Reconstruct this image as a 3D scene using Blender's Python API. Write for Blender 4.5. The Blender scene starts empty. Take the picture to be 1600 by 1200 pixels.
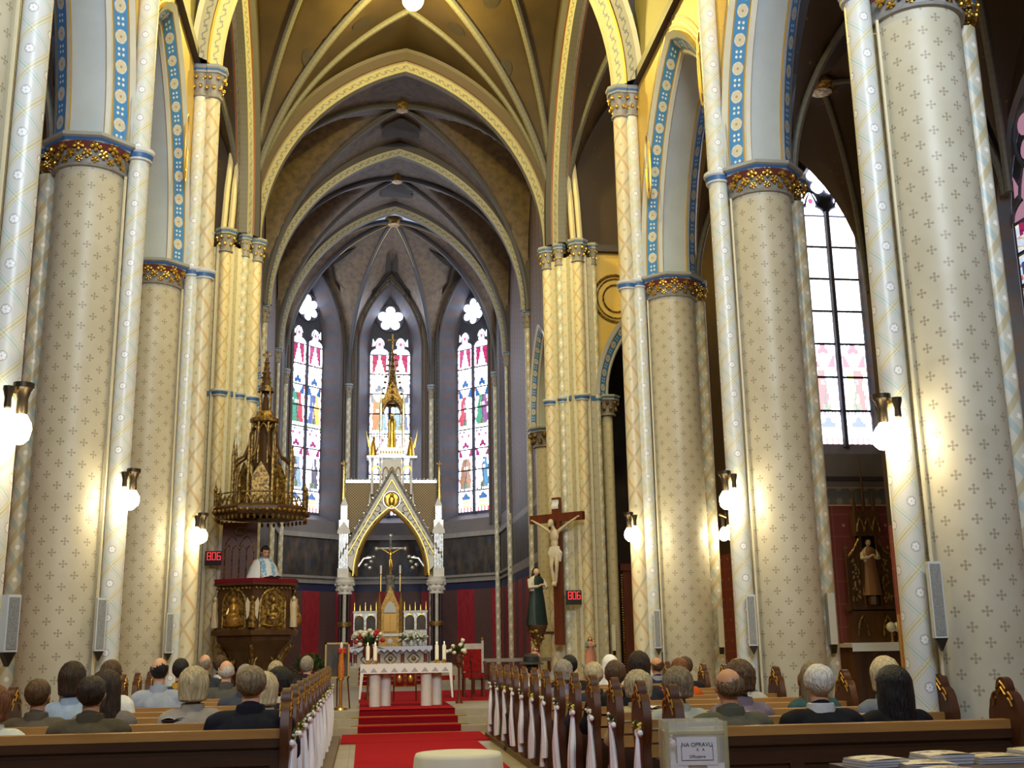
import bpy, bmesh, math, random
from math import sin, cos, pi, sqrt, atan2
from mathutils import Vector, Matrix
random.seed(7)
sc = bpy.context.scene
COL = sc.collection
R_ = math.radians

# ------------------------------------------------------------------ camera
def setup_camera():
    yaw, pit, rol = R_(7.614), R_(13.188), R_(0.959)
    f = Vector((sin(yaw)*cos(pit), cos(yaw)*cos(pit), sin(pit)))
    r0 = Vector((cos(yaw), -sin(yaw), 0))
    u0 = Vector((-sin(yaw)*sin(pit), -cos(yaw)*sin(pit), cos(pit)))
    r = r0*cos(rol) - u0*sin(rol)
    u = r0*sin(rol) + u0*cos(rol)
    cd = bpy.data.cameras.new('camera')
    cd.sensor_width = 36.0
    cd.lens = 1741.52/1600*36
    cd.clip_start = .05
    cd.clip_end = 300
    co = bpy.data.objects.new('camera', cd)
    m = Matrix(((r.x, u.x, -f.x, -.823), (r.y, u.y, -f.y, 0), (r.z, u.z, -f.z, 1.45), (0, 0, 0, 1)))
    co.matrix_world = m
    COL.objects.link(co)
    sc.camera = co
setup_camera()

# ------------------------------------------------------------------ world, daylight, exposure
world = bpy.data.worlds.new('world')
sc.world = world
world.use_nodes = True
world.node_tree.nodes['Background'].inputs[0].default_value = (.62, .74, 1, 1)
world.node_tree.nodes['Background'].inputs[1].default_value = .6
sc.view_settings.view_transform = 'Standard'
sc.view_settings.look = 'None'
sc.view_settings.gamma = 1
sc.view_settings.use_curve_mapping = False
sc.view_settings.exposure = 0.15
try:
    sc.cycles.use_denoising = True
    sc.cycles.max_bounces = 6
    sc.cycles.diffuse_bounces = 4
    sc.cycles.sample_clamp_indirect = 4.0
    sc.cycles.caustics_reflective = False
    sc.cycles.caustics_refractive = False
except Exception:
    pass

def area_light(name, loc, rot, sx, sy, watts, col):
    l = bpy.data.lights.new(name, 'AREA')
    l.shape = 'RECTANGLE'
    l.size, l.size_y, l.energy, l.color = sx, sy, watts, col
    o = bpy.data.objects.new(name, l)
    o.location = loc
    o.rotation_euler = rot
    COL.objects.link(o)
    return o
def point_light(name, loc, watts, col, rad=.05, parent=None):
    l = bpy.data.lights.new(name, 'POINT')
    l.energy, l.color, l.shadow_soft_size = watts, col, rad
    o = bpy.data.objects.new(name, l)
    o.location = loc
    COL.objects.link(o)
    if parent:
        o.parent = parent
    return o
DAY = (.80, .90, 1.0)
# daylight coming in through the great west window behind the camera
area_light('west_window_daylight', (0, -5.8, 9.4), (R_(90), 0, 0), 5.2, 7.0, 3700, DAY)

# ------------------------------------------------------------------ mesh builder
class MB:
    def __init__(s):
        s.v = []; s.f = []; s.uv = []; s.mi = []
        s.col = None
    def face(s, pts, m=0, uv=None):
        i = len(s.v)
        s.v += [tuple(p) for p in pts]
        s.f.append(tuple(range(i, i+len(pts))))
        s.uv.append(uv or [(p[0]+p[1], p[2]) for p in pts])
        s.mi.append(m)
    def idx(s, ids, m=0, uv=None):
        s.f.append(tuple(ids))
        s.uv.append(uv or [(s.v[i][0]+s.v[i][1], s.v[i][2]) for i in ids])
        s.mi.append(m)
    def box(s, x0, y0, z0, x1, y1, z1, m=0):
        s.obox(((x0+x1)/2, (y0+y1)/2, (z0+z1)/2), (abs(x1-x0), abs(y1-y0), abs(z1-z0)), None, m)
    def obox(s, c, d, rot=None, m=0):
        hx, hy, hz = d[0]/2, d[1]/2, d[2]/2
        P = []
        for sx, sy, sz in ((-1,-1,-1),(1,-1,-1),(1,1,-1),(-1,1,-1),(-1,-1,1),(1,-1,1),(1,1,1),(-1,1,1)):
            p = Vector((sx*hx, sy*hy, sz*hz))
            if rot: p = rot @ p
            P.append(tuple(p + Vector(c)))
        i = len(s.v); s.v += P
        for q, (a, b) in (((0,3,2,1),(d[0],d[1])), ((4,5,6,7),(d[0],d[1])), ((0,1,5,4),(d[0],d[2])), ((1,2,6,5),(d[1],d[2])), ((2,3,7,6),(d[0],d[2])), ((3,0,4,7),(d[1],d[2]))):
            s.f.append(tuple(i+k for k in q)); s.mi.append(m)
            s.uv.append([(0,0),(a,0),(a,b),(0,b)])
    def grid(s, fn, nu, nv, m=0, uvf=None, closeu=False):
        i0 = len(s.v)
        for j in range(nv+1):
            for i in range(nu+1):
                s.v.append(tuple(fn(i/nu, j/nv)))
        W = nu+1
        for j in range(nv):
            for i in range(nu):
                q = (i0+j*W+i, i0+j*W+i+1, i0+(j+1)*W+i+1, i0+(j+1)*W+i)
                s.f.append(q); s.mi.append(m)
                if uvf: s.uv.append([uvf(i/nu,j/nv), uvf((i+1)/nu,j/nv), uvf((i+1)/nu,(j+1)/nv), uvf(i/nu,(j+1)/nv)])
                else: s.uv.append([(s.v[k][0]+s.v[k][1], s.v[k][2]) for k in q])
    def lathe(s, prof, n=16, c=(0,0,0), m=0, a0=0, a1=2*pi, ms=None, sx=1, sy=1):
        # prof: (r, z) list; uv in metres
        L = [0]
        for k in range(1, len(prof)):
            L.append(L[-1]+math.hypot(prof[k][0]-prof[k-1][0], prof[k][1]-prof[k-1][1]))
        rm = max(p[0] for p in prof)
        i0 = len(s.v); W = n+1
        for k, (r, z) in enumerate(prof):
            for i in range(n+1):
                a = a0+(a1-a0)*i/n
                s.v.append((c[0]+r*cos(a)*sx, c[1]+r*sin(a)*sy, c[2]+z))
        for k in range(len(prof)-1):
            for i in range(n):
                q = (i0+k*W+i, i0+k*W+i+1, i0+(k+1)*W+i+1, i0+(k+1)*W+i)
                s.f.append(q); s.mi.append(ms[k] if ms else m)
                ua, ub = rm*(a0+(a1-a0)*i/n), rm*(a0+(a1-a0)*(i+1)/n)
                va, vb = prof[0][1]+L[k], prof[0][1]+L[k+1]
                s.uv.append([(ua,va),(ub,va),(ub,vb),(ua,vb)])
    def tube(s, path, r, n=8, m=0, caps=True):
        P = [Vector(p) for p in path]
        rs = r if isinstance(r, (list, tuple)) else [r]*len(P)
        T = []
        for k in range(len(P)):
            a = P[max(0,k-1)]; b = P[min(len(P)-1,k+1)]
            t = b-a
            T.append(t.normalized() if t.length > 1e-9 else Vector((0,0,1)))
        ref = Vector((0,0,1)) if abs(T[0].z) < .9 else Vector((1,0,0))
        N = (ref - T[0]*ref.dot(T[0])).normalized()
        i0 = len(s.v); L = 0; Ls = []
        for k in range(len(P)):
            if k:
                L += (P[k]-P[k-1]).length
                N = N - T[k]*N.dot(T[k])
                N = N.normalized() if N.length > 1e-6 else Vector((1,0,0))
            Bn = T[k].cross(N)
            Ls.append(L)
            for i in range(n):
                a = 2*pi*i/n
                s.v.append(tuple(P[k] + (N*cos(a)+Bn*sin(a))*rs[k]))
        rm = max(rs)
        for k in range(len(P)-1):
            for i in range(n):
                q = (i0+k*n+i, i0+k*n+(i+1)%n, i0+(k+1)*n+(i+1)%n, i0+(k+1)*n+i)
                s.f.append(q); s.mi.append(m)
                ua, ub = rm*2*pi*i/n, rm*2*pi*(i+1)/n
                s.uv.append([(ua,Ls[k]),(ub,Ls[k]),(ub,Ls[k+1]),(ua,Ls[k+1])])
        if caps:
            for b in (0, len(P)-1):
                ids = [i0+b*n+i for i in range(n)]
                if b == 0: ids.reverse()
                s.f.append(tuple(ids)); s.mi.append(m); s.uv.append([(0,0)]*n)
    def sweep(s, path, prof, side, ms=None, m=0, closed=False, flip=False):
        # path in a plane with normal `side`; prof (a along side, b along in-plane normal)
        P = [Vector(p) for p in path]; S = Vector(side).normalized()
        n = len(prof); i0 = len(s.v); L = 0; Ls = []
        pl = [0]
        for k in range(1, n): pl.append(pl[-1]+math.hypot(prof[k][0]-prof[k-1][0], prof[k][1]-prof[k-1][1]))
        for k in range(len(P)):
            a = P[max(0,k-1)]; b = P[min(len(P)-1,k+1)]
            T = (b-a).normalized(); Nn = S.cross(T)
            if flip: Nn = -Nn
            if k: L += (P[k]-P[k-1]).length
            Ls.append(L)
            for (pa, pb) in prof: s.v.append(tuple(P[k]+S*pa+Nn*pb))
        for k in range(len(P)-1):
            for i in range(n-1):
                q = (i0+k*n+i, i0+k*n+i+1, i0+(k+1)*n+i+1, i0+(k+1)*n+i)
                s.f.append(q); s.mi.append(ms[i] if ms else m)
                s.uv.append([(pl[i],Ls[k]),(pl[i+1],Ls[k]),(pl[i+1],Ls[k+1]),(pl[i],Ls[k+1])])
    def prism(s, pts, mp, thick, m=0, mside=None):
        # pts 2D polygon; mp maps (a,b)->3D ; thick: vector
        A = [Vector(mp(a, b)) for a, b in pts]; t = Vector(thick); n = len(A)
        i0 = len(s.v)
        s.v += [tuple(p) for p in A] + [tuple(p+t) for p in A]
        s.f.append(tuple(range(i0, i0+n))); s.mi.append(m); s.uv.append(list(pts))
        s.f.append(tuple(range(i0+2*n-1, i0+n-1, -1))); s.mi.append(m); s.uv.append(list(reversed(pts)))
        for i in range(n):
            j = (i+1) % n
            s.f.append((i0+j, i0+i, i0+n+i, i0+n+j)); s.mi.append(m if mside is None else mside)
            e = (A[j]-A[i]).length
            s.uv.append([(e,0),(0,0),(0,t.length),(e,t.length)])
    def ell(s, c, r, nu=10, nv=7, m=0, rot=None):
        i0 = len(s.v)
        C = Vector(c)
        for j in range(nv+1):
            ph = -pi/2+pi*j/nv
            for i in range(nu):
                a = 2*pi*i/nu
                p = Vector((r[0]*cos(ph)*cos(a), r[1]*cos(ph)*sin(a), r[2]*sin(ph)))
                if rot: p = rot @ p
                s.v.append(tuple(C+p))
        for j in range(nv):
            for i in range(nu):
                q = (i0+j*nu+i, i0+j*nu+(i+1)%nu, i0+(j+1)*nu+(i+1)%nu, i0+(j+1)*nu+i)
                s.f.append(q); s.mi.append(m); s.uv.append([(0,0),(.1,0),(.1,.1),(0,.1)])
    def shift(s, d):
        s.v = [(p[0]+d[0], p[1]+d[1], p[2]+d[2]) for p in s.v]; return s
    def mesh(s, name, mats, smooth=True, ang=38):
        me = bpy.data.meshes.new(name)
        me.from_pydata(s.v, [], s.f)
        ul = me.uv_layers.new(name='UVMap')
        flat = [c for fu in s.uv for p in fu for c in p]
        ul.data.foreach_set('uv', flat)
        me.polygons.foreach_set('material_index', s.mi)
        for mt in (mats if isinstance(mats, (list, tuple)) else [mats]): me.materials.append(mt)
        if s.col:
            at = me.color_attributes.new('Col', 'FLOAT_COLOR', 'CORNER')
            data = []
            for fi, fc in enumerate(s.f):
                c = s.col[fi]
                for _ in fc: data += [c[0], c[1], c[2], 1]
            at.data.foreach_set('color', data)
        if smooth:
            me.polygons.foreach_set('use_smooth', [True]*len(me.polygons))
            try: me.set_sharp_from_angle(angle=R_(ang))
            except Exception: pass
        me.update()
        return me
    def build(s, name, mats, parent=None, smooth=True, world=False, ang=38, weld=False):
        if world and parent is not None:
            l = parent_loc(parent); s.shift((-l[0], -l[1], -l[2]))
        me = s.mesh(name, mats, smooth, ang)
        if weld:
            bm = bmesh.new(); bm.from_mesh(me); bmesh.ops.remove_doubles(bm, verts=bm.verts, dist=1e-5); bm.to_mesh(me); bm.free()
        o = bpy.data.objects.new(name, me)
        COL.objects.link(o)
        if parent is not None: o.parent = parent
        return o
def parent_loc(p):
    l = Vector(p.location)
    while p.parent:
        p = p.parent; l += Vector(p.location)
    return l
def tag(o, label=None, cat=None, group=None, kind=None):
    if label: o['label'] = label
    if cat: o['category'] = cat
    if group: o['group'] = group
    if kind: o['kind'] = kind
    return o
def thing(name, label, cat, loc=(0,0,0), rz=0, group=None, kind=None):
    o = bpy.data.objects.new(name, None)
    o.empty_display_size = .1
    o.location = loc; o.rotation_euler = (0, 0, rz)
    COL.objects.link(o)
    return tag(o, label, cat, group, kind)
def inst(name, me, parent=None, loc=(0,0,0), rot=(0,0,0), scale=None):
    o = bpy.data.objects.new(name, me)
    o.location = loc; o.rotation_euler = rot
    if scale: o.scale = scale if isinstance(scale, (tuple, list)) else (scale,)*3
    COL.objects.link(o)
    if parent is not None: o.parent = parent
    return o
def copy_tree(o, parent=None):
    c = o.copy(); COL.objects.link(c); c.parent = parent
    for ch in list(o.children): copy_tree(ch, c)
    return c
def struct(name, mb, mats, smooth=True, parent=None, ang=38):
    o = mb.build(name, mats, parent, smooth, ang=ang)
    if parent is None: o['kind'] = 'structure'
    return o

# ------------------------------------------------------------------ node materials
class X:
    def __init__(s, b, k): s.b, s.k = b, k
    def __add__(s, o): return s.b.m('ADD', s, o)
    __radd__ = __add__
    def __sub__(s, o): return s.b.m('SUBTRACT', s, o)
    def __rsub__(s, o): return s.b.m('SUBTRACT', o, s)
    def __mul__(s, o): return s.b.m('MULTIPLY', s, o)
    __rmul__ = __mul__
    def __truediv__(s, o): return s.b.m('DIVIDE', s, o)
    def lt(s, o): return s.b.m('LESS_THAN', s, o)
    def gt(s, o): return s.b.m('GREATER_THAN', s, o)
    def mx(s, o): return s.b.m('MAXIMUM', s, o)
    def mn(s, o): return s.b.m('MINIMUM', s, o)
    def fr(s): return s.b.m('FRACT', s)
    def fl(s): return s.b.m('FLOOR', s)
    def ab(s): return s.b.m('ABSOLUTE', s)
    def sq(s): return s.b.m('SQRT', s)
    def sn(s): return s.b.m('SINE', s)
class B:
    def __init__(s, nt):
        s.nt = nt
        tc = nt.nodes.new('ShaderNodeTexCoord'); s.tc = tc
        sp = nt.nodes.new('ShaderNodeSeparateXYZ'); nt.links.new(tc.outputs['UV'], sp.inputs[0])
        s.u, s.v = X(s, sp.outputs[0]), X(s, sp.outputs[1])
    def put(s, sock, val):
        if isinstance(val, X): val = val.k
        if hasattr(val, 'is_output'): s.nt.links.new(val, sock)
        else: sock.default_value = val
    def m(s, op, *a):
        n = s.nt.nodes.new('ShaderNodeMath'); n.operation = op
        for i, v in enumerate(a): s.put(n.inputs[i], v)
        return X(s, n.outputs[0])
    def mix(s, f, a, b):
        n = s.nt.nodes.new('ShaderNodeMix'); n.data_type = 'RGBA'
        s.put(n.inputs[0], f)
        for i, v in ((6, a), (7, b)):
            if isinstance(v, (tuple, list)): v = (v[0], v[1], v[2], 1)
            s.put(n.inputs[i], v)
        return X(s, n.outputs[2])
    def noise(s, scale, detail=3, rough=.55, coord='Object', stretch=None):
        n = s.nt.nodes.new('ShaderNodeTexNoise')
        n.inputs['Scale'].default_value = scale; n.inputs['Detail'].default_value = detail; n.inputs['Roughness'].default_value = rough
        src = s.tc.outputs[coord]
        if stretch:
            mp = s.nt.nodes.new('ShaderNodeMapping'); mp.inputs['Scale'].default_value = stretch
            s.nt.links.new(src, mp.inputs[0]); src = mp.outputs[0]
        s.nt.links.new(src, n.inputs['Vector'])
        return X(s, n.outputs[0])
    def voro(s, scale, coord='Object', out=0):
        n = s.nt.nodes.new('ShaderNodeTexVoronoi'); n.inputs['Scale'].default_value = scale
        s.nt.links.new(s.tc.outputs[coord], n.inputs['Vector'])
        return X(s, n.outputs[out])
    def ramp(s, x, a, b):
        n = s.nt.nodes.new('ShaderNodeMapRange'); n.clamp = True
        s.put(n.inputs[0], x); n.inputs[1].default_value = a; n.inputs[2].default_value = b
        return X(s, n.outputs[0])
def lin(r, g, b):
    f = lambda c: (c/255/12.92) if c/255 <= .04045 else ((c/255+.055)/1.055)**2.4
    return (f(r), f(g), f(b))
def mat(name, col, rough=.6, metal=0, spec=.4, bump=None, bstr=.3, emit=None, estr=0, vary=None, trans=0, alpha=1, rfn=None):
    M = bpy.data.materials.new(name); M.use_nodes = True
    nt = M.node_tree; bs = nt.nodes['Principled BSDF']; b = B(nt)
    if callable(col): c = col(b)
    else: c = (col[0], col[1], col[2], 1)
    if vary:
        f = b.noise(vary[0], 4)
        dark = vary[1]
        hs = nt.nodes.new('ShaderNodeMix'); hs.data_type = 'RGBA'; hs.blend_type = 'MULTIPLY'
        hs.inputs[0].default_value = 1
        b.put(hs.inputs[6], c)
        cc = b.mix(b.ramp(f, .3, .7), (1-dark, 1-dark, 1-dark), (1+dark*.4, 1+dark*.4, 1+dark*.4))
        b.put(hs.inputs[7], cc)
        c = X(b, hs.outputs[2])
    b.put(bs.inputs['Base Color'], c)
    bs.inputs['Roughness'].default_value = rough
    bs.inputs['Metallic'].default_value = metal
    bs.inputs['Specular IOR Level'].default_value = spec
    bs.inputs['Transmission Weight'].default_value = trans
    bs.inputs['Alpha'].default_value = alpha
    if rfn: b.put(bs.inputs['Roughness'], rfn(b))
    if emit is not None:
        e = emit(b) if callable(emit) else (emit[0], emit[1], emit[2], 1)
        b.put(bs.inputs['Emission Color'], e); bs.inputs['Emission Strength'].default_value = estr
    if bump:
        bn = nt.nodes.new('ShaderNodeBump'); bn.inputs['Strength'].default_value = bstr; bn.inputs['Distance'].default_value = .02
        b.put(bn.inputs['Height'], bump(b)); nt.links.new(bn.outputs[0], bs.inputs['Normal'])
    return M

def cross_mask(b, u, v, pu, pv, s):
    def one(ou, ov):
        fu = ((u/pu+ou).fr()-.5).ab()*pu
        fv = ((v/pv+ov).fr()-.5).ab()*pv
        a, c = fu.mx(fv), fu.mn(fv)
        stem = c.lt(.12*s)*a.lt(.95*s)
        d = (a-.7*s)
        lobe = (d*d+c*c).lt((.28*s)**2)
        return stem.mx(lobe)
    return one(0, 0).mx(one(.5, .5))
def lattice_masks(b, u, v, L, P, w, rf):
    a, c = u/L+v/P, u/L-v/P
    fa, fc = a.fr(), c.fr()
    l1 = (.5-(fa-.5).ab()).lt(w); l2 = (.5-(fc-.5).ab()).lt(w)
    t1 = ((.5-(fa-.5).ab())-w*.55).ab().lt(w*.16); t2 = ((.5-(fc-.5).ab())-w*.55).ab().lt(w*.16)
    p, q = fa-.5, fc-.5
    du, dv = (p+q)*(L/2), (p-q)*(P/2)
    r = (du*du+dv*dv).sq()
    th = b.m('ARCTAN2', dv, du)
    pet = (th*6).sn()*.22+.8
    fl = r.lt(pet*rf)
    ring = (r-rf*1.12).ab().lt(rf*.1)*1.0
    core = r.lt(rf*.25)
    return l1, l2, t1, t2, fl, ring, core
# ------------------------------------------------------------------ material library
def _core(b):
    m = cross_mask(b, b.u, b.v, .24, .235, .043)
    n = b.noise(2.0, 3)
    base = b.mix(b.ramp(n, .35, .65), lin(192, 184, 160), lin(202, 195, 174))
    return b.mix(m*.7, base, lin(140, 124, 104))
def _core_small(b):
    m = cross_mask(b, b.u, b.v, .22, .26, .035)
    return b.mix(m*.6, lin(204, 197, 172), lin(150, 128, 105))
def _latb(b):
    l1, l2, t1, t2, fl, ring, core = lattice_masks(b, b.u, b.v, .361, .36, .10, .034)
    c = b.mix(l1*.75, lin(214, 213, 206), lin(178, 198, 202))
    c = b.mix(l2*.75, c, lin(198, 190, 155))
    c = b.mix(t1.mx(t2)*.7, c, lin(240, 232, 190))
    c = b.mix(ring*.6, c, lin(120, 118, 110))
    c = b.mix(fl, c, lin(246, 244, 246))
    return b.mix(core*.5, c, lin(150, 150, 150))
def _lato(b):
    l1, l2, t1, t2, fl, ring, core = lattice_masks(b, b.u, b.v, .345, .50, .075, .03)
    c = b.mix(l1*.75, lin(218, 206, 170), lin(198, 150, 92))
    c = b.mix(l2*.75, c, lin(168, 152, 128))
    c = b.mix(t1.mx(t2)*.5, c, lin(236, 222, 170))
    return b.mix(fl*.55, c, lin(165, 140, 112))
def _lats(b):
    l1, l2, t1, t2, fl, ring, core = lattice_masks(b, b.u, b.v, .25, .34, .14, .03)
    c = b.mix(l1*.7, lin(212, 206, 186), lin(165, 185, 182))
    c = b.mix(l2*.7, c, lin(186, 165, 112))
    return b.mix(fl, c, lin(248, 246, 240))
def _blueband(b):
    # rosettes and dot groups along a blue band (v runs along the arch)
    P = .33
    fv = ((b.v/P).fr()-.5)*P
    du = b.u-.09
    r = (du*du+fv*fv).sq()
    th = b.m('ARCTAN2', fv, du)
    fl = r.lt(((th*6).sn()*.12+.95)*.074)
    edge = (r-.070).ab().lt(.008)
    fv2 = ((b.v/P+.5).fr()-.5)*P
    a2 = fv2.ab(); d2 = du.ab()
    dots = ((a2-.03)*(a2-.03)+(d2-.03)*(d2-.03)).lt(.0003)
    c = b.mix(dots, lin(74, 138, 198), lin(225, 228, 225))
    c = b.mix(fl, c, lin(206, 200, 182))
    c = b.mix(edge*.7, c, lin(226, 220, 200))
    return b.mix(r.lt(.016), c, lin(168, 150, 112))
def _vinebnd(b, base, ink, w=.2, P=.22):
    fv = ((b.v/P).fr()-.5)*P
    wv = (b.v*(2*pi/P)).sn()*.035
    d = (b.u-w/2-wv).ab()
    m = d.lt(.012)
    d2 = (b.u-w/2+wv).ab()
    lf = ((d2*d2+fv*fv).sq()).lt(.028)
    return b.mix(m.mx(lf)*.75, base, ink)
M = {}
M['core'] = mat('cream_plaster_crosses', _core, .42, spec=.45)
M['core_small'] = mat('cream_plaster_small_crosses', _core_small, .5)
M['lat_blue'] = mat('shaft_paint_blue_lattice', _latb, .35, spec=.5)
M['lat_orange'] = mat('shaft_paint_ochre_lattice', _lato, .4, spec=.5)
M['lat_small'] = mat('shaft_paint_small_lattice', _lats, .35, spec=.5)
M['white'] = mat('arch_paint_white', lin(205, 207, 205), .42, vary=(3, .08))
M['palegrey'] = mat('arch_paint_pale_blue_grey', lin(186, 194, 198), .45, vary=(3, .08))
M['cream'] = mat('plain_cream_paint', lin(210, 198, 165), .5, vary=(3, .1))
M['goldline'] = mat('gilt_line', lin(205, 170, 90), .35, .55)
M['abgrey'] = mat('abacus_grey', lin(156, 156, 152), .5)
M['blue'] = mat('cobalt_blue_paint', lin(58, 100, 152), .45)
M['blueband'] = mat('blue_band_with_rosettes', _blueband, .45)
M['goldband'] = mat('cream_band_with_blue_vine', lambda b: _vinebnd(b, lin(222, 206, 150), lin(120, 135, 150)), .45)
M['archband'] = mat('stone_band_with_blue_vine', lambda b: _vinebnd(b, lin(140, 132, 106), lin(70, 78, 94)), .5)
M['greyband'] = mat('grey_blue_vine_band', lambda b: _vinebnd(b, lin(165, 160, 140), lin(88, 98, 112)), .5)
M['redbrown'] = mat('red_brown_paint', lin(128, 78, 46), .55, vary=(4, .15))
M['gilt'] = mat('gilded_leaf', lin(214, 172, 78), .28, .85)
M['capital'] = mat('capital_grey_stone', lin(150, 146, 140), .5, vary=(12, .3))
M['capred'] = mat('capital_dark_red', lin(110, 52, 50), .5)
M['rib'] = mat('vault_rib_paint', lambda b: b.mix(((b.v*9).fr()).lt(.5)*.25, lin(100, 96, 86), lin(78, 80, 86)), .5)
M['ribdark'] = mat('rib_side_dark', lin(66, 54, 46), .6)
M['ribblue'] = mat('rib_slate_paint', lin(82, 80, 84), .5)
def _web(b):
    v1 = b.voro(13)
    n = b.noise(.9, 4)
    c = b.mix(b.ramp(n, .35, .7), lin(54, 42, 26), lin(70, 55, 33))
    return b.mix(b.ramp(v1, .25, .05)*.5, c, lin(36, 29, 22))
M['web'] = mat('vault_web_ochre_mosaic', _web, .55)
M['medallion'] = mat('vault_medallion_dark', lin(52, 44, 36), .6, vary=(20, .3))
def _web2(b):
    n = b.noise(6, 5); v1 = b.voro(7)
    c = b.mix(b.ramp(n, .4, .65), lin(124, 106, 86), lin(98, 86, 76))
    return b.mix(b.ramp(v1, .2, .04)*.5, c, lin(76, 72, 74))
M['web2'] = mat('chancel_web_painted', _web2, .6)
M['webdark'] = mat('aisle_vault_dark_paint', lambda b: b.mix(b.ramp(b.voro(5), .12, .04)*.7, lin(62, 46, 33), lin(120, 92, 45)), .6)
def _spandrel(b):
    v1 = b.voro(6.5, out=0); n = b.noise(3, 3)
    w = (v1*9).fr()
    c = b.mix(w.lt(.28)*.55, lin(224, 190, 92), lin(178, 136, 56))
    return b.mix(b.ramp(n, .4, .7)*.25, c, lin(234, 204, 120))
M['spandrel'] = mat('spandrel_gold_arabesque', _spandrel, .45, 0)
M['clere'] = mat('clerestory_green_gold', lambda b: b.mix(b.ramp(b.voro(9), .2, .05)*.5, lin(150, 140, 84), lin(110, 100, 60)), .55)
M['course'] = mat('string_course_dark', lin(58, 48, 52), .5)
M['pink'] = mat('pink_edge_paint', lin(196, 150, 112), .5)
def _apsewall(b):
    P = .56
    f = (b.u/P).fr()
    pn = b.noise(11, 3)
    c = b.mix(f.gt(.30)*f.lt(.55), lin(134, 110, 102), lin(112, 116, 132))
    dv = ((b.v/.16).fr()-.5).ab()*.16; du = (f-.425)*P
    dots = (dv*dv+du*du).lt(.0006)
    c = b.mix(dots, c, lin(176, 164, 140))
    c = b.mix(f.gt(.56)*f.lt(.68), c, lin(104, 56, 52))
    c = b.mix(f.gt(.70)*f.lt(.73), c, lin(160, 136, 96))
    c = b.mix(f.gt(.92), c, lin(84, 68, 66))
    return b.mix(b.ramp(pn, .4, .7)*.35, c, lin(96, 86, 86))
M['apsewall'] = mat('apse_wall_striped_paint', _apsewall, .6)
M['reveal'] = mat('window_reveal_blue_grey', lambda b: b.mix(((b.v/.5).fr()).lt(.5)*.5, lin(92, 92, 104), lin(108, 88, 82)), .6, vary=(4, .15))
def _curtain(b):
    f = (b.u/1.5+.25).fr()
    n = b.noise(9, 4, stretch=(1, 1, .5)); v1 = b.voro(9)
    red = b.mix(b.ramp(n, .35, .7), lin(164, 40, 50), lin(134, 30, 40))
    dk = b.mix(b.ramp(v1, .25, .08), lin(88, 62, 60), lin(60, 44, 44))
    return b.mix(f.lt(.5), dk, red)
M['curtain'] = mat('dado_red_curtain_paint', _curtain, .6)
M['deepblue'] = mat('dado_deep_blue', lin(40, 44, 78), .5)
def _painting(b):
    n = b.noise(1.7, 4, stretch=(2.2, 2.2, 1)); n2 = b.noise(3.1, 3, stretch=(2, 2, 1.2))
    c = b.mix(b.ramp(n, .4, .62), lin(52, 46, 44), lin(84, 74, 62))
    c = b.mix(b.ramp(n2, .58, .66)*.8, c, lin(60, 76, 100))
    return b.mix(b.ramp(n, .64, .7)*.8, c, lin(120, 84, 62))
M['painting'] = mat('wall_painting_dark_figures', _painting, .5)
M['ledge'] = mat('stone_ledge', lin(150, 144, 138), .5, vary=(5, .15))
M['greywall'] = mat('grey_wall_paint', lin(118, 112, 112), .6, vary=(2, .15))
def _aislewall(b):
    # red dado with stencilled squares low, grey above
    fu = ((b.u/.42).fr()-.5).ab(); fv = ((b.v/.42).fr()-.5).ab()
    dot = (fu*fu+fv*fv).lt(.0045)
    ln = fu.gt(.47).mx(fv.gt(.47))
    c = b.mix(ln*.3, lin(122, 58, 52), lin(165, 110, 84))
    return b.mix(dot*.7, c, lin(190, 160, 120))
M['reddado'] = mat('transept_red_stencilled_dado', _aislewall, .6)
M['greyfrieze'] = mat('grey_frieze_stencil', lambda b: b.mix((((b.u/.26).fr()-.5).ab()*((b.u/.26).fr()-.5).ab()+((b.v/.26).fr()-.5).ab()*((b.v/.26).fr()-.5).ab()).lt(.06)*.5, lin(96, 96, 96), lin(150, 146, 128)), .6)
M['tracery'] = mat('window_tracery_stone', lin(70, 70, 84), .6, vary=(6, .15))
M['lead'] = mat('window_saddle_bar', lin(28, 28, 40), .5)
def glassmat():
    Mx = bpy.data.materials.new('stained_glass_lit'); Mx.use_nodes = True
    nt = Mx.node_tree
    for n in list(nt.nodes): nt.nodes.remove(n)
    at = nt.nodes.new('ShaderNodeAttribute'); at.attribute_name = 'Col'
    em = nt.nodes.new('ShaderNodeEmission'); em.inputs[1].default_value = 1.25
    gl = nt.nodes.new('ShaderNodeBsdfGlossy'); gl.inputs['Roughness'].default_value = .2; gl.inputs['Color'].default_value = (.04, .04, .05, 1)
    ad = nt.nodes.new('ShaderNodeAddShader'); ou = nt.nodes.new('ShaderNodeOutputMaterial')
    nt.links.new(at.outputs['Color'], em.inputs[0]); nt.links.new(em.outputs[0], ad.inputs[0]); nt.links.new(gl.outputs[0], ad.inputs[1]); nt.links.new(ad.outputs[0], ou.inputs[0])
    return Mx
M['glass'] = glassmat()
def _floor(b):
    fu = ((b.u/.5).fr()-.5).ab(); fv = ((b.v/.5).fr()-.5).ab()
    n = b.noise(1.2, 4)
    c = b.mix(b.ramp(n, .35, .65), lin(158, 148, 118), lin(176, 166, 138))
    return b.mix(fu.gt(.485).mx(fv.gt(.485))*.5, c, lin(112, 104, 86))
M['floor'] = mat('stone_floor_slabs', _floor, .35)
M['stepstone'] = mat('step_stone', lin(168, 158, 136), .45, vary=(3, .15))
def _carpet(b):
    n = b.noise(60, 2)
    return b.mix(b.ramp(n, .3, .7), lin(158, 22, 36), lin(180, 32, 42))
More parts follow.
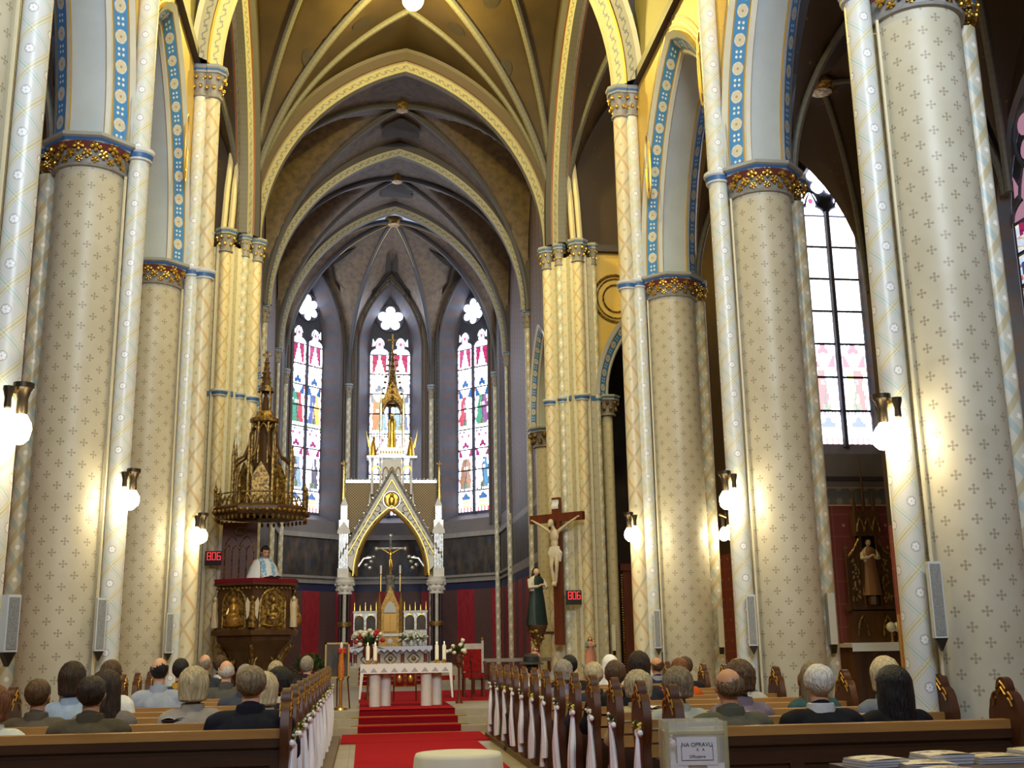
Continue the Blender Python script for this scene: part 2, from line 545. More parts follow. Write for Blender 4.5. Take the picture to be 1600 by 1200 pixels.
M['carpet'] = mat('red_carpet', _carpet, .95, spec=.1, bump=lambda b: b.noise(250, 1), bstr=.25)
M['carpet_shaded'] = mat('red_carpet_shaded_riser', lin(128, 14, 28), .95, spec=.1)  # darker copy of the carpet; shade on step risers put into the colour
M['brass'] = mat('brass', lin(212, 172, 96), .28, .9)
M['darkmetal'] = mat('dark_bronze', lin(60, 52, 42), .4, .8)
def _wood(a, c):
    def f(b):
        n = b.noise(5, 5, stretch=(1, 1, .15)); n2 = b.noise(40, 2, stretch=(1, 1, .05))
        return b.mix(b.ramp(n*.7+n2*.3, .35, .65), a, c)
    return f
def _woodh(a, c):
    def f(b):
        n = b.noise(6, 5, stretch=(.2, 1, 1.6)); n2 = b.noise(45, 2, stretch=(.05, 1, 1))
        return b.mix(b.ramp(n*.7+n2*.3, .35, .65), a, c)
    return f
M['wood_end'] = mat('pew_end_dark_oak', _wood(lin(66, 36, 20), lin(90, 52, 29)), .42, spec=.35)
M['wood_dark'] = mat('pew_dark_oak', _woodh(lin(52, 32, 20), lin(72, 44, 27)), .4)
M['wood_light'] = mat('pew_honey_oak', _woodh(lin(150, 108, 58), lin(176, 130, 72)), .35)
M['wood_gilt'] = mat('gilded_crest', lin(176, 132, 62), .3, .5)
M['tabgold'] = mat('tabernacle_gold', lambda b: b.mix(b.ramp(b.noise(16, 3), .35, .65), lin(150, 112, 52), lin(190, 150, 80)), .45, .5)
M['plinthwood'] = mat('olive_brown_platform', lin(112, 92, 54), .5, vary=(5, .2))
M['wood_red'] = mat('red_brown_wood', _wood(lin(86, 40, 26), lin(112, 56, 36)), .4)
M['wood_pulpit'] = mat('carved_walnut', _wood(lin(66, 44, 26), lin(92, 62, 36)), .4)
M['dullgilt'] = mat('aged_gilding', lambda b: b.mix(b.ramp(b.noise(18, 4), .4, .62), lin(78, 58, 34), lin(176, 140, 70)), .38, .5)
M['silver'] = mat('silvered_metal', lambda b: b.mix(b.ramp(b.noise(14, 3), .4, .6), lin(150, 144, 128), lin(206, 204, 200)), .25, .6)
M['altarwhite'] = mat('altar_white_marble', lin(222, 220, 214), .4, vary=(6, .08))
M['altargrey'] = mat('altar_pale_stone', lin(190, 186, 178), .45, vary=(8, .2))
M['lattice_grille'] = mat('gilt_lattice_grille', lambda b: b.mix((((b.u+b.v)/.09).fr()).lt(.3).mx((((b.u-b.v)/.09).fr()).lt(.3)), lin(58, 46, 34), lin(140, 116, 74)), .45, .3)
M['marble_red'] = mat('red_marble', lin(122, 58, 48), .3, vary=(8, .25))
M['marble_dark'] = mat('dark_marble', lin(56, 44, 46), .25, vary=(8, .25))
M['cloth_white'] = mat('white_linen', lin(236, 236, 236), .8, spec=.15)
def _lace(b):
    # row of triangles on a white altar cloth
    fu = ((b.u/.19).fr()-.5).ab()*.19
    tri = (fu*1.25+(b.v-.02)).lt(.085)*b.v.gt(.02)
    return b.mix(tri*.75, lin(240, 240, 240), lin(150, 148, 165))
M['lace'] = mat('white_altar_cloth_triangles', _lace, .8, spec=.15)
M['lace_blue'] = mat('pale_blue_white_lace', lin(206, 214, 240), .8, spec=.15)
M['ribbon'] = mat('white_satin_ribbon', lin(232, 234, 244), .45, spec=.3)
M['leafy'] = mat('green_leaves', lambda b: b.mix(b.ramp(b.noise(30, 2), .35, .65), lin(58, 88, 34), lin(120, 140, 62)), .55)
M['leafdark'] = mat('dark_green_leaves', lambda b: b.mix(b.ramp(b.noise(30, 2), .35, .65), lin(34, 58, 22), lin(66, 92, 36)), .55)
M['flower_white'] = mat('white_petals', lin(240, 236, 216), .6)
M['flower_yellow'] = mat('yellow_petals', lin(226, 200, 96), .6)
M['flower_red'] = mat('red_petals', lin(190, 40, 44), .6)
M['velvet'] = mat('red_velvet', lambda b: b.mix(b.ramp(b.noise(14, 3), .35, .65), lin(150, 24, 26), lin(120, 16, 20)), .8, spec=.2)
M['crimson'] = mat('crimson_cloth', lin(120, 20, 38), .8, spec=.2)
M['candle'] = mat('candle_wax', lin(244, 240, 226), .5, emit=lin(255, 240, 210), estr=.05)
M['flame'] = mat('candle_flame', (1, .8, .4), .5, emit=(1, .75, .35), estr=12)
M['bulb'] = mat('lamp_globe_lit', (1, .95, .8), .4, emit=(1, .9, .62), estr=22)
M['lampyellow'] = mat('flood_lamp_lit', (1, .95, .6), .4, emit=(1, .88, .4), estr=60)
M['speaker'] = mat('loudspeaker_white_case', lin(206, 206, 200), .5)
M['spkgrille'] = mat('loudspeaker_grey_grille', lambda b: b.mix(b.ramp(b.noise(120, 1), .4, .6), lin(128, 128, 124), lin(152, 152, 146)), .6)
M['black'] = mat('matt_black', lin(24, 24, 26), .6)
M['digit'] = mat('red_led_segments', (.6, .02, .02), .4, emit=(1, .05, .05), estr=1.3)
M['ivory'] = mat('painted_flesh', lin(212, 180, 146), .5)
M['bodycream'] = mat('carved_body_cream', lin(208, 190, 160), .5, vary=(10, .12))
M['robe_white'] = mat('painted_white_drapery', lin(214, 206, 190), .55)
M['robe_green'] = mat('painted_dark_green_robe', lin(34, 52, 48), .5, vary=(8, .2))
M['robe_blue'] = mat('painted_blue_robe', lin(96, 140, 150), .5)
M['robe_pink'] = mat('painted_pink_robe', lin(206, 140, 120), .5)
M['hairbrown'] = mat('painted_brown_hair', lin(66, 46, 32), .6)
M['paper'] = mat('white_paper', lin(226, 228, 232), .7)
M['ink'] = mat('black_ink', lin(40, 42, 50), .7)
M['acrylic'] = mat('clear_acrylic', (.86, .9, .86), .05, spec=.5, trans=.0, alpha=.22)
M['frame_gold'] = mat('gilt_frame', lin(186, 148, 84), .35, .5)
M['ceramic'] = mat('pale_ceramic', lin(200, 196, 186), .3)
M['skin_statue'] = M['ivory']
# ------------------------------------------------------------------ architecture
def arch_pts(hs, rise, n=14):
    """pointed arch outline (s, z) from -hs to hs"""
    Rr = (rise*rise+hs*hs)/(2*hs)
    cx = -hs+Rr
    a1 = math.acos(max(-1, min(1, (Rr-hs)/Rr)))
    L = [(cx-Rr*cos(a1*k/n), Rr*sin(a1*k/n)) for k in range(n+1)]
    L[-1] = (0, rise)
    return L+[(-s, z) for s, z in reversed(L[:-1])]
def arch_z(s, hs, rise):
    s = -abs(s)
    if s <= -hs: return 0
    Rr = (rise*rise+hs*hs)/(2*hs)
    return sqrt(max(0, Rr*Rr-(s-(Rr-hs))**2))
def band_sweep(mb, path, segs, side, mats, flip=False):
    for (p0, p1, mm) in segs:
        mb.sweep(path, [p0, p1], side, m=mats.index(mm), flip=flip)
def mirror(segs):
    return segs+[((-p1[0], p1[1]), (-p0[0], p0[1]), mm) for p0, p1, mm in reversed(segs)]

W = 4.04
YC = [4.4, 8.52, 12.6, 16.8]
ZAB = 7.17
NAVE_SEGS = mirror([((.46,.34),(.41,.24),'white'), ((.41,.24),(.395,.228),'goldline'), ((.395,.228),(.27,.085),'blueband'), ((.27,.085),(.255,.072),'goldline'),
                    ((.255,.072),(.245,.03),'white'), ((.245,.03),(.20,.0),'white'), ((.20,.0),(.185,.02),'goldline'), ((.185,.02),(0,.02),'palegrey')])
NM = ['white', 'goldline', 'blueband', 'palegrey']
def nave_side(sx):
    nm = 'wall_right' if sx > 0 else 'wall_left'
    xi, xo = sx*3.62, sx*4.46
    mb = MB()
    mats = ['spandrel', 'webdark', 'clere', 'pink']
    for k in range(3):
        yc = (YC[k]+YC[k+1])/2
        hb = (YC[k+1]-YC[k])/2
        hs = hb-.36
        rise = 2.88
        pts = arch_pts(hs+.30, rise+.34, 12)
        ztop = 10.62
        ys = [-hb]+[p[0] for p in pts]+[hb]
        zs = [ZAB]+[ZAB+p[1] for p in pts]+[ZAB]
        for a in range(len(ys)-1):
            if abs(ys[a+1]-ys[a]) < 1e-6: continue
            for xx, m in ((xi, 0), (xo, 1)):
                q = [(xx, yc+ys[a], zs[a]), (xx, yc+ys[a+1], zs[a+1]), (xx, yc+ys[a+1], ztop), (xx, yc+ys[a], ztop)]
                mb.face(q, m, [(p[1], p[2]) for p in q])
    y0, y1 = YC[0], YC[3]
    q = [(xi, y0, 10.62), (xi, y1, 10.62), (xi, y1, 16), (xi, y0, 16)]
    mb.face(q, 2, [(p[1], p[2]) for p in q])
    q = [(xo, y0, 10.62), (xo, y1, 10.62), (xo, y1, 12), (xo, y0, 12)]
    mb.face(q, 1, [(p[1], p[2]) for p in q])
    wall = struct(nm, mb, [M[m] for m in mats])
    for k in range(3):
        yc = (YC[k]+YC[k+1])/2; hs = (YC[k+1]-YC[k])/2-.36
        path = [(sx*W, yc+s, ZAB+z) for s, z in arch_pts(hs, 2.88, 16)]
        am = MB(); band_sweep(am, path, NAVE_SEGS, (sx, 0, 0), NM, flip=sx < 0)
        am.build('arch_moulding', [M[m] for m in NM], wall)
        # painted edge lines round the arch on the nave face
        em = MB()
        for off, wd, mi in ((.37, .035, 0), (.45, .02, 1), (.53, .03, 2)):
            pth = [(sx*3.61, yc+s, ZAB+z) for s, z in arch_pts(hs+off, 2.88+off*1.1, 16)]
            em.sweep(pth, [(0, 0), (0, wd)], (sx, 0, 0), m=mi, flip=sx < 0)
        em.build('arch_edge_line', [M['pink'], M['goldline'], M['greyband']], wall)
        if k == 2:
            # oval arabesque panel in the spandrel next to the crossing
            om = MB()
            for ys_, zz in ((YC[3]-.62, 8.9), (YC[2]+.62, 9.0)):
                pp = [(sx*3.60, ys_+.14*cos(a*pi/12), zz+.55*sin(a*pi/12)) for a in range(25)]
                om.tube(pp, .018, 5)
                pp = [(sx*3.60, ys_+.08*cos(a*pi/12), zz+.38*sin(a*pi/12)) for a in range(25)]
                om.tube(pp, .012, 5)
            om.build('arabesque_panel', M['goldline'], wall)
    cm = MB()
    for k in range(3):
        a, b_ = YC[k]+(.14 if k else 0), YC[k+1]-.14
        cm.box(min(xi, xi-sx*.10), a, 10.55, max(xi, xi-sx*.10), b_, 10.70)
    cm.build('string_course', M['course'], wall)
    return wall
WR = nave_side(1); WL = nave_side(-1)

def wall_panel(mb, P0, d, L, z0, z1, ops, nrm, m=0, mr=None, n=12, zones=None):
    """flat wall with pointed openings. ops: (uc, hw, sill, spring, rise, glass_hw, depth). zones: [(za, zb, mat)] stacked materials"""
    P0 = Vector(P0); d = Vector(d).normalized(); nr = Vector(nrm).normalized()
    zones = zones or [(z0, z1, m)]
    def P(u, z, o=0): return tuple(P0+d*u+Vector((0, 0, z))-nr*o)
    def quad(ua, ub, za0, zb0, za1, zb1):
        # strip between bottoms (za at ua, zb at ub) and tops
        for zl, zh, mm in zones:
            a0, a1 = max(za0, zl), min(za1, zh); b0, b1 = max(zb0, zl), min(zb1, zh)
            if a1-a0 <= 1e-5 and b1-b0 <= 1e-5: continue
            a1 = max(a0, a1); b1 = max(b0, b1)
            mb.face([P(ua, a0), P(ub, b0), P(ub, b1), P(ua, a1)], mm, [(ua, a0), (ub, b0), (ub, b1), (ua, a1)])
    u = 0
    for (uc, hw, sill, spr, rise, gh, dep) in sorted(ops):
        quad(u, uc-hw, z0, z0, z1, z1)
        quad(uc-hw, uc+hw, z0, z0, sill, sill)
        A = arch_pts(hw, rise, n)
        for k in range(len(A)-1):
            quad(uc+A[k][0], uc+A[k+1][0], spr+A[k][1], spr+A[k+1][1], z1, z1)
        if mr is not None:
            o1 = [(-hw, sill)]+[(s, spr+z) for s, z in A]+[(hw, sill)]
            G = arch_pts(gh, rise*(gh/hw)**.5, n)
            o2 = [(-gh, sill+.25)]+[(s, spr+z) for s, z in G]+[(gh, sill+.25)]
            for k in range(len(o1)):
                j = (k+1) % len(o1)
                a, b_ = o1[k], o1[j]; c, e = o2[j], o2[k]
                mb.face([P(uc+a[0], a[1]), P(uc+b_[0], b_[1]), P(uc+c[0], c[1], dep), P(uc+e[0], e[1], dep)], mr, [(0, a[1]), (0, b_[1]), (dep, c[1]), (dep, e[1])])
        u = uc+hw
    quad(u, L, z0, z0, z1, z1)

# --- floor, steps and carpets
FZ = .36
fl = MB()
fl.face([(-9, -7, 0), (9, -7, 0), (9, 19.95, 0), (-9, 19.95, 0)], 0, [(-9, -7), (9, -7), (9, 19.95), (-9, 19.95)])
floor = struct('floor', fl, [M['floor']], smooth=False)
st = MB()
for k, yy in enumerate((19.95, 20.3, 20.65)):
    y1 = (20.3, 20.65, 39.5)[k]
    st.box(-8.6, yy, 0, 8.6, y1, .12*(k+1))
platform = struct('floor', st, [M['stepstone']], smooth=False)

# --- aisles, transept, west wall
def outer_walls(sx):
    mb = MB()
    zones = [(0, 3.2, 1), (3.2, 12, 0)]
    ops = [(yc+6.8, .98, 3.85, 6.6, 1.85, .85, .12) for yc in (7.6, 11.9)]
    wall_panel(mb, (sx*7.4, -6.8, 0), (0, 1, 0), 23.6, 0, 9.8, ops, (-sx, 0, 0), 0, 2, zones=zones)
    o = struct('wall_aisle_right' if sx > 0 else 'wall_aisle_left', mb, [M['webdark'], M['reddado'], M['reveal']], smooth=False)
    # outer chapel beside the transept: east wall with window, side walls
    mb = MB()
    zones = [(0, 3.95, 1), (3.95, 4.28, 3), (4.28, 5.3, 4), (5.3, 16, 0)]
    wall_panel(mb, (sx*6.75, 20.3, 0), (sx, 0, 0), 3.4, 0, 16, [(1.69, .70, 4.95, 9.85, 1.45, .58, .12)], (0, -1, 0), 0, 2, zones=zones)
    q = [(sx*10.1, 16.7, 0), (sx*10.1, 20.4, 0), (sx*10.1, 20.4, 16), (sx*10.1, 16.7, 16)]
    mb.face(q, 0, [(p[1], p[2]) for p in q])
    for za, zb, mm in ((0, 3.25, 1), (3.25, 16, 0)):
        q = [(sx*6.75, 20.3, za), (sx*6.75, 24.6, za), (sx*6.75, 24.6, zb), (sx*6.75, 20.3, zb)]
        mb.face(q, mm, [(p[1], p[2]) for p in q])
    q = [(sx*6.75, 16.8, 12.2), (sx*6.75, 20.3, 12.2), (sx*6.75, 20.3, 16), (sx*6.75, 16.8, 16)]
    mb.face(q, 0, [(p[1], p[2]) for p in q])
    o = struct('wall_transept_right' if sx > 0 else 'wall_transept_left', mb, [M['webdark'], M['reddado'], M['reveal'], M['greyfrieze'], M['greywall']], smooth=False)
    for z0, z1, dp, mt in ((4.42, 4.50, .07, 'course'), (4.28, 4.30, .012, 'pink'), (3.94, 3.965, .012, 'pink')):
        lm = MB(); lm.box(min(sx*6.75, sx*10.1), 20.3-dp, z0, max(sx*6.75, sx*10.1), 20.3, z1); lm.build('dado_rail', M[mt], o, smooth=False)
    # transept west return, and east wall with a chapel arch
    mb = MB()
    q = [(sx*7.4, 16.75, 0), (sx*10.1, 16.75, 0), (sx*10.1, 16.75, 16), (sx*7.4, 16.75, 16)]
    mb.face(q, 0, [(p[0], p[2]) for p in q])
    q = [(sx*4.46, 16.78, 9.7), (sx*8.6, 16.78, 9.7), (sx*8.6, 16.78, 16), (sx*4.46, 16.78, 16)]
    mb.face(q, 0, [(p[0], p[2]) for p in q])
    struct('wall_transept_west_right' if sx > 0 else 'wall_transept_west_left', mb, [M['webdark']], smooth=False)
    mb = MB()
    wall_panel(mb, (sx*4.30, 24.55, 0), (sx, 0, 0), 4.4, 0, 16, [(1.35, 1.12, .36, 6.95, 2.1, 1.12, 0)], (0, -1, 0), 0, zones=[(0, 4.0, 2), (4.0, 10.55, 0), (10.55, 16, 1)])
    o = struct('wall_transept_east_right' if sx > 0 else 'wall_transept_east_left', mb, [M['spandrel'], M['webdark'], M['reddado']], smooth=False)
    path = [(sx*(4.30+1.35)+s, 24.55, 6.95+z) for s, z in arch_pts(1.0, 1.95, 14)]
    am = MB(); band_sweep(am, path, NAVE_SEGS, (0, -1, 0), NM)
    am.build('arch_moulding', [M[m] for m in NM], o)
    ring = MB()
    for r_, w_ in ((.52, .03), (.44, .015), (.3, .02)):
        ring.tube([(sx*4.95+r_*cos(a*pi/14), 24.52, 9.35+r_*1.1*sin(a*pi/14)) for a in range(29)], w_, 5)
    ring.build('medallion_ring', M['dullgilt'], o)
    cs = MB(); cs.box(min(sx*4.3, sx*8.6), 24.42, 10.48, max(sx*4.3, sx*8.6), 24.55, 10.64); cs.build('string_course', M['course'], o)
    up = MB(); q = [(sx*3.55, 24.56, 10.15), (sx*4.32, 24.56, 10.15), (sx*4.32, 24.56, 16), (sx*3.55, 24.56, 16)]
    up.face(q, 0, [(p[0], p[2]) for p in q]); up.build('upper_wall', M['webdark'], o, smooth=False)
    # chapel beyond
    mb = MB()
    q = [(sx*4.2, 29, 0), (sx*9, 29, 0), (sx*9, 29, 10), (sx*4.2, 29, 10)]
    mb.face(q, 0, [(p[0], p[2]) for p in q])
    q = [(sx*4.2, 24.6, 9.3), (sx*9, 24.6, 9.3), (sx*9, 29, 9.3), (sx*4.2, 29, 9.3)]
    mb.face(q, 0, [(p[0], p[1]) for p in q])
    q = [(sx*8.7, 24.6, 0), (sx*8.7, 29, 0), (sx*8.7, 29, 10), (sx*8.7, 24.6, 10)]
    mb.face(q, 0, [(p[1], p[2]) for p in q])
    struct('wall_chapel_right' if sx > 0 else 'wall_chapel_left', mb, [M['webdark']], smooth=False)
outer_walls(1); outer_walls(-1)
mb = MB()
wall_panel(mb, (-7.5, -6.8, 0), (1, 0, 0), 15.0, 0, 16, [(7.5, 2.7, 3.0, 9.0, 4.2, 2.7, 0)], (0, 1, 0), 0)
struct('wall_west', mb, [M['greywall']], smooth=False)
# unseen gallery behind the camera, added and raised to shade the lower nave
gal = MB(); gal.box(-7.4, -6.8, 5.2, 7.4, -1.6, 5.6); gal.box(-7.4, -1.8, 5.6, 7.4, -1.6, 7.6)
for xx in (-5.6, -3.4, 3.4, 5.6): gal.lathe([(.22, 0), (.22, 5.2)], 12, (xx, -1.9, 0))
struct('floor_shading_gallery', gal, [M['wood_red']])

# --- vaults as groin surfaces
def groin(name, x0, x1, y0, y1, zs, rx, ry, mt, n=20, ribr=.075, ribm='rib', diag=True, extra=()):
    cx, cy, hx, hy = (x0+x1)/2, (y0+y1)/2, (x1-x0)/2, (y1-y0)/2
    def Z(x, y): return zs+max(arch_z(x-cx, hx, rx), arch_z(y-cy, hy, ry))
    def ease(t):   # denser towards the springing
        return .5-.5*cos(pi*t)
    mb = MB()
    def fn(u, v):
        x, y = x0+(x1-x0)*ease(u), y0+(y1-y0)*ease(v)
        return (x, y, Z(x, y))
    mb.grid(fn, n*2, n*2, 0, lambda u, v: (x0+(x1-x0)*u, y0+(y1-y0)*v))
    c = struct(name, mb, [mt])
    if diag:
        for sx in (-1, 1):
            for sy in (-1, 1):
                rb = MB()
                pth = []
                for k in range(21):
                    t = ease(k/40)*2
                    x, y = cx+sx*hx*(1-t), cy+sy*hy*(1-t)
                    pth.append((x, y, Z(x, y)-.03))
                rb.tube(pth, ribr, 8)
                rb.build('rib', M[ribm], c)
        bo = MB(); bo.lathe([(0, -.16), (.16, -.15), (.24, -.06), (.24, .05)], 12, (cx, cy, zs+max(rx, ry)-.02)); bo.build('boss', M['dullgilt'], c)
    for pl in extra:
        rb = MB(); pth = []
        (xa, ya), (xb, yb) = pl
        for k in range(21):
            t = ease(k/40)*2
            x, y = xa+(xb-xa)*t, ya+(yb-ya)*t
            pth.append((x, y, Z(x, y)-.03))
        rb.tube(pth, ribr*.85, 8)
        rb.build('rib', M[ribm], c)
    return c, Z
ZC = 10.55
for k in range(3):
    groin('ceiling', -3.62, 3.62, YC[k]+.0, YC[k+1], ZC, 4.9, 4.6, M['web'], n=12)
X0, X1, YA, YB = -3.6, 3.6, 17.0, 24.5
cyc = (YA+YB)/2
ext = []
for sx in (-1, 1):
    for sy in (-1, 1):
        ext.append(((sx*3.55, cyc+sy*3.7), (0, cyc+sy*1.95)))
        ext.append(((sx*3.55, cyc+sy*3.7), (sx*1.9, cyc)))
cross_c, CZ = groin('ceiling', X0, X1, YA, YB, ZC, 4.95, 4.95, M['web'], n=22, ribr=.085, extra=ext)
for (mx, my, mr_) in ((-1.05, 22.6, .2), (1.05, 22.6, .2), (-1.75, 21.6, .19), (1.75, 21.6, .19), (-2.2, 22.9, .16), (2.2, 22.9, .16)):
    md = MB(); pts = []
    for r_ in (0, mr_):
        for a in range(17):
            x, y = mx+r_*cos(a*pi/8), my+r_*sin(a*pi/8)
            pts.append((x, y, CZ(x, y)-.02))
    for a in range(16): md.face([pts[0], pts[17+a], pts[18+a]])
    md.build('medallion', M['medallion'], cross_c)
ch1, _ = groin('ceiling', -3.6, 3.6, 24.8, 29.45, ZC, 4.85, 4.5, M['web2'], n=18, ribr=.085, ribm='ribblue')
ch2, _ = groin('ceiling', -3.6, 3.6, 29.75, 33.85, ZC, 4.85, 4.5, M['web2'], n=18, ribr=.085, ribm='ribblue')
for sx in (-1, 1):
    for k in range(3):
        groin('ceiling', min(sx*4.5, sx*7.4), max(sx*4.5, sx*7.4), YC[k]+.05, YC[k+1]-.05, 7.1, 2.6, 2.6, M['webdark'], n=10, ribr=.05)
    groin('ceiling', min(sx*3.7, sx*6.75), max(sx*3.7, sx*6.75), 16.9, 24.4, 10.4, 4.2, 4.9, M['webdark'], n=12, ribr=.08)
    groin('ceiling', min(sx*6.75, sx*10.1), max(sx*6.75, sx*10.1), 16.85, 20.3, 9.4, 2.6, 2.6, M['webdark'], n=10, ribr=.06)
# painted lobed panels near the chancel bosses
for yy, zz, par in ((28.2, 15.0, ch1), (32.55, 15.05, ch2)):
    pm = MB()
    pts = [((.42+.09*abs(sin(3*a*pi/20)))*cos(a*pi/20), (.42+.09*abs(sin(3*a*pi/20)))*sin(a*pi/20)) for a in range(40)]
    pm.prism(pts, lambda a, b_: (a*1.1, yy+b_*.9, zz+.27-abs(a)*.35-b_*.1), (0, 0, .03))
    pm.build('painted_panel', M['medallion'], par)

# --- transverse arches across the nave / chancel
TS = mirror([((.44,.42),(.42,.34),'cream'), ((.42,.34),(.30,.19),'greyband'), ((.30,.19),(.24,.19),'redbrown'), ((.24,.19),(.22,.16),'goldline'), ((.22,.16),(.10,.0),'goldband'), ((.10,.0),(0,0),'cream')])
TM = ['cream', 'greyband', 'redbrown', 'goldline', 'goldband', 'ribblue', 'ribdark', 'rib', 'archband']
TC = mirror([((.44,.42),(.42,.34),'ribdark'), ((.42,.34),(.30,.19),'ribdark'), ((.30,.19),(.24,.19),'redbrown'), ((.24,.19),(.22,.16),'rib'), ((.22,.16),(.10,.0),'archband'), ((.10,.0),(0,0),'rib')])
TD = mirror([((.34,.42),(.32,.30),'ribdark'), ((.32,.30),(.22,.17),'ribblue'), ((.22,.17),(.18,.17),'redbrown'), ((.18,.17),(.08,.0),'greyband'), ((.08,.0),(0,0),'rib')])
def cross_arch(y, hs, zs, rise, segs, nm='arch'):
    path = [(s, y, zs+z) for s, z in arch_pts(hs, rise, 22)]
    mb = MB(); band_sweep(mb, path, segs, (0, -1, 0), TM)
    o = mb.build('trim_arch', [M[m] for m in TM]); o['kind'] = 'structure'
    lu = MB()
    A = [(s, zs+z) for s, z in arch_pts(hs+.36, rise+.38, 22)]
    A = [(-3.75, zs)]+A+[(3.75, zs)]
    for k in range(len(A)-1):
        (xa, za), (xb, zb) = A[k], A[k+1]
        if abs(xb-xa) < 1e-6: continue
        q = [(xa, y, za), (xb, y, zb), (xb, y, 16.6), (xa, y, 16.6)]
        lu.face(q, 0, [(p[0], p[2]) for p in q])
    lu.build('lunette', M['web'], o, smooth=False)
    return o
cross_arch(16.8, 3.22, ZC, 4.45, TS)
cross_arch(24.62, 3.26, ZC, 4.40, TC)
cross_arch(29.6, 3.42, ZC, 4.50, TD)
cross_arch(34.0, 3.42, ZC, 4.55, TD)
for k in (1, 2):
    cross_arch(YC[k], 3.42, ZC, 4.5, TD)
for sx in (-1, 1):
    path = [(sx*3.62, cyc+s, ZC+z) for s, z in arch_pts(3.35, 4.5, 18)]
    mb = MB(); band_sweep(mb, path, TD, (sx, 0, 0), TM, flip=sx < 0)
    o = mb.build('trim_arch', [M[m] for m in TM]); o['kind'] = 'structure'
    lu = MB()
    A = [(-4.0, ZC)]+[(s, ZC+z) for s, z in arch_pts(3.7, 4.85, 18)]+[(4.0, ZC)]
    for k in range(len(A)-1):
        (ya, za), (yb, zb) = A[k], A[k+1]
        if abs(yb-ya) < 1e-6: continue
        q = [(sx*3.62, cyc+ya, za), (sx*3.62, cyc+yb, zb), (sx*3.62, cyc+yb, 16.6), (sx*3.62, cyc+ya, 16.6)]
        lu.face(q, 0, [(p[1], p[2]) for p in q])
    lu.build('lunette', M['web'], o, smooth=False)

# --- chancel side walls and apse
DADO = [(0, 3.30, 1), (3.30, 3.55, 2), (3.55, 3.80, 3), (3.80, 5.05, 4), (5.05, 5.22, 3), (5.22, 5.7, 5), (5.7, 17, 0)]
AM = ['apsewall', 'curtain', 'deepblue', 'ledge', 'painting', 'greywall', 'reveal']
for sx in (-1, 1):
    mb = MB()
    wall_panel(mb, (sx*3.64, 24.9, 0), (0, 1, 0), 9.3, 0, 16, [(2.3, 1.6, .36, 7.0, 2.3, 1.5, .5)], (-sx, 0, 0), 0, 6, zones=DADO)
    o = struct('wall_chancel_right' if sx > 0 else 'wall_chancel_left', mb, [M[m] for m in AM], smooth=False)
    bk = MB(); q = [(sx*4.05, 24.7, 0), (sx*4.05, 33.8, 0), (sx*4.05, 33.8, 12), (sx*4.05, 24.7, 12)]
    bk.face(q, 0, [(p[1], p[2]) for p in q]); bk.build('arch_backing', M['reddado'], o)
    path = [(sx*3.86, 27.2+s, 7.0+z) for s, z in arch_pts(1.45, 2.2, 14)]
    am = MB(); band_sweep(am, path, [((p0[0]*.8, p0[1]*.8), (p1[0]*.8, p1[1]*.8), mm) for p0, p1, mm in NAVE_SEGS], (sx, 0, 0), NM, flip=sx < 0)
    am.build('arch_moulding', [M[m] for m in NM], o)
AY = 35.35
AV = [(-3.62, 33.9), (-3.62, 36.85), (-1.5, 38.97), (1.5, 38.97), (3.62, 36.85), (3.62, 33.9)]
WINS = []
apse_names = ['wall_apse_left', 'wall_apse_northeast', 'wall_apse_east', 'wall_apse_southeast', 'wall_apse_right']
for k in range(5):
    a, b_ = Vector((*AV[k], 0)), Vector((*AV[k+1], 0))
    d = b_-a; L = d.length; d.normalize()
    nr = Vector((d.y, -d.x, 0))   # towards the room
    mb = MB()
    hw = 1.12
    wall_panel(mb, a, d, L, 0, 16.5, [(L/2, hw, 5.65, 11.9, 2.45, .76, .55)], nr, 0, 6, zones=DADO)
    o = struct(apse_names[k], mb, [M[m] for m in AM], smooth=False)
    lm = MB()
    for z0, z1, dp in ((3.55, 3.62, .06), (3.72, 3.80, .08), (5.05, 5.2, .07)):
        rot = Matrix(((d.x, nr.x, 0), (d.y, nr.y, 0), (0, 0, 1)))
        lm.obox(tuple((a+b_)/2+nr*dp/2+Vector((0, 0, (z0+z1)/2))), (L, dp, z1-z0), rot)
    lm.build('wall_moulding', M['ledge'], o)
    c = (a+b_)/2-nr*.52
    WINS.append((c, d, nr))
    # moulded surround rolls of the window
    sm = MB()
    for off, r_ in ((.0, .05), (.17, .035), (.30, .05)):
        A = arch_pts(hw+off, 2.45+off, 14)
        pth = [(-hw-off, 5.4)]+[(s, 11.9+z) for s, z in A]+[(hw+off, 5.4)]
        sm.tube([tuple(a+d*(L/2+s)+nr*.03+Vector((0, 0, z))) for s, z in pth], r_, 6)
    sm.build('window_moulding', M['ribblue'], o)
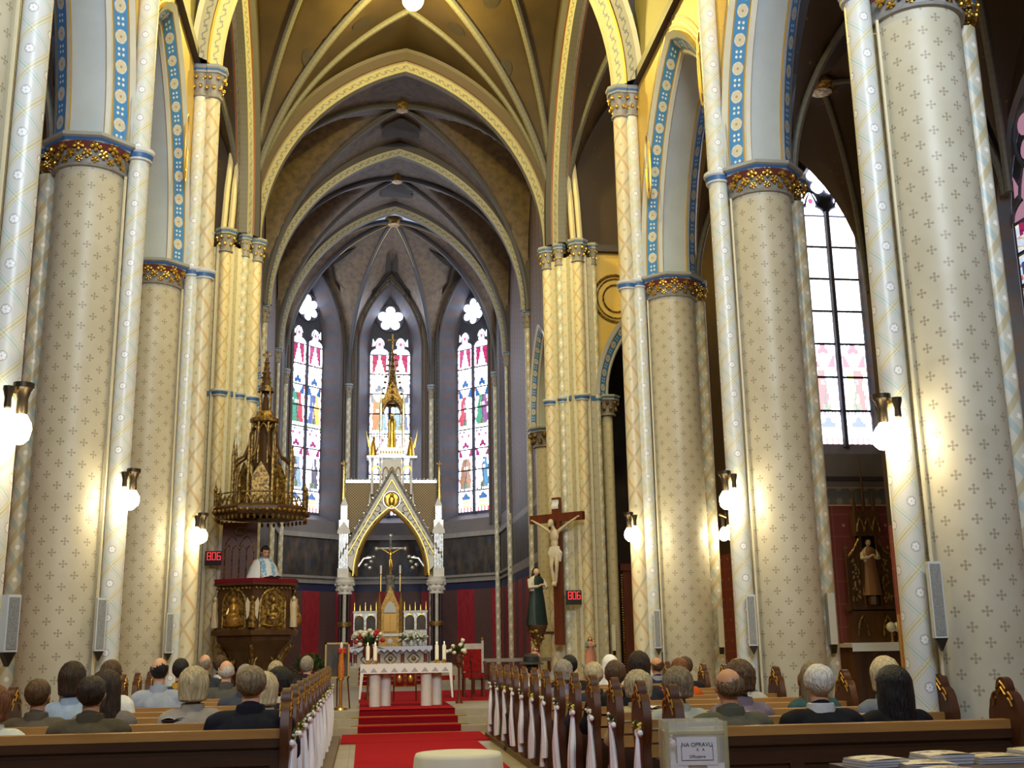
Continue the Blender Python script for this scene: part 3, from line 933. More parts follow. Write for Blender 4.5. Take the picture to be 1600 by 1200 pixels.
# apse vault: ruled webs between ribs, wall arches and ridges
K = Vector((0, AY, ZC+4.85))
def rib_curve(v, n=18):
    P = []
    base = Vector((v[0], v[1], ZC))
    hd = Vector((K.x-base.x, K.y-base.y, 0)); R = hd.length
    for k in range(n+1):
        t = .5-.5*cos(pi*k/n*.5)*1.0
        t = 1-cos(pi/2*k/n)
        s = t*R
        z = arch_z(-(R-s), R, 4.85)
        P.append(Vector((base.x+hd.x*t, base.y+hd.y*t, ZC+z)))
    P[-1] = K.copy()
    return P
apc = None
mb = MB()
for k in range(5):
    a, b_ = AV[k], AV[k+1]
    ra, rb_ = rib_curve(a), rib_curve(b_)
    mid = Vector(((a[0]+b_[0])/2, (a[1]+b_[1])/2, 0)); L = (Vector(b_)-Vector(a)).length
    d = (Vector((*b_, 0))-Vector((*a, 0))).normalized()
    A = arch_pts(L/2, 3.6, 9)
    apex = mid+Vector((0, 0, ZC+.6+3.6))
    ca = [mid+d*s+Vector((0, 0, ZC+.6+z)) for s, z in A[:10]]
    rid = [apex+(K-apex)*(t/9) for t in range(1, 10)]
    C1 = ca+rid
    cb = [mid+d*s+Vector((0, 0, ZC+.6+z)) for s, z in reversed(A[9:])]
    C2 = cb+rid
    n = min(len(C1), len(ra))
    for Cc, rr in ((C1, ra), (C2, rb_)):
        for i in range(18):
            for j in range(4):
                def pt(ii, t): return tuple(rr[ii]*(1-t)+Cc[min(ii, len(Cc)-1)]*t)
                mb.face([pt(i, j/4), pt(i, (j+1)/4), pt(i+1, (j+1)/4), pt(i+1, j/4)], 0)
apc = struct('ceiling', mb, [M['web2']])
for v in AV:
    rb_ = MB(); rb_.tube([tuple(p-Vector((0, 0, .03))) for p in rib_curve(v)], .085, 8); rb_.build('rib', M['ribblue'], apc)
    gl = MB(); gl.tube([tuple(p-Vector((0, 0, .115))) for p in rib_curve(v)], .014, 5); gl.build('rib_highlight_line', M['goldline'], apc)  # thin bright tube stands in for the lamp highlight along the rib
bo = MB(); bo.lathe([(0, -.2), (.2, -.18), (.3, -.06), (.3, .05)], 12, tuple(K)); bo.build('boss', M['dullgilt'], apc)
# dark painted figures on the apse webs
for k in (1, 2, 3):
    a, b_ = Vector((*AV[k], 0)), Vector((*AV[k+1], 0)); mid = (a+b_)/2
    ap = mid+Vector((0, 0, ZC+4.2))
    pm = MB()
    for sg in (-1, 1):
        d = (b_-a).normalized()
        pts = [(0, .25), (sg*.12, .95), (sg*.25, .6), (sg*.45, .3), (sg*.62, -.25), (sg*.72, -.9), (sg*.5, -.55), (sg*.3, -.1)]
        def mp(s, t):
            base = ap+(K-ap)*max(0, t)*.45
            inward = (Vector((K.x, K.y, 0))-mid).normalized()
            return base+d*s+Vector((0, 0, min(0, t)))+inward*(.12+abs(s)*.35)-Vector((0, 0, .12+abs(s)*.05))
        pm.prism(pts, mp, (0, 0, .02))
    pm.build('painted_figure', M['medallion'], apc)

# ------------------------------------------------------------------ stained glass windows
WH = (5.2, 5.7, 6.6)
def pane(name, parent, fn, nx, nz, colf):
    mb = MB(); mb.grid(fn, nx, nz)
    mb.col = []
    for j in range(nz):
        for i in range(nx): mb.col.append(colf((i+.5)/nx, (j+.5)/nz))
    return mb.build(name, M['glass'], parent, smooth=False)
def poly_pane(name, parent, pts, mp, col, off):
    mb = MB(); A = [mp(a, b_, off) for a, b_ in pts]
    c = mp(sum(p[0] for p in pts)/len(pts), sum(p[1] for p in pts)/len(pts), off)
    mb.col = []
    for i in range(len(A)):
        mb.face([A[i], A[(i+1) % len(A)], c]); mb.col.append(col)
    return mb.build(name, M['glass'], parent, smooth=False)
def trefoil(s, t, cx, cy, r):
    for dx, dy in ((0, 1.0), (-.95, -.1), (.95, -.1)):
        if (s-cx-dx*r)**2+((t-cy-dy*r))**2 < (r*.8)**2: return True
    return False
def saint_glass(seed, c1, c2, c3, c4):
    """colour of one lancet; s across 0..1, t up 0..1, aspect about 1:8.5"""
    rnd = random.Random(seed)
    ph = rnd.random()*6
    AS = 8.5
    PALE = (2.6, 2.9, 3.4)
    def f(s, t):
        x = s-.5; h = t*AS      # h in lancet widths
        def fig(h0, ca, cb, hh):
            q = (h-h0)/hh
            if not 0 <= q <= 1: return None
            if q > .82:
                r2 = (x/.13)**2+((q-.90)/.075)**2
                if r2 < .45: return (1.5, 1.0, .75)
                if r2 < 1.6: return (1.7, 1.3, .5)
                return None
            w = .25+.16*(1-q)+.03*sin(q*17+ph)
            xx = x-.03*sin(q*5+ph)
            if abs(xx) < w:
                if abs(xx-.05*sin(q*11+ph)) < .035: return (.16, .12, .2)
                if .52 < q < .62 and abs(xx) < .13: return (1.5, 1.05, .8)
                if q < .14 and abs(xx) < .16: return (.3, .45, .2)
                return ca if xx+.1*sin(q*7+ph) < .02 else cb
            return None
        bd = abs(x) > .42
        if h < .2: return (1.4, .35, .4) if int(s*9) % 2 else PALE
        if h < .6: return (1.5, .85, .3) if int(h*13) % 2 and abs(x) < .3 else WH
        if h < .98: return (.10, .26, .62) if trefoil(s, h, .5, .72, .12) or (h < .76 and abs(x) < .3) else WH
        if h < 1.12: return (.3, .25, .5) if int(s*14) % 2 else PALE
        g = fig(1.15, c3, c4, 1.75)
        if g: return g
        if 2.7 < h < 3.6:
            if trefoil(s, h, .5, 3.25, .13) or (h < 3.1 and abs(x) > .16+.5*max(0, h-2.7) and abs(x) < .42): return (.58, .05, .26)
        if 3.92 < h < 4.04: return (.22, .2, .42) if int(s*14) % 2 else PALE
        if 3.6 < h < 3.92: return (.85, .22, .45) if abs(abs(x)-.22)+abs(h-3.76) < .10 else WH
        if 4.04 < h < 4.3: return (1.1, 1.5, .6) if (int(s*17)+int(h*20)) % 3 == 0 else WH
        g = fig(4.25, c1, c2, 1.85)
        if g: return g
        if 5.7 < h < 6.75:
            if trefoil(s, h, .5, 6.38, .14) or (h < 6.2 and abs(x) > .14+.5*max(0, h-5.75) and abs(x) < .42): return (.05, .2, .58)
        if 6.75 < h < 7.3: return (1.4, 1.0, .9) if int(h*11+s*9) % 4 == 0 else WH
        if h > 7.3:
            sp = .06+max(0, (8.0-h))*.30
            if h < 8.38 and abs(x) > sp and abs(x) < .40: return (.80, .05, .22) if int(h*14+s*5) % 5 else (.5, .03, .2)
            return WH
        if bd: return (1.3, 1.6, 2.6) if int(h*6) % 3 else (1.2, .4, .4)
        return WH
    sr = random.Random(seed*7+1)
    spk = [[sr.random() for _ in range(40)] for _ in range(400)]
    def shade(s, t):
        q = f(s, t); r = spk[int(t*330) % 400][int(s*18) % 40]
        if max(q) < 1.45: return tuple(.55*k*(.8+.4*r) for k in q)
        if q == WH and r > .86: return (1.0, .85, .8)
        if q == WH and r > .78: return (.7, .85, 1.2)
        return q
    return shade
def window(num, C, d, nr, hw, sill, spring, rise, colfs, nbars, foil=5, lum=1.0, rose=None):
    root = thing('window_%d' % num, None, None, tuple(C), kind='structure')
    C = Vector((0, 0, 0)); d = Vector(d); nr = Vector(nr)
    def mp(s, z, o=0): return tuple(C+d*s+nr*o+Vector((0, 0, z-0)))
    # tracery plate behind the glass
    A = arch_pts(hw+.05, rise+.05, 16)
    pts = [(-hw-.05, sill-.05)]+[(s, spring+z) for s, z in A]+[(hw+.05, sill-.05)]
    tp = MB(); tp.prism(pts, lambda a, b_: mp(a, b_, -.06), tuple(nr*.05)); tp.build('tracery', M['tracery'], root, smooth=False)
    g = .012
    lw = hw-.055-.03         # lancet width
    ztop = spring+.10*hw
    zl0, zl1 = sill+.06, ztop
    for sgn, colf in zip((-1, 1), colfs):
        c0 = sgn*(.055+lw/2)
        nb = nbars
        for k in range(nb):
            za, zb = zl0+(zl1-zl0)*k/nb, zl0+(zl1-zl0)*(k+1)/nb
            zb -= .045
            def fn(u, v): return mp(c0-lw/2+lw*u, za+(zb-za)*v, g)
            pane('pane', root, fn, 18, max(10, int(150/nb)), lambda a, b_: tuple(lum*q for q in colf(a, (za+(zb-za)*b_-zl0)/(zl1+.25*lw-zl0))))
            if k:
                bm = MB(); bm.obox(mp(c0, za-.0225, .02), (lw, .045, .035), Matrix(((d.x, nr.x, 0), (d.y, nr.y, 0), (0, 0, 1)))); bm.build('saddle_bar', M['lead'], root, smooth=False)
        # rounded head of the lancet and the eye above it
        hp = [(c0+lw/2*cos(a*pi/12), ztop+lw*.33*sin(a*pi/12)) for a in range(13)]
        poly_pane('pane', root, hp, mp, rose or tuple(lum*q for q in WH), g)
        ez = ztop+lw*.33+.22*lw+.03
        ep = [(c0+lw*.25*cos(a*pi/10)*(1 if sin(a*pi/10) < .2 else 1-.35*(sin(a*pi/10)-.2)), ez+lw*.34*sin(a*pi/10)) for a in range(20)]
        poly_pane('pane', root, ep, mp, rose or tuple(lum*q for q in WH), g)
        ip = [(c0+lw*.1*cos(a*pi/5), ez-.02+lw*.12*sin(a*pi/5)) for a in range(10)]
        poly_pane('pane', root, ip, mp, (.7*lum, .12*lum, .3*lum), g+.004)
        # side spandrel light
        sx0 = sgn*(hw-.09)
        poly_pane('pane', root, [(sx0, ez-.1), (sx0-sgn*.02, ez+.26*hw), (sx0-sgn*.2*hw, ez-.06)], mp, rose or tuple(lum*q for q in (1.6, 1.7, 2)), g)
    # foiled rose
    rz = spring+rise*.66
    r0 = hw*.6
    fp = []
    for a in range(foil*8):
        th = pi/2+2*pi*a/(foil*8)
        rr = r0*(.58+.46*abs(cos(foil*(th-pi/2)/2))**.7)
        fp.append((rr*cos(th), rz+rr*sin(th)))
    poly_pane('pane', root, fp, mp, rose or tuple(lum*1.2*q for q in WH), g)
    mu = MB(); mu.tube([mp(0, sill, .03), mp(0, ztop+.1*hw, .03)], .062, 6)
    mu.tube([mp(r0*1.13*cos(a*pi/12), rz+r0*1.13*sin(a*pi/12), .02) for a in range(25)], .03, 5)
    for sgn in (-1, 1):
        c0 = sgn*(.055+lw/2)
        mu.tube([mp(c0+(lw/2+.02)*s_, ztop+q*lw, .02) for s_, q in ((-1, 0), (-.86, .24), (-.45, .36), (-.33, .62), (0, .98), (.33, .62), (.45, .36), (.86, .24), (1, 0))], .022, 5)
    mu.build('mullion', M['tracery'], root)
    root.location.z = 0
    return root
RED, ORG, GRN, BLU, YEL, BRN, PUR, LBL = (.95, .10, .14), (1.5, .65, .12), (.12, .6, .36), (.14, .26, .75), (1.6, 1.1, .25), (.55, .28, .12), (.5, .2, .5), (.35, .7, 1.1)
specs = {1: ((1, (GRN, RED, (.2, .2, .24), (.5, .7, .9))), (2, (BLU, ORG, (1.7, 1.7, 1.8), (.2, .2, .26)))),
         2: ((3, (RED, LBL, WH, (.6, .8, 1.2))), (4, (LBL, BLU, WH, (.7, .9, 1.3)))),
         3: ((5, (RED, WH, BRN, (.8, .45, .25))), (6, (GRN, PUR, WH, (.2, .5, .85)))),
         0: ((7, (RED, BLU, BRN, GRN)), (8, (BLU, YEL, RED, LBL))), 4: ((9, (RED, BLU, BRN, GRN)), (10, (BLU, YEL, RED, LBL)))}
wn = 1
for k in range(5):
    c, d, nr = WINS[k]
    window(wn, c, d, nr, .74, 5.92, 11.75, 2.15, [saint_glass(s_, *cs) for s_, cs in specs[k]], 8, foil=5 if k == 2 else 6, lum=1.15)
    wn += 1
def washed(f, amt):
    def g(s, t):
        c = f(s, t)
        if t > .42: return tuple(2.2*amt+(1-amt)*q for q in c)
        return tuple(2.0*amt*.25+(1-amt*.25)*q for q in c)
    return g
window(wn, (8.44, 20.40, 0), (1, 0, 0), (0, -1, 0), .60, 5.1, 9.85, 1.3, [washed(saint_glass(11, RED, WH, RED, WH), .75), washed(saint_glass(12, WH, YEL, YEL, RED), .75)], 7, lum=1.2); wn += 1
window(wn, (-8.44, 20.40, 0), (1, 0, 0), (0, -1, 0), .60, 5.1, 9.85, 1.3, [saint_glass(13, RED, WH, BLU, WH), saint_glass(14, WH, YEL, GRN, RED)], 7, lum=1.0); wn += 1
for sx in (1, -1):
    for yy in (7.6, 11.9):
        f1, f2 = saint_glass(20+int(yy), RED, BLU, RED, YEL), saint_glass(30+int(yy), BLU, RED, GRN, BRN)
        def dim(f):
            def g(s, t):
                q = f(s, t)
                if max(q) > 2.2: return (.55, .66, .85) if (int(s*9)+int(t*60)) % 3 else (.8, .78, .6)
                return tuple(.7*k for k in q)
            return g
        f1, f2 = dim(f1), dim(f2)
        window(wn, (sx*7.5, yy, 0), (0, -sx, 0), (-sx, 0, 0), .78, 4.1, 6.6, 1.65, [f1, f2], 6, foil=6, lum=.8, rose=(.30, .15, .20)); wn += 1
# ------------------------------------------------------------------ columns and piers
def flower_mesh():
    mb = MB()
    mb.ell((0, 0, 0), (.022, .022, .02), 6, 4)
    for k in range(5):
        a = 2*pi*k/5
        mb.ell((.034*cos(a), .034*sin(a), -.008), (.02, .02, .012), 5, 3)
    return mb.mesh('gilt_leaf', M['gilt'])
GILT = flower_mesh()
def out_rot(a, tilt=R_(70)):
    # local +z turned to point outwards (azimuth a) and a little down
    return (Matrix.Rotation(a, 4, 'Z') @ Matrix.Rotation(tilt+R_(25), 4, 'Y')).to_euler()
def small_capital(par, c, r, z0, z1, n=8, gm='gilt', seg=12):
    """capital of a slender shaft: neck ring, bell, foliage and abacus"""
    h = z1-z0
    cap = MB()
    cap.lathe([(r*1.02, -.02), (r*1.22, -.005), (r*1.22, .02), (r*1.04, .03), (r*1.1, h*.35), (r*1.35, h*.62), (r*1.5, h*.72)], seg, (c[0], c[1], z0))
    cp = cap.build('capital', M['capital'], par, world=True)
    fo = MB()
    for row, (rr, zz, off) in enumerate(((1.28, .30, 0), (1.5, .6, .5))):
        for k in range(n):
            a = 2*pi*(k+off)/n
            fo.ell((c[0]+r*rr*cos(a), c[1]+r*rr*sin(a), z0+h*zz), (r*.26, r*.26, r*.30), 6, 4)
    fo2 = fo.build('gilt_foliage', M[gm], cp, world=True); fo2['kind'] = 'stuff'
    ab = MB()
    ab.lathe([(r*1.5, h*.72), (r*1.72, h*.74), (r*1.72, h*.80)], 8, (c[0], c[1], z0), a0=pi/8, a1=2*pi+pi/8, m=1)
    ab.lathe([(r*1.72, h*.80), (r*1.74, h*.88)], 8, (c[0], c[1], z0), a0=pi/8, a1=2*pi+pi/8, m=0)
    ab.lathe([(r*1.74, h*.88), (r*1.86, h*.92), (r*1.86, h), (0, h)], 8, (c[0], c[1], z0), a0=pi/8, a1=2*pi+pi/8, m=1)
    ab.build('abacus', [M['blue'], M['abgrey']], par, world=True, smooth=False)
def ring(par, c, r, z, seg=14):
    mb = MB()
    mb.lathe([(r, -.06), (r*1.25, -.05), (r*1.28, -.03)], seg, (c[0], c[1], z), m=1)
    mb.lathe([(r*1.28, -.03), (r*1.36, .03)], seg, (c[0], c[1], z), m=0)
    mb.lathe([(r*1.36, .03), (r*1.5, .05), (r*1.5, .09), (r, .10)], seg, (c[0], c[1], z), m=1)
    mb.build('shaft_ring', [M['blue'], M['white']], par, world=True)
def column(x, y, label, has_crossing, zb=0):
    sx = 1 if x > 0 else -1
    root = thing('nave_column', label, 'column', (x, y, zb), group='painted arcade columns')
    r = .385
    c = MB(); c.lathe([(r, .75), (r, 6.82)], 36, (x, y, 0), a0=R_(20), a1=R_(380)); c.build('core', M['core'], root, world=True)
    bs = MB(); bs.lathe([(.62, zb), (.62, .42), (.57, .46), (.5, .52), (.47, .60), (.43, .66), (.41, .72), (.385, .76)], 8 if False else 24, (x, y, 0)); bs.build('base', M['altargrey'], root, world=True)
    xn, xa = x-sx*.53, x+sx*.47
    for xs, rs, zt, mt in ((xn, .115, 10.12, 'lat_blue'), (xa, .10, 6.82, 'lat_small')):
        s = MB(); s.lathe([(rs, zb+.1), (rs, zt)], 18, (xs, y, 0)); s.build('shaft', M[mt], root, world=True)
        s = MB(); s.lathe([(rs*1.7, zb), (rs*1.7, zb+.5), (rs*1.3, zb+.58), (rs, zb+.64)], 12, (xs, y, 0)); s.build('shaft_base', M['altargrey'], root, world=True)
    gm = MB()
    for sgy in (-1, 1): gm.tube([(xn+sx*.115, y+sgy*.118, .7), (xn+sx*.115, y+sgy*.118, 6.8)], .016, 5)
    gm.build('fillet', M['cream'], root, world=True)
    # capital of the core
    cap = MB(); cap.lathe([(r, 6.80), (.42, 6.805), (.43, 6.83), (.40, 6.845), (.405, 6.92), (.435, 6.99), (.45, 7.02), (.49, 7.07)], 32, (x, y, 0), ms=[0, 0, 0, 0, 0, 1, 1]); cp = cap.build('capital', [M['capital'], M['capred']], root, world=True)
    n = 15
    for row, (rr, zz, of, sc_) in enumerate(((.475, 7.03, 0, 1.35), (.445, 6.95, .5, 1.15), (.425, 6.885, 0, .9))):
        for k in range(n):
            a = 2*pi*(k+of)/n
            if abs(sin(a)) < .22: continue
            inst('gilt_leaf', GILT, cp, (rr*cos(a), rr*sin(a), zz-zb), out_rot(a), sc_)
    for xs, rs in ((xn, .115), (xa, .10)):
        for k in range(8):
            a = 2*pi*k/8
            for zz, q in ((7.02, 1.5), (6.93, 1.25)):
                if xs == xn and True: continue
                inst('gilt_leaf', GILT, cp, (xs-x+rs*q*cos(a), rs*q*sin(a), zz-zb), out_rot(a), .95)
    ab = MB()
    a0 = R_(22.5)
    for prof, m in (([(.46, 7.06), (.50, 7.065), (.505, 7.08)], 1), ([(.505, 7.08), (.525, 7.115)], 0), ([(.525, 7.115), (.555, 7.13), (.555, 7.17), (.1, 7.17)], 1)):
        ab.lathe(prof, 8, (x, y, 0), a0=a0, a1=a0+2*pi, m=m)
    ab.build('abacus', [M['blue'], M['abgrey']], root, world=True, smooth=False)
    for xs, rs in ((xn, .115), (xa, .10)):
        ring(root, (xs, y), rs, 7.08)
    small_capital(root, (xn, y), .115, 10.05, 10.55)
    if has_crossing:
        xc = sx*3.33
        s = MB(); s.lathe([(.118, zb+.1), (.118, 10.06)], 20, (xc, y, 0)); s.build('crossing_shaft', M['lat_orange'], root, world=True)
        s = MB(); s.lathe([(.2, zb), (.2, zb+.5), (.15, zb+.58), (.118, zb+.64)], 12, (xc, y, 0)); s.build('shaft_base', M['altargrey'], root, world=True)
        f = MB(); f.box(min(xc, xn)-.0, y-.07, zb, max(xc, xn), y+.07, 10.2); f.build('shaft_backing', M['cream'], root, world=True, smooth=False)
        ring(root, (xc, y), .118, 7.05)
        small_capital(root, (xc, y), .125, 10.02, 10.55, 9)
        for k in range(6):
            a = 2*pi*k/6
    return root
for sx, sd in ((1, 'right'), (-1, 'left')):
    L = {(1, 1): 'thick cream column with crosses nearest the camera, beside the end of the near pew',
         (1, 2): 'cream cross-patterned column with bright wall lamp, second along the window side',
         (1, 3): 'cream column with ochre lattice shaft on the crossing corner toward the crucifix',
         (-1, 1): 'pale blue lattice column shaft cut off by the left picture edge',
         (-1, 2): 'thick cream cross-patterned column behind the seated woman in light blue',
         (-1, 3): 'cream column with ochre lattice shaft on the crossing corner toward the pulpit'}
    for k in (1, 2, 3):
        column(sx*W, YC[k], L[(sx, k)], k == 3)

def chancel_pier(sx, label):
    root = thing('chancel_pier', label, 'pillar', (sx*4.0, 24.6, FZ), group='piers of the chancel arch')
    b = MB()
    # stepped core: cross-patterned panels between shafts
    pts = [(3.40, 24.95), (3.34, 24.62), (3.5, 24.45), (3.56, 24.27), (3.72, 24.18), (3.78, 24.02), (4.16, 24.0), (4.2, 24.12), (4.36, 24.14), (4.5, 24.5), (4.5, 24.95)]
    if sx < 0: pts = [(-a, c) for a, c in reversed(pts)]
    n = len(pts)
    per = 0
    for i in range(n-1):
        p, q = pts[i], pts[i+1]; e = math.hypot(q[0]-p[0], q[1]-p[1])
        b.face([(p[0], p[1], FZ), (q[0], q[1], FZ), (q[0], q[1], 10.2), (p[0], p[1], 10.2)], 0, [(per, FZ), (per+e, FZ), (per+e, 10.2), (per, 10.2)])
        per += e
    b.face([(p[0], p[1], 10.2) for p in pts])
    b.build('core', M['core_small'], root, world=True, smooth=False)
    for (px, py, rr, mt) in ((3.36, 24.64, .125, 'lat_orange'), (3.58, 24.3, .085, 'lat_small'), (3.97, 24.04, .13, 'lat_orange'), (4.36, 24.2, .07, 'lat_small'), (4.62, 24.42, .12, 'core_small')):
        zt = 10.08 if px < 4.5 else 6.7
        s = MB(); s.lathe([(rr, FZ+.3), (rr, zt)], 18, (sx*px, py, 0)); s.build('shaft', M[mt], root, world=True)
        s = MB(); s.lathe([(rr*1.8, FZ), (rr*1.8, FZ+.4), (rr*1.3, FZ+.5), (rr, FZ+.55)], 12, (sx*px, py, 0)); s.build('shaft_base', M['altargrey'], root, world=True)
        if px < 4.5:
            ring(root, (sx*px, py), rr, 6.82)
            small_capital(root, (sx*px, py), rr*1.05, 10.04, 10.56, 8)
        else:
            small_capital(root, (sx*px, py), rr*1.4, 6.5, 6.95, 9, gm='dullgilt')
    rg = MB(); rg.box(min(sx*3.7, sx*4.3), 24.1, 6.80, max(sx*3.7, sx*4.3), 24.3, 6.90, 0); rg.build('band', [M['blue']], root, world=True, smooth=False)
    # ribs rising from the capitals
    for (px, py, dx) in ((3.6, 24.32, .04), (3.9, 24.12, .05), (4.06, 24.12, .05)):
        s = MB(); s.tube([(sx*px, py, 10.55), (sx*(px-dx), py-.02, 11.6), (sx*(px-dx*3), py-.1, 12.6)], .07, 8); s.build('rib_springer', M['cream'], root, world=True)
    return root
chancel_pier(1, 'cream bundled pier carrying the large crucifix at the chancel arch')
chancel_pier(-1, 'cream bundled pier behind the carved pulpit at the chancel arch')
# wall shafts of chancel and apse
for (x, y) in ((3.6, 29.6), (-3.6, 29.6), (3.58, 34.0), (-3.58, 34.0), (3.52, 36.8), (-3.52, 36.8), (1.46, 38.87), (-1.46, 38.87)):
    lab = {29.6: 'slender painted wall shaft half way along the chancel', 34.0: 'slender painted wall shaft where the apse begins', 36.8: 'slender dark wall shaft outside the side apse window', 38.87: 'slender dark wall shaft beside the central apse window'}[y]
    root = thing('wall_shaft', lab+(' on the crucifix side' if x > 0 else ' on the pulpit side'), 'column', (x, y, FZ), group='wall shafts of the chancel and apse')
    s = MB(); s.lathe([(.085, FZ), (.085, 10.1)], 14, (x, y, 0)); s.build('shaft', M['lat_small'], root, world=True)
    small_capital(root, (x, y), .09, 10.06, 10.55, 7, gm='dullgilt')
    b = MB(); b.lathe([(.15, FZ), (.15, FZ+.35), (.085, FZ+.5)], 12, (x, y, 0)); b.build('base', M['altargrey'], root, world=True)
# half columns carrying the side arches of the chancel
for sx, t in ((1, 'crucifix'), (-1, 'pulpit')):
    root = thing('half_column', 'short cream half column under the blue-banded chancel arch, %s side' % t, 'column', (sx*3.84, 28.62, FZ), group='half columns of the chancel arches')
    s = MB(); s.lathe([(.24, FZ), (.24, 6.55)], 18, (sx*3.84, 28.62, 0)); s.build('shaft', M['core_small'], root, world=True)
    small_capital(root, (sx*3.84, 28.62), .25, 6.5, 7.0, 9, gm='dullgilt')
# ------------------------------------------------------------------ carpets
cp = MB()
cp.box(-.92, 4.5, .002, .95, 18.25, .016)
cr = cp.build('carpet_runner', M['carpet'], None, smooth=False); tag(cr, 'red carpet runner along the middle of the nave aisle', 'carpet')
cp = MB(); cp.box(-1.16, 18.2, .004, 1.18, 19.93, .02)
cr = cp.build('cross_carpet', M['carpet'], None, smooth=False); tag(cr, 'wide red carpet lying at the foot of the altar steps', 'carpet')
root = thing('stair_carpet', 'red carpet with brass rods covering the altar steps', 'carpet', (0, 19.95, 0))
cp = MB()
for k, (ya, yb) in enumerate(((19.95, 20.3), (20.3, 20.65), (20.65, 23.5))):
    z0, z1 = .12*k, .12*(k+1)
    w0, w1 = -.90+.01*k, .86-.025*k
    cp.box(w0, ya-.018, z0+.002, w1, ya, z1+.016, 1)
    cp.box(w0, ya-.018, z1+.002, w1, yb-.018, z1+.018, 0)
cp.build('pile', [M['carpet'], M['carpet_shaded']], root, world=True, smooth=False)
for k, ya in enumerate((19.95, 20.3, 20.65)):
    r = MB(); r.tube([(-1.02, ya-.035, .12*k+.02), (1.02, ya-.035, .12*k+.02)], .012, 6); r.build('rod', M['brass'], root, world=True)
cp = MB(); cp.box(-.9, 23.52, FZ+.002, 2.6, 29.0, FZ+.016)
cr = cp.build('chancel_carpet', M['carpet'], None, smooth=False); tag(cr, 'red carpet on the chancel floor behind the altar table', 'carpet')
# stone kerb strips under the pews
for sx, w in ((1, 'crucifix'), (-1, 'pulpit')):
    k = MB(); k.box(min(sx*1.17, sx*3.28), 7.2, 0, max(sx*1.17, sx*3.28), 19.0, .07)
    o = k.build('pew_platform', M['plinthwood'], None, smooth=False); tag(o, 'low wooden platform under the pews on the %s side' % w, 'platform')

# ------------------------------------------------------------------ pews
PW = 2.44
def end_profile():
    half = [(0, 1.18), (.03, 1.172), (.056, 1.15), (.07, 1.115), (.072, 1.088), (.10, 1.083), (.135, 1.062), (.162, 1.02), (.172, .985), (.190, .94), (.197, .89), (.19, .84), (.17, .78), (.148, .73), (.142, .69), (.16, .62), (.17, .5)]
    right = [(y, z) for y, z in half]+[(.19, .46), (.24, .40), (.25, .07)]
    left = [(-y, z) for y, z in half[1:]]+[(-.17, .07)]
    return list(reversed(left))+right
def end_mesh():
    mb = MB(); pts = end_profile()
    mb.prism(pts, lambda a, b_: (-.03, a, b_), (.06, 0, 0))
    return mb.mesh('pew_end', M['wood_end'], smooth=True, ang=50)
def crest_mesh():
    mb = MB()
    for x in (-.034, .034):
        for pth in ([(-.13, 1.03), (-.115, 1.06), (-.085, 1.08)], [(.13, 1.03), (.115, 1.06), (.085, 1.08)], [(-.06, 1.10), (-.02, 1.135), (0, 1.15), (.02, 1.135), (.06, 1.10)], [(-.12, .985), (-.10, 1.02), (-.075, 1.04)], [(.12, .985), (.10, 1.02), (.075, 1.04)], [(-.05, 1.06), (0, 1.11), (.05, 1.06)]):
            mb.tube([(x, a, b_) for a, b_ in pth], .008, 5)
    return mb.mesh('crest', M['wood_gilt'])
def board_mesh(name, y0, z0, y1, z1, mt, w=PW-.06):
    mb = MB(); mb.box(-w/2, y0, z0, w/2, y1, z1); return mb.mesh(name, M[mt], smooth=False)
PE, PC = end_mesh(), crest_mesh()
B_rail = board_mesh('top_rail', -.07, .84, .035, .90, 'wood_light')
B_pl1 = board_mesh('back_plank', -.04, .735, -.01, .825, 'wood_light')
B_pl2 = board_mesh('back_plank', -.04, .63, -.01, .72, 'wood_light')
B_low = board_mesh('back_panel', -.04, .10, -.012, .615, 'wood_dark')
B_seat = board_mesh('seat', .0, .42, .36, .455, 'wood_light')
B_kn = board_mesh('kneeler', .50, .14, .64, .20, 'wood_dark')
def pew(x, y, label, near=False):
    root = thing('pew', label, 'pew', (x, y, 0), group='oak pews')
    for sx in (-1, 1):
        e = inst('pew_end', PE, root, (sx*(PW/2-.03), 0, .0))
        inst('crest', PC, e)
    if near:
        inst('top_rail', B_rail, root)
        f = MB(); w = PW-.06
        f.box(-w/2, -.05, .07, w/2, -.02, .838); f.build('back_panel', M['wood_dark'], root, smooth=False)
        f = MB(); f.box(-w/2, -.075, .78, w/2, -.051, .838); f.box(-w/2, -.07, .08, w/2, -.051, .2)
        for k in range(4):
            xx = -w/2+(w-.1)*k/3
            f.box(xx, -.07, .2, xx+.1, -.051, .66)
        f.box(-w/2, -.07, .66, w/2, -.051, .74); f.build('panel_frame', M['wood_dark'], root, smooth=False)
        for k in range(3):
            for q in (0, 1):
                xx = -w/2+.1+(w-.1)*k/3+q*(w-.4)/6
                t = MB(); t.box(xx+.03, -.062, .24, xx+(w-.4)/6-.03, -.051, .62); t.build('panel', M['wood_end'], root, smooth=False)
    else:
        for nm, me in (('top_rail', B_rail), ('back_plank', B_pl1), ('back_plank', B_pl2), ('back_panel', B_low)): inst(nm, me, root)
    inst('seat', B_seat, root); inst('kneeler', B_kn, root)
    return root
ROWS = [7.53+.893*k for k in range(13)]
ORD = ['first', 'second', 'third', 'fourth', 'fifth', 'sixth', 'seventh', 'eighth', 'ninth', 'tenth', 'eleventh', 'twelfth', 'thirteenth']
for sx, side in ((1, 'right'), (-1, 'left')):
    for k, y in enumerate(ROWS):
        lab = 'oak pew in the %s block, %s row from the camera' % (side, ORD[k])
        if k == 0: lab = 'oak pew with dark panelled back, nearest row of the %s block' % side
        if sx < 0 and k == 12: continue
        pew(2.42 if sx > 0 else -2.55, y if sx > 0 else y+.87, lab, k == 0)

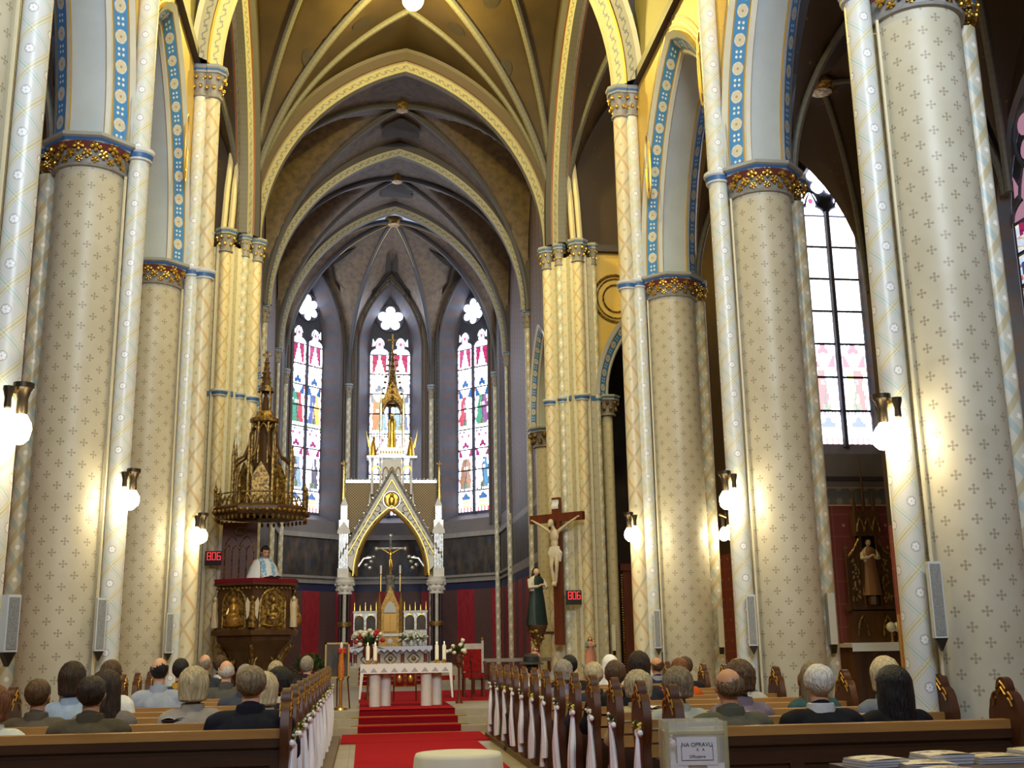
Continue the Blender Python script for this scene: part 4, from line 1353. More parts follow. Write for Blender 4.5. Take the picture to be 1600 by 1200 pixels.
# ------------------------------------------------------------------ ribbons with greenery on the pew ends
def strip_mesh(seed, tail=.66):
    """two soft satin tails, gathered at the bow and fanning out below"""
    rnd = random.Random(seed); mb = MB()
    for off, ln in ((-.035, tail), (.04, tail*rnd.uniform(.8, 1.0))):
        n, m_ = 10, 10; ph = rnd.random()*6
        rows = []
        for k in range(n+1):
            t = k/n
            w = .018+.030*min(1, t*1.6); dp = .012+.016*min(1, t*2)
            cy = off*(.3+t)+.010*sin(t*6+ph); cx = .028+.012*sin(t*4+ph)
            rows.append([(cx+dp*cos(a*2*pi/m_)*(1+.25*sin(a*2.4+ph)), cy+w*sin(a*2*pi/m_), -ln*t) for a in range(m_+1)])
        for k in range(n):
            for a in range(m_): mb.face([rows[k][a], rows[k][a+1], rows[k+1][a+1], rows[k+1][a]])
    return mb.mesh('tails', M['ribbon'])
def bow_mesh():
    mb = MB()
    for s in (-1, 1):
        mb.ell((.02, s*.045, .012), (.022, .04, .026), 8, 5)
    mb.ell((.03, 0, 0), (.02, .018, .02), 6, 4)
    return mb.mesh('bow', M['ribbon'])
def sprig_mesh(seed, col):
    rnd = random.Random(seed); mb = MB()
    for k in range(26):
        a, b_ = rnd.uniform(0, 2*pi), rnd.uniform(-.6, 1.2)
        l = rnd.uniform(.03, .075)
        d = Vector((abs(cos(a))*.5, sin(a)*cos(b_), sin(b_)+.25)).normalized()
        s = d.cross(Vector((.3, .2, 1))).normalized()*.012
        p0 = Vector((.02, 0, .02)); p1 = p0+d*l
        mb.face([p0, p0+(p1-p0)*.5+s, p1, p0+(p1-p0)*.5-s], 0)
    for k in range(7):
        d = Vector((rnd.uniform(.01, .05), rnd.uniform(-.05, .05), rnd.uniform(-.01, .07)))
        mb.ell(d, (.013, .013, .012), 6, 4, 1)
    return mb.mesh('sprig', [M['leafy'], M[col]])
TAILS = [strip_mesh(s) for s in range(4)]; BOW = bow_mesh()
SPR = [sprig_mesh(s, c) for s, c in ((1, 'flower_white'), (2, 'flower_yellow'), (3, 'flower_white'))]
for sx, side in ((1, 'right'), (-1, 'left')):
    for k, y in enumerate(ROWS):
        if sx < 0 and k == 12: continue
        r = thing('ribbon_bow', 'white satin ribbon bow with green sprig on the aisle end, %s row of %s pews' % (ORD[k], side), 'ribbon', (1.195 if sx > 0 else -1.325, y-.12+(0 if sx > 0 else .87), .80), 0 if sx < 0 else pi, group='white ribbons on the pew ends')
        inst('bow', BOW, r); inst('tails', TAILS[(k+sx) % 4], r, (0, 0, 0)); inst('sprig', SPR[k % 3], r, (0, 0, .03))
# ------------------------------------------------------------------ people
def cap_elem(mb, p0, p1, r0, r1, n=12):
    P0, P1 = Vector(p0), Vector(p1)
    pts, rs = [], []
    d = (P1-P0); L = d.length; u = d.normalized()
    for k in range(4): pts.append(P0-u*r0*cos(pi/2*k/4)*1.0); rs.append(max(.002, r0*sin(pi/2*k/4)))
    pts.append(P0); rs.append(r0)
    pts.append((P0+P1)/2); rs.append((r0+r1)/2)
    pts.append(P1); rs.append(r1)
    for k in range(3, -1, -1): pts.append(P1+u*r1*cos(pi/2*k/4)); rs.append(max(.002, r1*sin(pi/2*k/4)))
    mb.tube(pts, rs, n)
def remesh(mb, voxel, smooth=4, name='body'):
    me = mb.mesh(name, M['skin'])
    o = bpy.data.objects.new('tmp', me); COL.objects.link(o)
    md = o.modifiers.new('r', 'REMESH'); md.mode = 'VOXEL'; md.voxel_size = voxel
    sm = o.modifiers.new('s', 'SMOOTH'); sm.iterations = smooth; sm.factor = .5
    dg = bpy.context.evaluated_depsgraph_get()
    ev = o.evaluated_get(dg)
    res = bpy.data.meshes.new_from_object(ev)
    bpy.data.objects.remove(o); bpy.data.meshes.remove(me)
    res.name = name
    res.polygons.foreach_set('use_smooth', [True]*len(res.polygons))
    return res
M['skin'] = mat('skin', lin(206, 158, 128), .5)
M['skin_tan'] = mat('skin_tan', lin(190, 138, 104), .5)
M['trousers'] = mat('dark_trousers', lin(44, 44, 50), .8)
M['eye'] = mat('eye_dark', lin(40, 30, 26), .3)
M['lip'] = mat('lip', lin(165, 92, 84), .5)
SX = {'m': 1.0, 'f': .88}
def slouch(me):
    # relaxed sitting height: the trunk is shortened, head and legs keep their size
    for v in me.vertices:
        z = v.co.z
        if z > 1.0: v.co.z = z-.09
        elif z > .45: v.co.z = .45+(z-.45)*(.46/.55)
    return me
def body_mesh(k):
    w = SX[k]; mb = MB()
    mb.ell((0, 0, .56), (.17, .14, .13), 16, 10)
    mb.ell((0, -.01, .72), (.145*w, .105, .17), 16, 10)
    mb.ell((0, -.01, .87), (.17*w, .11, .16), 16, 10)
    cap_elem(mb, (-.16*w, 0, .975), (.16*w, 0, .975), .06, .06)
    cap_elem(mb, (0, 0, .98), (0, .015, 1.12), .055, .052)
    # head: skull, jaw, nose, ears
    mb.ell((0, .005, 1.225), (.076, .096, .102), 18, 14)
    mb.ell((0, .045, 1.165), (.056, .060, .072), 14, 10)
    mb.ell((0, .062, 1.125), (.032, .034, .026), 10, 8)
    cap_elem(mb, (0, .098, 1.215), (0, .112, 1.178), .011, .016)
    for s in (-1, 1):
        mb.ell((s*.078, .0, 1.195), (.012, .022, .034), 8, 8)
        mb.ell((s*.035, .082, 1.185), (.022, .018, .02), 8, 6)
        cap_elem(mb, (s*.18*w, 0, .965), (s*.235*w, .03, .72), .052, .044)
        cap_elem(mb, (s*.235*w, .03, .72), (s*.10, .27, .64), .042, .03)
        mb.ell((s*.075, .315, .64), (.034, .045, .02), 10, 8)
        cap_elem(mb, (s*.09, .02, .54), (s*.11, .37, .50), .085, .062)
        cap_elem(mb, (s*.11, .37, .50), (s*.11, .33, .13), .06, .042)
        mb.ell((s*.11, .39, .055), (.045, .13, .05), 10, 8)
    me = remesh(mb, .0125, 3, 'body')
    # fingers: five separate chains rooted in each palm
    f = MB()
    for s in (-1, 1):
        for j, (dx, ln) in enumerate(((-.024, .050), (-.008, .060), (.008, .057), (.023, .046))):
            b0 = Vector((s*.075+dx, .345, .645)); m1 = b0+Vector((0, ln*.55, .004)); m2 = m1+Vector((0, ln*.35, -.022))
            f.tube([b0, m1, m2], [.0095, .009, .007], 6)
        t0 = Vector((s*.075-s*.03, .305, .645)); f.tube([t0, t0+Vector((-s*.022, .025, .008)), t0+Vector((-s*.026, .05, .0))], [.011, .010, .008], 6)
    bm = bmesh.new(); bm.from_mesh(me); fm = f.mesh('tmpf', M['skin']); bm.from_mesh(fm); bm.to_mesh(me); bm.free(); bpy.data.meshes.remove(fm)
    me.materials.clear(); me.materials.append(M['skin']); me.materials.append(M['trousers'])
    idx = []
    for p in me.polygons:
        c = p.center
        idx.append(1 if (c.z < .60 and not (c.y > .24 and c.z > .585)) else 0)
    me.polygons.foreach_set('material_index', idx); me.polygons.foreach_set('use_smooth', [True]*len(me.polygons))
    return me
def jacket_mesh(k, bulk=.022):
    w = SX[k]; mb = MB(); e = bulk
    mb.ell((0, -.005, .57), (.18+e*.4, .15+e*.5, .13), 16, 10)
    mb.ell((0, -.015, .72), (.155*w+e, .115+e, .19), 16, 10)
    mb.ell((0, -.02, .87), (.18*w+e, .115+e, .165), 16, 10)
    cap_elem(mb, (-.155*w, -.005, .965), (.155*w, -.005, .965), .062+e*.8, .062+e*.8)
    cap_elem(mb, (0, 0, .97), (0, .005, 1.055), .085, .066)
    for s in (-1, 1):
        cap_elem(mb, (s*.18*w, 0, .955), (s*.24*w, .03, .71), .056+e*.8, .05+e*.6)
        cap_elem(mb, (s*.24*w, .03, .71), (s*.115, .25, .645), .05+e*.5, .042)
    me = remesh(mb, .0135, 4, 'jacket')
    # shallow cloth folds
    for v in me.vertices:
        x, y, z = v.co
        a = .006*sin(38*z+9*x)*max(0, min(1, (1.0-z)*5))+.004*sin(50*x+13*z)
        n = Vector((x, y, 0)); l = n.length
        if l > .02: v.co += n/l*a
    return me
def collar_mesh():
    mb = MB()
    mb.lathe([(.082, .985), (.088, 1.02), (.078, 1.075), (.068, 1.08), (.066, 1.03)], 20, (0, .003, 0), sy=.95)
    return mb.mesh('collar', M['skin'])
def face_mesh():
    mb = MB()
    for s in (-1, 1):
        mb.ell((s*.031, .088, 1.213), (.013, .008, .008), 8, 6, 0)
        mb.tube([(s*.016, .100, 1.235), (s*.032, .097, 1.241), (s*.05, .085, 1.234)], .004, 5, 0)
    mb.tube([(-.022, .098, 1.145), (0, .105, 1.148), (.022, .098, 1.145)], [.004, .007, .004], 6, 1)
    return mb.mesh('face_details', [M['eye'], M['lip']])
from mathutils import noise as mnoise
def hair_mesh(style, seed=1):
    rnd = random.Random(seed)
    mb = MB()
    c = Vector((0, -.008, 1.232))
    r = {'short': (.087, .106, .106), 'bald': (.084, .104, .098), 'thin': (.083, .103, .108), 'bob': (.108, .118, .128), 'curly': (.108, .118, .124), 'long': (.105, .116, .120), 'veil': (.105, .125, .128)}[style]
    nu, nv = 44, 30
    def P(i, j):
        a = 2*pi*i/nu; ph = -pi/2+pi*j/nv
        d = Vector((cos(ph)*cos(a), cos(ph)*sin(a), sin(ph)))
        k = 1+.03*mnoise.noise(d*3+Vector((seed, 0, 0)))
        if style == 'curly': k += .07*mnoise.noise(d*9+Vector((seed, 3, 1)))+.04*mnoise.noise(d*17)
        elif style in ('bob', 'long'): k += .018*sin(a*21+seed)+.03*mnoise.noise(Vector((d.x*9, d.y*9, d.z*2+seed)))
        elif style in ('short', 'bald', 'thin'): k += .03*mnoise.noise(d*11+Vector((seed, 1, 0)))+.02*mnoise.noise(d*26)
        p = Vector((d.x*r[0]*k, d.y*r[1]*k, d.z*r[2]*k))
        if style in ('bob', 'curly', 'long', 'veil') and p.z < 0:
            # hang straight down at the back and sides instead of closing in
            q = min(1, -p.z/r[2])
            sc_ = 1/max(.35, cos(ph))
            f = 1-.12*q
            p.x = d.x*sc_*r[0]*k*f*min(1, cos(ph)+.5); p.y = d.y*sc_*r[1]*k*f*min(1, cos(ph)+.5)
            drop = {'bob': 1.15, 'curly': .95, 'long': 3.9, 'veil': 2.6}[style]
            p.z *= drop
            if style in ('long',): p.x *= 1+.25*q; p.y = min(p.y, .02)-.02*q
            if style == 'veil': p.x *= 1+.7*q; p.y *= 1+.5*q
        return c+p, d
    keep = MB()
    for j in range(nv):
        for i in range(nu):
            ps = [P(i, j), P((i+1) % nu, j), P((i+1) % nu, j+1), P(i, j+1)]
            cc = sum((p[0] for p in ps), Vector())/4
            dd = sum((p[1] for p in ps), Vector())/4
            if style == 'short':
                if cc.z < 1.125 or (cc.y > .05 and cc.z < 1.275) or (cc.y > .005 and cc.z < 1.20): continue
            elif style == 'thin':
                if cc.z < 1.14 or (cc.y > .03 and cc.z < 1.285) or (cc.y > 0 and cc.z < 1.22): continue
            elif style == 'bald':
                if cc.z < 1.13 or cc.z > 1.252+.03*mnoise.noise(dd*7+Vector((seed, 0, 0)))+.02*sin(3*dd.x) or cc.y > .02 or (cc.y > -.0 and cc.z < 1.2): continue
            else:
                if (cc.y > .045 and cc.z < 1.285): continue
                if j == 0: continue
            keep.face([p[0] for p in ps], 0, [(i*.02, j*.02)]*4)
    me = keep.mesh('hair', M['eye'], smooth=True, ang=80)
    bm = bmesh.new(); bm.from_mesh(me); bmesh.ops.remove_doubles(bm, verts=bm.verts, dist=1e-5)
    bm.to_mesh(me); bm.free()
    me.polygons.foreach_set('use_smooth', [True]*len(me.polygons))
    return me
def hairmat(name, c1, c2):
    def f(b):
        n = b.noise(26, 3, stretch=(2.2, 2.2, .35))
        return b.mix(b.ramp(n, .35, .65), c1, c2)
    return mat(name, f, .5, spec=.35, bump=lambda b: b.noise(40, 2, stretch=(2.5, 2.5, .3)), bstr=.9)
HAIR = {'dark': hairmat('hair_dark_brown', lin(34, 25, 20), lin(58, 42, 30)), 'black': hairmat('hair_black', lin(20, 18, 20), lin(34, 30, 30)), 'brown': hairmat('hair_brown', lin(66, 46, 30), lin(98, 72, 48)),
        'red': hairmat('hair_auburn', lin(92, 52, 30), lin(130, 78, 46)), 'grey': hairmat('hair_grey', lin(128, 118, 104), lin(170, 162, 148)), 'greybrown': hairmat('hair_grey_brown', lin(96, 82, 62), lin(140, 124, 98)),
        'white': hairmat('hair_white', lin(190, 186, 178), lin(226, 222, 216)), 'blond': hairmat('hair_blond_grey', lin(176, 156, 116), lin(212, 196, 160)), 'blondgrey': hairmat('hair_ash_blond', lin(150, 132, 98), lin(192, 178, 144))}
BODY = {k: slouch(body_mesh(k)) for k in 'mf'}
JACK = {k: slouch(jacket_mesh(k)) for k in 'mf'}
COLLAR = slouch(collar_mesh()); FACE = slouch(face_mesh())
HM = {}
CL = {}
def clothmat(c):
    if c not in CL:
        CL[c] = mat('cloth_%d_%d_%d' % c, lin(*c), .85, spec=.15, vary=(7, .22), bump=lambda b: b.noise(9, 4), bstr=.45)
    return CL[c]
def person(x, y, zh, label, sex, style, hair, cloth, collar=None, rz=0, lean=0, s=1.05, skin='skin', zseat=None):
    s = s*1.0
    root = thing('person', label, 'person', (x, y-.05, 0), rz, group='seated congregation')
    root.scale = (s*1.06, s*1.0, zh/1.12); root.rotation_euler = (lean, 0, rz)
    b_ = inst('body', BODY[sex], root)
    if skin != 'skin':
        b_.material_slots[0].link = 'OBJECT'; b_.material_slots[0].material = M[skin]
    inst('face_details', FACE, root)
    j = inst('jacket', JACK[sex], root); 
    j.material_slots[0].link = 'OBJECT'; j.material_slots[0].material = clothmat(cloth)
    co = inst('collar', COLLAR, root); co.material_slots[0].link = 'OBJECT'; co.material_slots[0].material = clothmat(collar or cloth)
    if style:
        key = (style, hash((round(x, 2), style)) % 3)
        if key not in HM: HM[key] = slouch(hair_mesh(style, key[1]+1))
        h = inst('hair', HM[key], root); h.material_slots[0].link = 'OBJECT'
        h.material_slots[0].material = HAIR[hair] if hair in HAIR else M[hair]
    return root
def Y(k): return 7.53+.893*k+.34
P_ = person
# pulpit-side pews
P_(-3.38, Y(1)+.87, 1.126, 'man with cropped brown hair in a grey-brown hooded jacket, far side of the left pews', 'm', 'short', 'brown', (92, 84, 74), rz=-.1, skin='skin_tan')
P_(-3.34, Y(2)+.87, 1.216, 'woman with dark bobbed hair in a light blue shirt behind the hooded man', 'f', 'bob', 'dark', (150, 168, 190), s=1.02)
P_(-2.77, Y(0)+.87, 1.156, 'man with short dark hair in an olive brown jacket, nearest left pew', 'm', 'short', 'dark', (84, 76, 58), s=1.1, skin='skin_tan')
P_(-2.86, Y(1)+.87, 1.170, 'woman with very long dark brown hair down her back', 'f', 'long', 'dark', (120, 112, 104), s=1.05)
P_(-3.20, Y(3)+.87, 1.239, 'young man with brown hair in a white shirt turning to the right', 'm', 'short', 'brown', (222, 222, 216), rz=-.55, s=1.04)
P_(-2.91, Y(4)+.87, 1.251, 'balding dark-haired man in a pale grey-blue shirt', 'm', 'bald', 'black', (160, 168, 182), s=1.04)
P_(-2.97, Y(6)+.87, 1.226, 'person with dark cap of hair and a yellow scarf over dark blue', 'f', 'short', 'black', (44, 62, 96), collar=(196, 150, 40), s=1.05)
P_(-2.18, Y(1)+.87, 1.175, 'woman with ash blond bobbed hair in a beige-grey jacket, centre of left pews', 'f', 'bob', 'blondgrey', (150, 142, 132), s=1.08)
P_(-3.05, Y(9)+.87, 1.260, 'bald-crowned man in a dark jacket beside the pulpit pier', 'm', 'bald', 'grey', (48, 52, 62), s=1.03)
P_(-2.95, Y(10)+.87, 1.239, 'man in a dark suit turning his face to the right near the pulpit', 'm', 'short', 'brown', (36, 38, 46), collar=(226, 226, 226), rz=-.55, s=1.0)
P_(-2.44, Y(6)+.87, 1.200, 'bald grey man in a dark grey tweed jacket, left pews', 'm', 'bald', 'white', (82, 80, 76), s=1.05)
P_(-1.64, Y(0)+.87, 1.200, 'large grey-haired man in a navy black jacket, aisle end of nearest left pew', 'm', 'short', 'greybrown', (30, 31, 40), s=1.2)
P_(-1.62, Y(1)+.87, 1.126, 'woman with smooth pale blond hair at the aisle, second left pew', 'f', 'bob', 'blond', (190, 186, 178), s=1.02)
P_(-1.86, Y(6)+.87, 1.184, 'woman with short grey-brown hair further ahead in the left pews', 'f', 'short', 'blondgrey', (92, 100, 130), s=1.03)
P_(-1.62, Y(3)+.87, 1.141, 'person with thick black hair leaning at the aisle end, left pews', 'f', 'curly', 'black', (40, 38, 40), collar=(226, 216, 190), rz=-.3, s=1.08)
P_(-1.62, Y(9)+.87, 1.213, 'grey-haired man in a dark suit turning right near the paschal candle', 'm', 'short', 'grey', (40, 42, 52), rz=-.4, s=1.03)
P_(-3.45, Y(0)+.87, 1.095, 'person in a white shirt with brown hair cut off by the left picture edge', 'f', 'bob', 'red', (216, 218, 206), s=1.08)
P_(-2.04, Y(4)+.87, 1.170, 'grey-haired person between the navy jacket man and the pulpit', 'm', 'thin', 'grey', (70, 74, 86), s=1.0)
# crucifix-side pews
hatlady = P_(1.50, Y(9), 1.14, 'woman in a black brimmed hat and white blouse beyond the right pew ends', 'f', 'short', 'black', (216, 220, 224), rz=.5, s=1.0)
hb = MB(); hb.lathe([(0, 1.31), (.07, 1.305), (.105, 1.27), (.112, 1.20), (.17, 1.172), (.172, 1.165), (.11, 1.18)], 20, (0, -.005, 0)); hb.build('hat', M['black'], hatlady)
P_(1.48, Y(6), 1.135, 'woman with pale grey curly hair behind the right pew ends', 'f', 'curly', 'grey', (120, 124, 150), s=.98)
P_(1.72, Y(7), 1.19, 'man with cropped dark hair in a black suit near the red statue', 'm', 'short', 'black', (36, 36, 40), s=1.08)
P_(1.48, Y(4), 1.145, 'woman with short pale blond hair in dark blue, right pew aisle end', 'f', 'short', 'blond', (46, 52, 66), s=1.06)
P_(1.48, Y(3)-.1, 1.17, 'man with brown hair in a black pullover, right pew aisle end', 'm', 'short', 'brown', (22, 22, 26), s=1.08)
P_(2.62, Y(9), 1.15, 'nun in a white veil in front of the Madonna statuette', 'f', 'veil', 'cloth_white', (214, 218, 224), s=1.02)
P_(1.95, Y(4), 1.215, 'person with thick dark bobbed hair in a dark jacket, right of the nun', 'f', 'bob', 'dark', (48, 48, 52), s=1.02)
P_(1.50, Y(2), 1.09, 'woman with yellowish grey curls in beige leaning at the second right pew end', 'f', 'curly', 'blondgrey', (176, 164, 128), s=1.06)
P_(2.42, Y(6), 1.135, 'man with short dark reddish hair in dark purple, right pews', 'm', 'short', 'dark', (58, 46, 56), s=1.05, skin='skin_tan')
P_(3.30, Y(9), 1.13, 'balding man in a navy sports jacket near the crossing column', 'm', 'bald', 'brown', (40, 46, 66), collar=(150, 156, 170), rz=.2, s=1.05, skin='skin_tan')
P_(2.62, Y(5), 1.155, 'red-haired person in an orange top, middle of the right pews', 'f', 'short', 'red', (196, 88, 30), s=1.05, skin='skin_tan')
P_(1.60, Y(1), 1.125, 'woman with short grey-brown curls in pale green beside the orange top', 'f', 'curly', 'greybrown', (170, 172, 156), s=1.06)
P_(1.72, Y(0), 1.145, 'bald-topped man in an olive grey jacket, nearest right pew', 'm', 'bald', 'greybrown', (92, 90, 74), s=1.14, skin='skin_tan')
P_(3.20, Y(7), 1.15, 'brown-haired person in dark clothes against the crossing column', 'f', 'short', 'brown', (36, 34, 36), s=1.0)
P_(2.10, Y(1), 1.165, 'woman with brown curly hair in mauve, second right pew', 'f', 'curly', 'brown', (128, 112, 120), s=1.08)
P_(3.02, Y(4), 1.115, 'elderly man with curly grey hair in a pale shirt, right pews', 'm', 'curly', 'grey', (186, 184, 170), s=1.02)
P_(2.38, Y(0), 1.155, 'white-haired man in a black jacket with white collar, nearest right pew', 'm', 'short', 'white', (30, 30, 34), collar=(210, 210, 206), s=1.14)
P_(3.10, Y(2)+.1, 1.13, 'woman with dark grey wavy hair in teal behind the white-haired man', 'f', 'long', 'greybrown', (54, 84, 86), s=1.0)
P_(3.36, Y(3), 1.06, 'person in a rust brown top reading beside the long-haired woman', 'f', 'short', 'red', (140, 78, 46), rz=-.2, s=.98)
P_(2.98, Y(0)+.1, 1.125, 'woman with straight black-brown hair to her waist, nearest right pew', 'f', 'long', 'black', (28, 26, 28), s=1.14)
P_(3.30, Y(1)+.0, 1.165, 'blond person in a grey-blue jacket at the far end of the right pews', 'f', 'bob', 'blond', (110, 116, 124), s=1.03)
P_(3.28, Y(5), 1.12, 'woman with blond waved hair near the wooden music desk', 'f', 'curly', 'blond', (90, 110, 116), s=1.0)
# ------------------------------------------------------------------ high altar with its canopy
AZ = .86
ap = MB()
for k in range(4):
    ap.box(-2.3+.06*k, 33.3+.3*k, FZ, 2.3-.06*k, 38.5, FZ+.125*(k+1))
o = ap.build('altar_steps', M['stepstone'], None, smooth=False); tag(o, 'stone steps raising the high altar in the apse', 'steps')
root = thing('altar_step_carpet', 'narrow red carpet with brass rods on the high altar steps', 'carpet', (0, 33.3, FZ))
c = MB()
for k in range(4):
    y0 = 33.3+.3*k; z0 = FZ+.125*k
    c.box(-.95, y0-.02, z0, .95, y0, z0+.14, 1); c.box(-.95, y0-.02, z0+.125, .95, y0+.29, z0+.142, 0)
c.build('pile', [M['carpet'], M['carpet_shaded']], root, world=True, smooth=False)
for k in range(4):
    r = MB(); r.tube([(-1.0, 33.26+.3*k, FZ+.125*k+.02), (1.0, 33.26+.3*k, FZ+.125*k+.02)], .014, 6); r.build('rod', M['brass'], root, world=True)
HA = thing('high_altar', 'silver and gold gothic high altar with gabled canopy and spire in the apse', 'altar', (0, 35.6, AZ))
def HB(mb, name, mt, par=None, **k): return mb.build(name, mt if isinstance(mt, list) else M[mt], par or HA, world=True, **k)
AYF = 35.3
# mensa and front
m = MB(); m.box(-1.22, 34.62, 1.38, 1.20, 35.9, 1.46); HB(m, 'altar_slab', 'altargrey', smooth=False)
m = MB(); m.box(-1.15, 34.8, AZ, 1.13, 35.9, 1.38); HB(m, 'altar_body', 'altargrey', smooth=False)
m = MB(); m.box(-1.2, 34.66, AZ, 1.18, 34.82, AZ+.06); HB(m, 'plinth', 'altargrey', smooth=False)
for x in (-1.06, -.37, .35, 1.04):
    q = MB(); q.lathe([(.075, AZ+.06), (.06, AZ+.12), (.052, AZ+.14), (.052, 1.24), (.06, 1.26), (.09, 1.34), (.09, 1.38)], 12, (x, 34.73, 0), ms=[1, 1, 0, 0, 1, 1, 1][:6]); HB(q, 'front_column', [M['marble_red'], M['altargrey']])
for x in (-.71, -.01, .69):
    q = MB()
    q.tube([(x+.19*cos(a*pi/10)*(1-.25*abs(sin(2*a*pi/10))), 34.79, 1.11+.17*sin(a*pi/10)*(1-.25*abs(sin(2*a*pi/10)))) for a in range(21)], .018, 5)
    q.ell((x, 34.79, 1.11), (.07, .02, .07), 8, 6); HB(q, 'gilt_quatrefoil', 'dullgilt')
cl = MB()
cl.box(-1.26, 34.60, 1.46, 1.24, 35.6, 1.475)
n = 13
for k in range(n):
    xa, xb = -1.26+2.5*k/n, -1.26+2.5*(k+1)/n
    cl.face([(xa, 34.595, 1.475), (xb, 34.595, 1.475), (xb, 34.59, 1.38), ((xa+xb)/2, 34.585, 1.30), (xa, 34.59, 1.38)])
o = cl.build('altar_cloth', M['lace_blue'], None, smooth=False); tag(o, 'pale blue-white cloth with pointed lace edge on the high altar', 'cloth')
# retable with framed relief pictures
for sx in (-1, 1):
    q = MB(); xa, xb = (.42, 1.14)
    q.box(min(sx*xa, sx*xb), 35.75, 1.46, max(sx*xa, sx*xb), 36.05, 2.55); HB(q, 'retable_wing', 'silver', smooth=False)
    for j in range(2):
        xc = sx*(.60+.36*j)
        fr = MB(); pts = [(-.13, 0)]+[(s, .30+z) for s, z in arch_pts(.13, .16, 6)]+[(.13, 0)]
        fr.prism(pts, lambda a, b_: (xc+a, 35.74, 1.98+b_), (0, .01, 0)); HB(fr, 'relief_picture', 'painting', smooth=False)
        fr = MB(); fr.tube([(xc+a, 35.735, 1.98+b_) for a, b_ in pts+[pts[0]]], .018, 5); HB(fr, 'picture_frame', 'gilt')
        fr = MB(); fr.box(xc-.13, 35.70, 1.72, xc+.13, 35.75, 1.92); HB(fr, 'predella_panel', 'altarwhite', smooth=False)
    for j in range(5):
        xc = sx*(.44+.168*j)
        p = MB(); p.lathe([(.018, 2.5), (.022, 2.55), (.02, 2.62), (.0, 2.62+(.24 if j % 2 == 0 else .14))], 6, (xc, 35.78, 0)); HB(p, 'pinnacle', 'gilt')
    q = MB(); q.box(min(sx*xa, sx*xb)-.02, 35.72, 2.50, max(sx*xa, sx*xb)+.02, 35.8, 2.56); HB(q, 'cornice', 'altarwhite', smooth=False)
# tabernacle
t = MB(); t.box(-.36, 35.55, 1.46, .34, 36.0, 1.78); HB(t, 'tabernacle_base', 'tabgold', smooth=False)
t = MB(); t.lathe([(0, 0), (.1, 0)], 12); 
t = MB(); t.ell((-.01, 35.54, 1.63), (.09, .015, .09), 12, 6); HB(t, 'base_medallion', 'ceramic')
t = MB(); t.box(-.40, 35.50, 1.78, .38, 36.0, 1.86); HB(t, 'throne_step', 'altarwhite', smooth=False)
t = MB(); t.box(-.31, 35.62, 1.86, .29, 36.0, 2.62); HB(t, 'tabernacle', 'tabgold', smooth=False)
for sx in (-1, 1):
    d = MB(); d.box(-.01+sx*.008, 35.585, 1.92, -.01+sx*.19, 35.62, 2.45); dd = HB(d, 'door', 'wood_gilt', smooth=False)
    k = MB(); k.ell((-.01+sx*.03, 35.575, 2.2), (.012, .012, .012), 6, 4); k.build('knob', M['brass'], dd, world=True)
    p = MB(); p.lathe([(.055, 1.86), (.055, 2.5), (.07, 2.54), (.05, 2.6), (.055, 2.8), (.0, 3.15)], 8, (-.01+sx*.33, 35.60, 0)); HB(p, 'tabernacle_buttress', 'tabgold')
g = MB(); pts = [(-.34, 2.5), (.32, 2.5), (.30, 2.62), (-.01, 3.32), (-.32, 2.62)]
g.prism(pts, lambda a, b_: (a, 35.60, b_), (0, .3, 0)); HB(g, 'tabernacle_gable', 'tabgold', smooth=False)
g = MB(); A = arch_pts(.19, .36, 8); g.prism([(-.2, 2.5)]+[(s-.01, 2.5+z) for s, z in A]+[(.18, 2.5)], lambda a, b_: (a, 35.575, b_), (0, .02, 0)); HB(g, 'gable_relief', 'ceramic', smooth=False)
g = MB(); g.lathe([(.16, 3.0), (.14, 3.2), (.13, 3.5), (.16, 3.55), (.16, 3.66), (0, 3.68)], 8, (-.01, 35.8, 0)); HB(g, 'cross_pedestal', 'silver', smooth=False)
# altar cross
def crucifix_parts(root, c, h, arm, wd, dp, mt, corpus, base_z):
    x, y, z = c
    q = MB(); q.box(x-wd/2, y-dp/2, base_z, x+wd/2, y+dp/2, z+h*.30); q.build('upright', M[mt], root, world=True, smooth=False)
    q = MB(); q.box(x-arm, y-dp/2, z-wd/2, x+arm, y+dp/2, z+wd/2); q.build('crossbar', M[mt], root, world=True, smooth=False)
def corpus_mesh(s):
    """crucified figure facing -y, hands at (+-.62 s, .30 s) relative to the chest"""
    mb = MB(); f = -.05*s
    mb.ell((0, f, .02*s), (.125*s, .075*s, .17*s), 14, 10)
    mb.ell((0, f, -.16*s), (.10*s, .065*s, .13*s), 14, 10)
    mb.ell((.0, f, -.30*s), (.115*s, .075*s, .10*s), 14, 10)
    cap_elem(mb, (0, f, .14*s), (-.03*s, f-.03*s, .27*s), .045*s, .04*s)
    mb.ell((-.05*s, f-.06*s, .32*s), (.07*s, .085*s, .095*s), 12, 10)
    mb.ell((-.06*s, f-.11*s, .27*s), (.045*s, .04*s, .05*s), 10, 8)
    for sx in (-1, 1):
        cap_elem(mb, (sx*.12*s, f, .12*s), (sx*.36*s, f+.01*s, .27*s), .045*s, .036*s)
        cap_elem(mb, (sx*.36*s, f+.01*s, .27*s), (sx*.60*s, f+.03*s, .40*s), .036*s, .026*s)
        mb.ell((sx*.66*s, f+.03*s, .43*s), (.045*s, .02*s, .03*s), 8, 6)
        cap_elem(mb, (sx*.06*s, f, -.34*s), (sx*.075*s+.02*s, f-.07*s, -.68*s), .072*s, .05*s)
        cap_elem(mb, (sx*.075*s+.02*s, f-.07*s, -.68*s), (sx*.035*s, f-.02*s, -1.05*s), .05*s, .032*s)
        mb.ell((sx*.03*s, f-.05*s, -1.10*s), (.03*s, .05*s, .06*s), 8, 6)
    return remesh(mb, .017*s, 2, 'corpus')
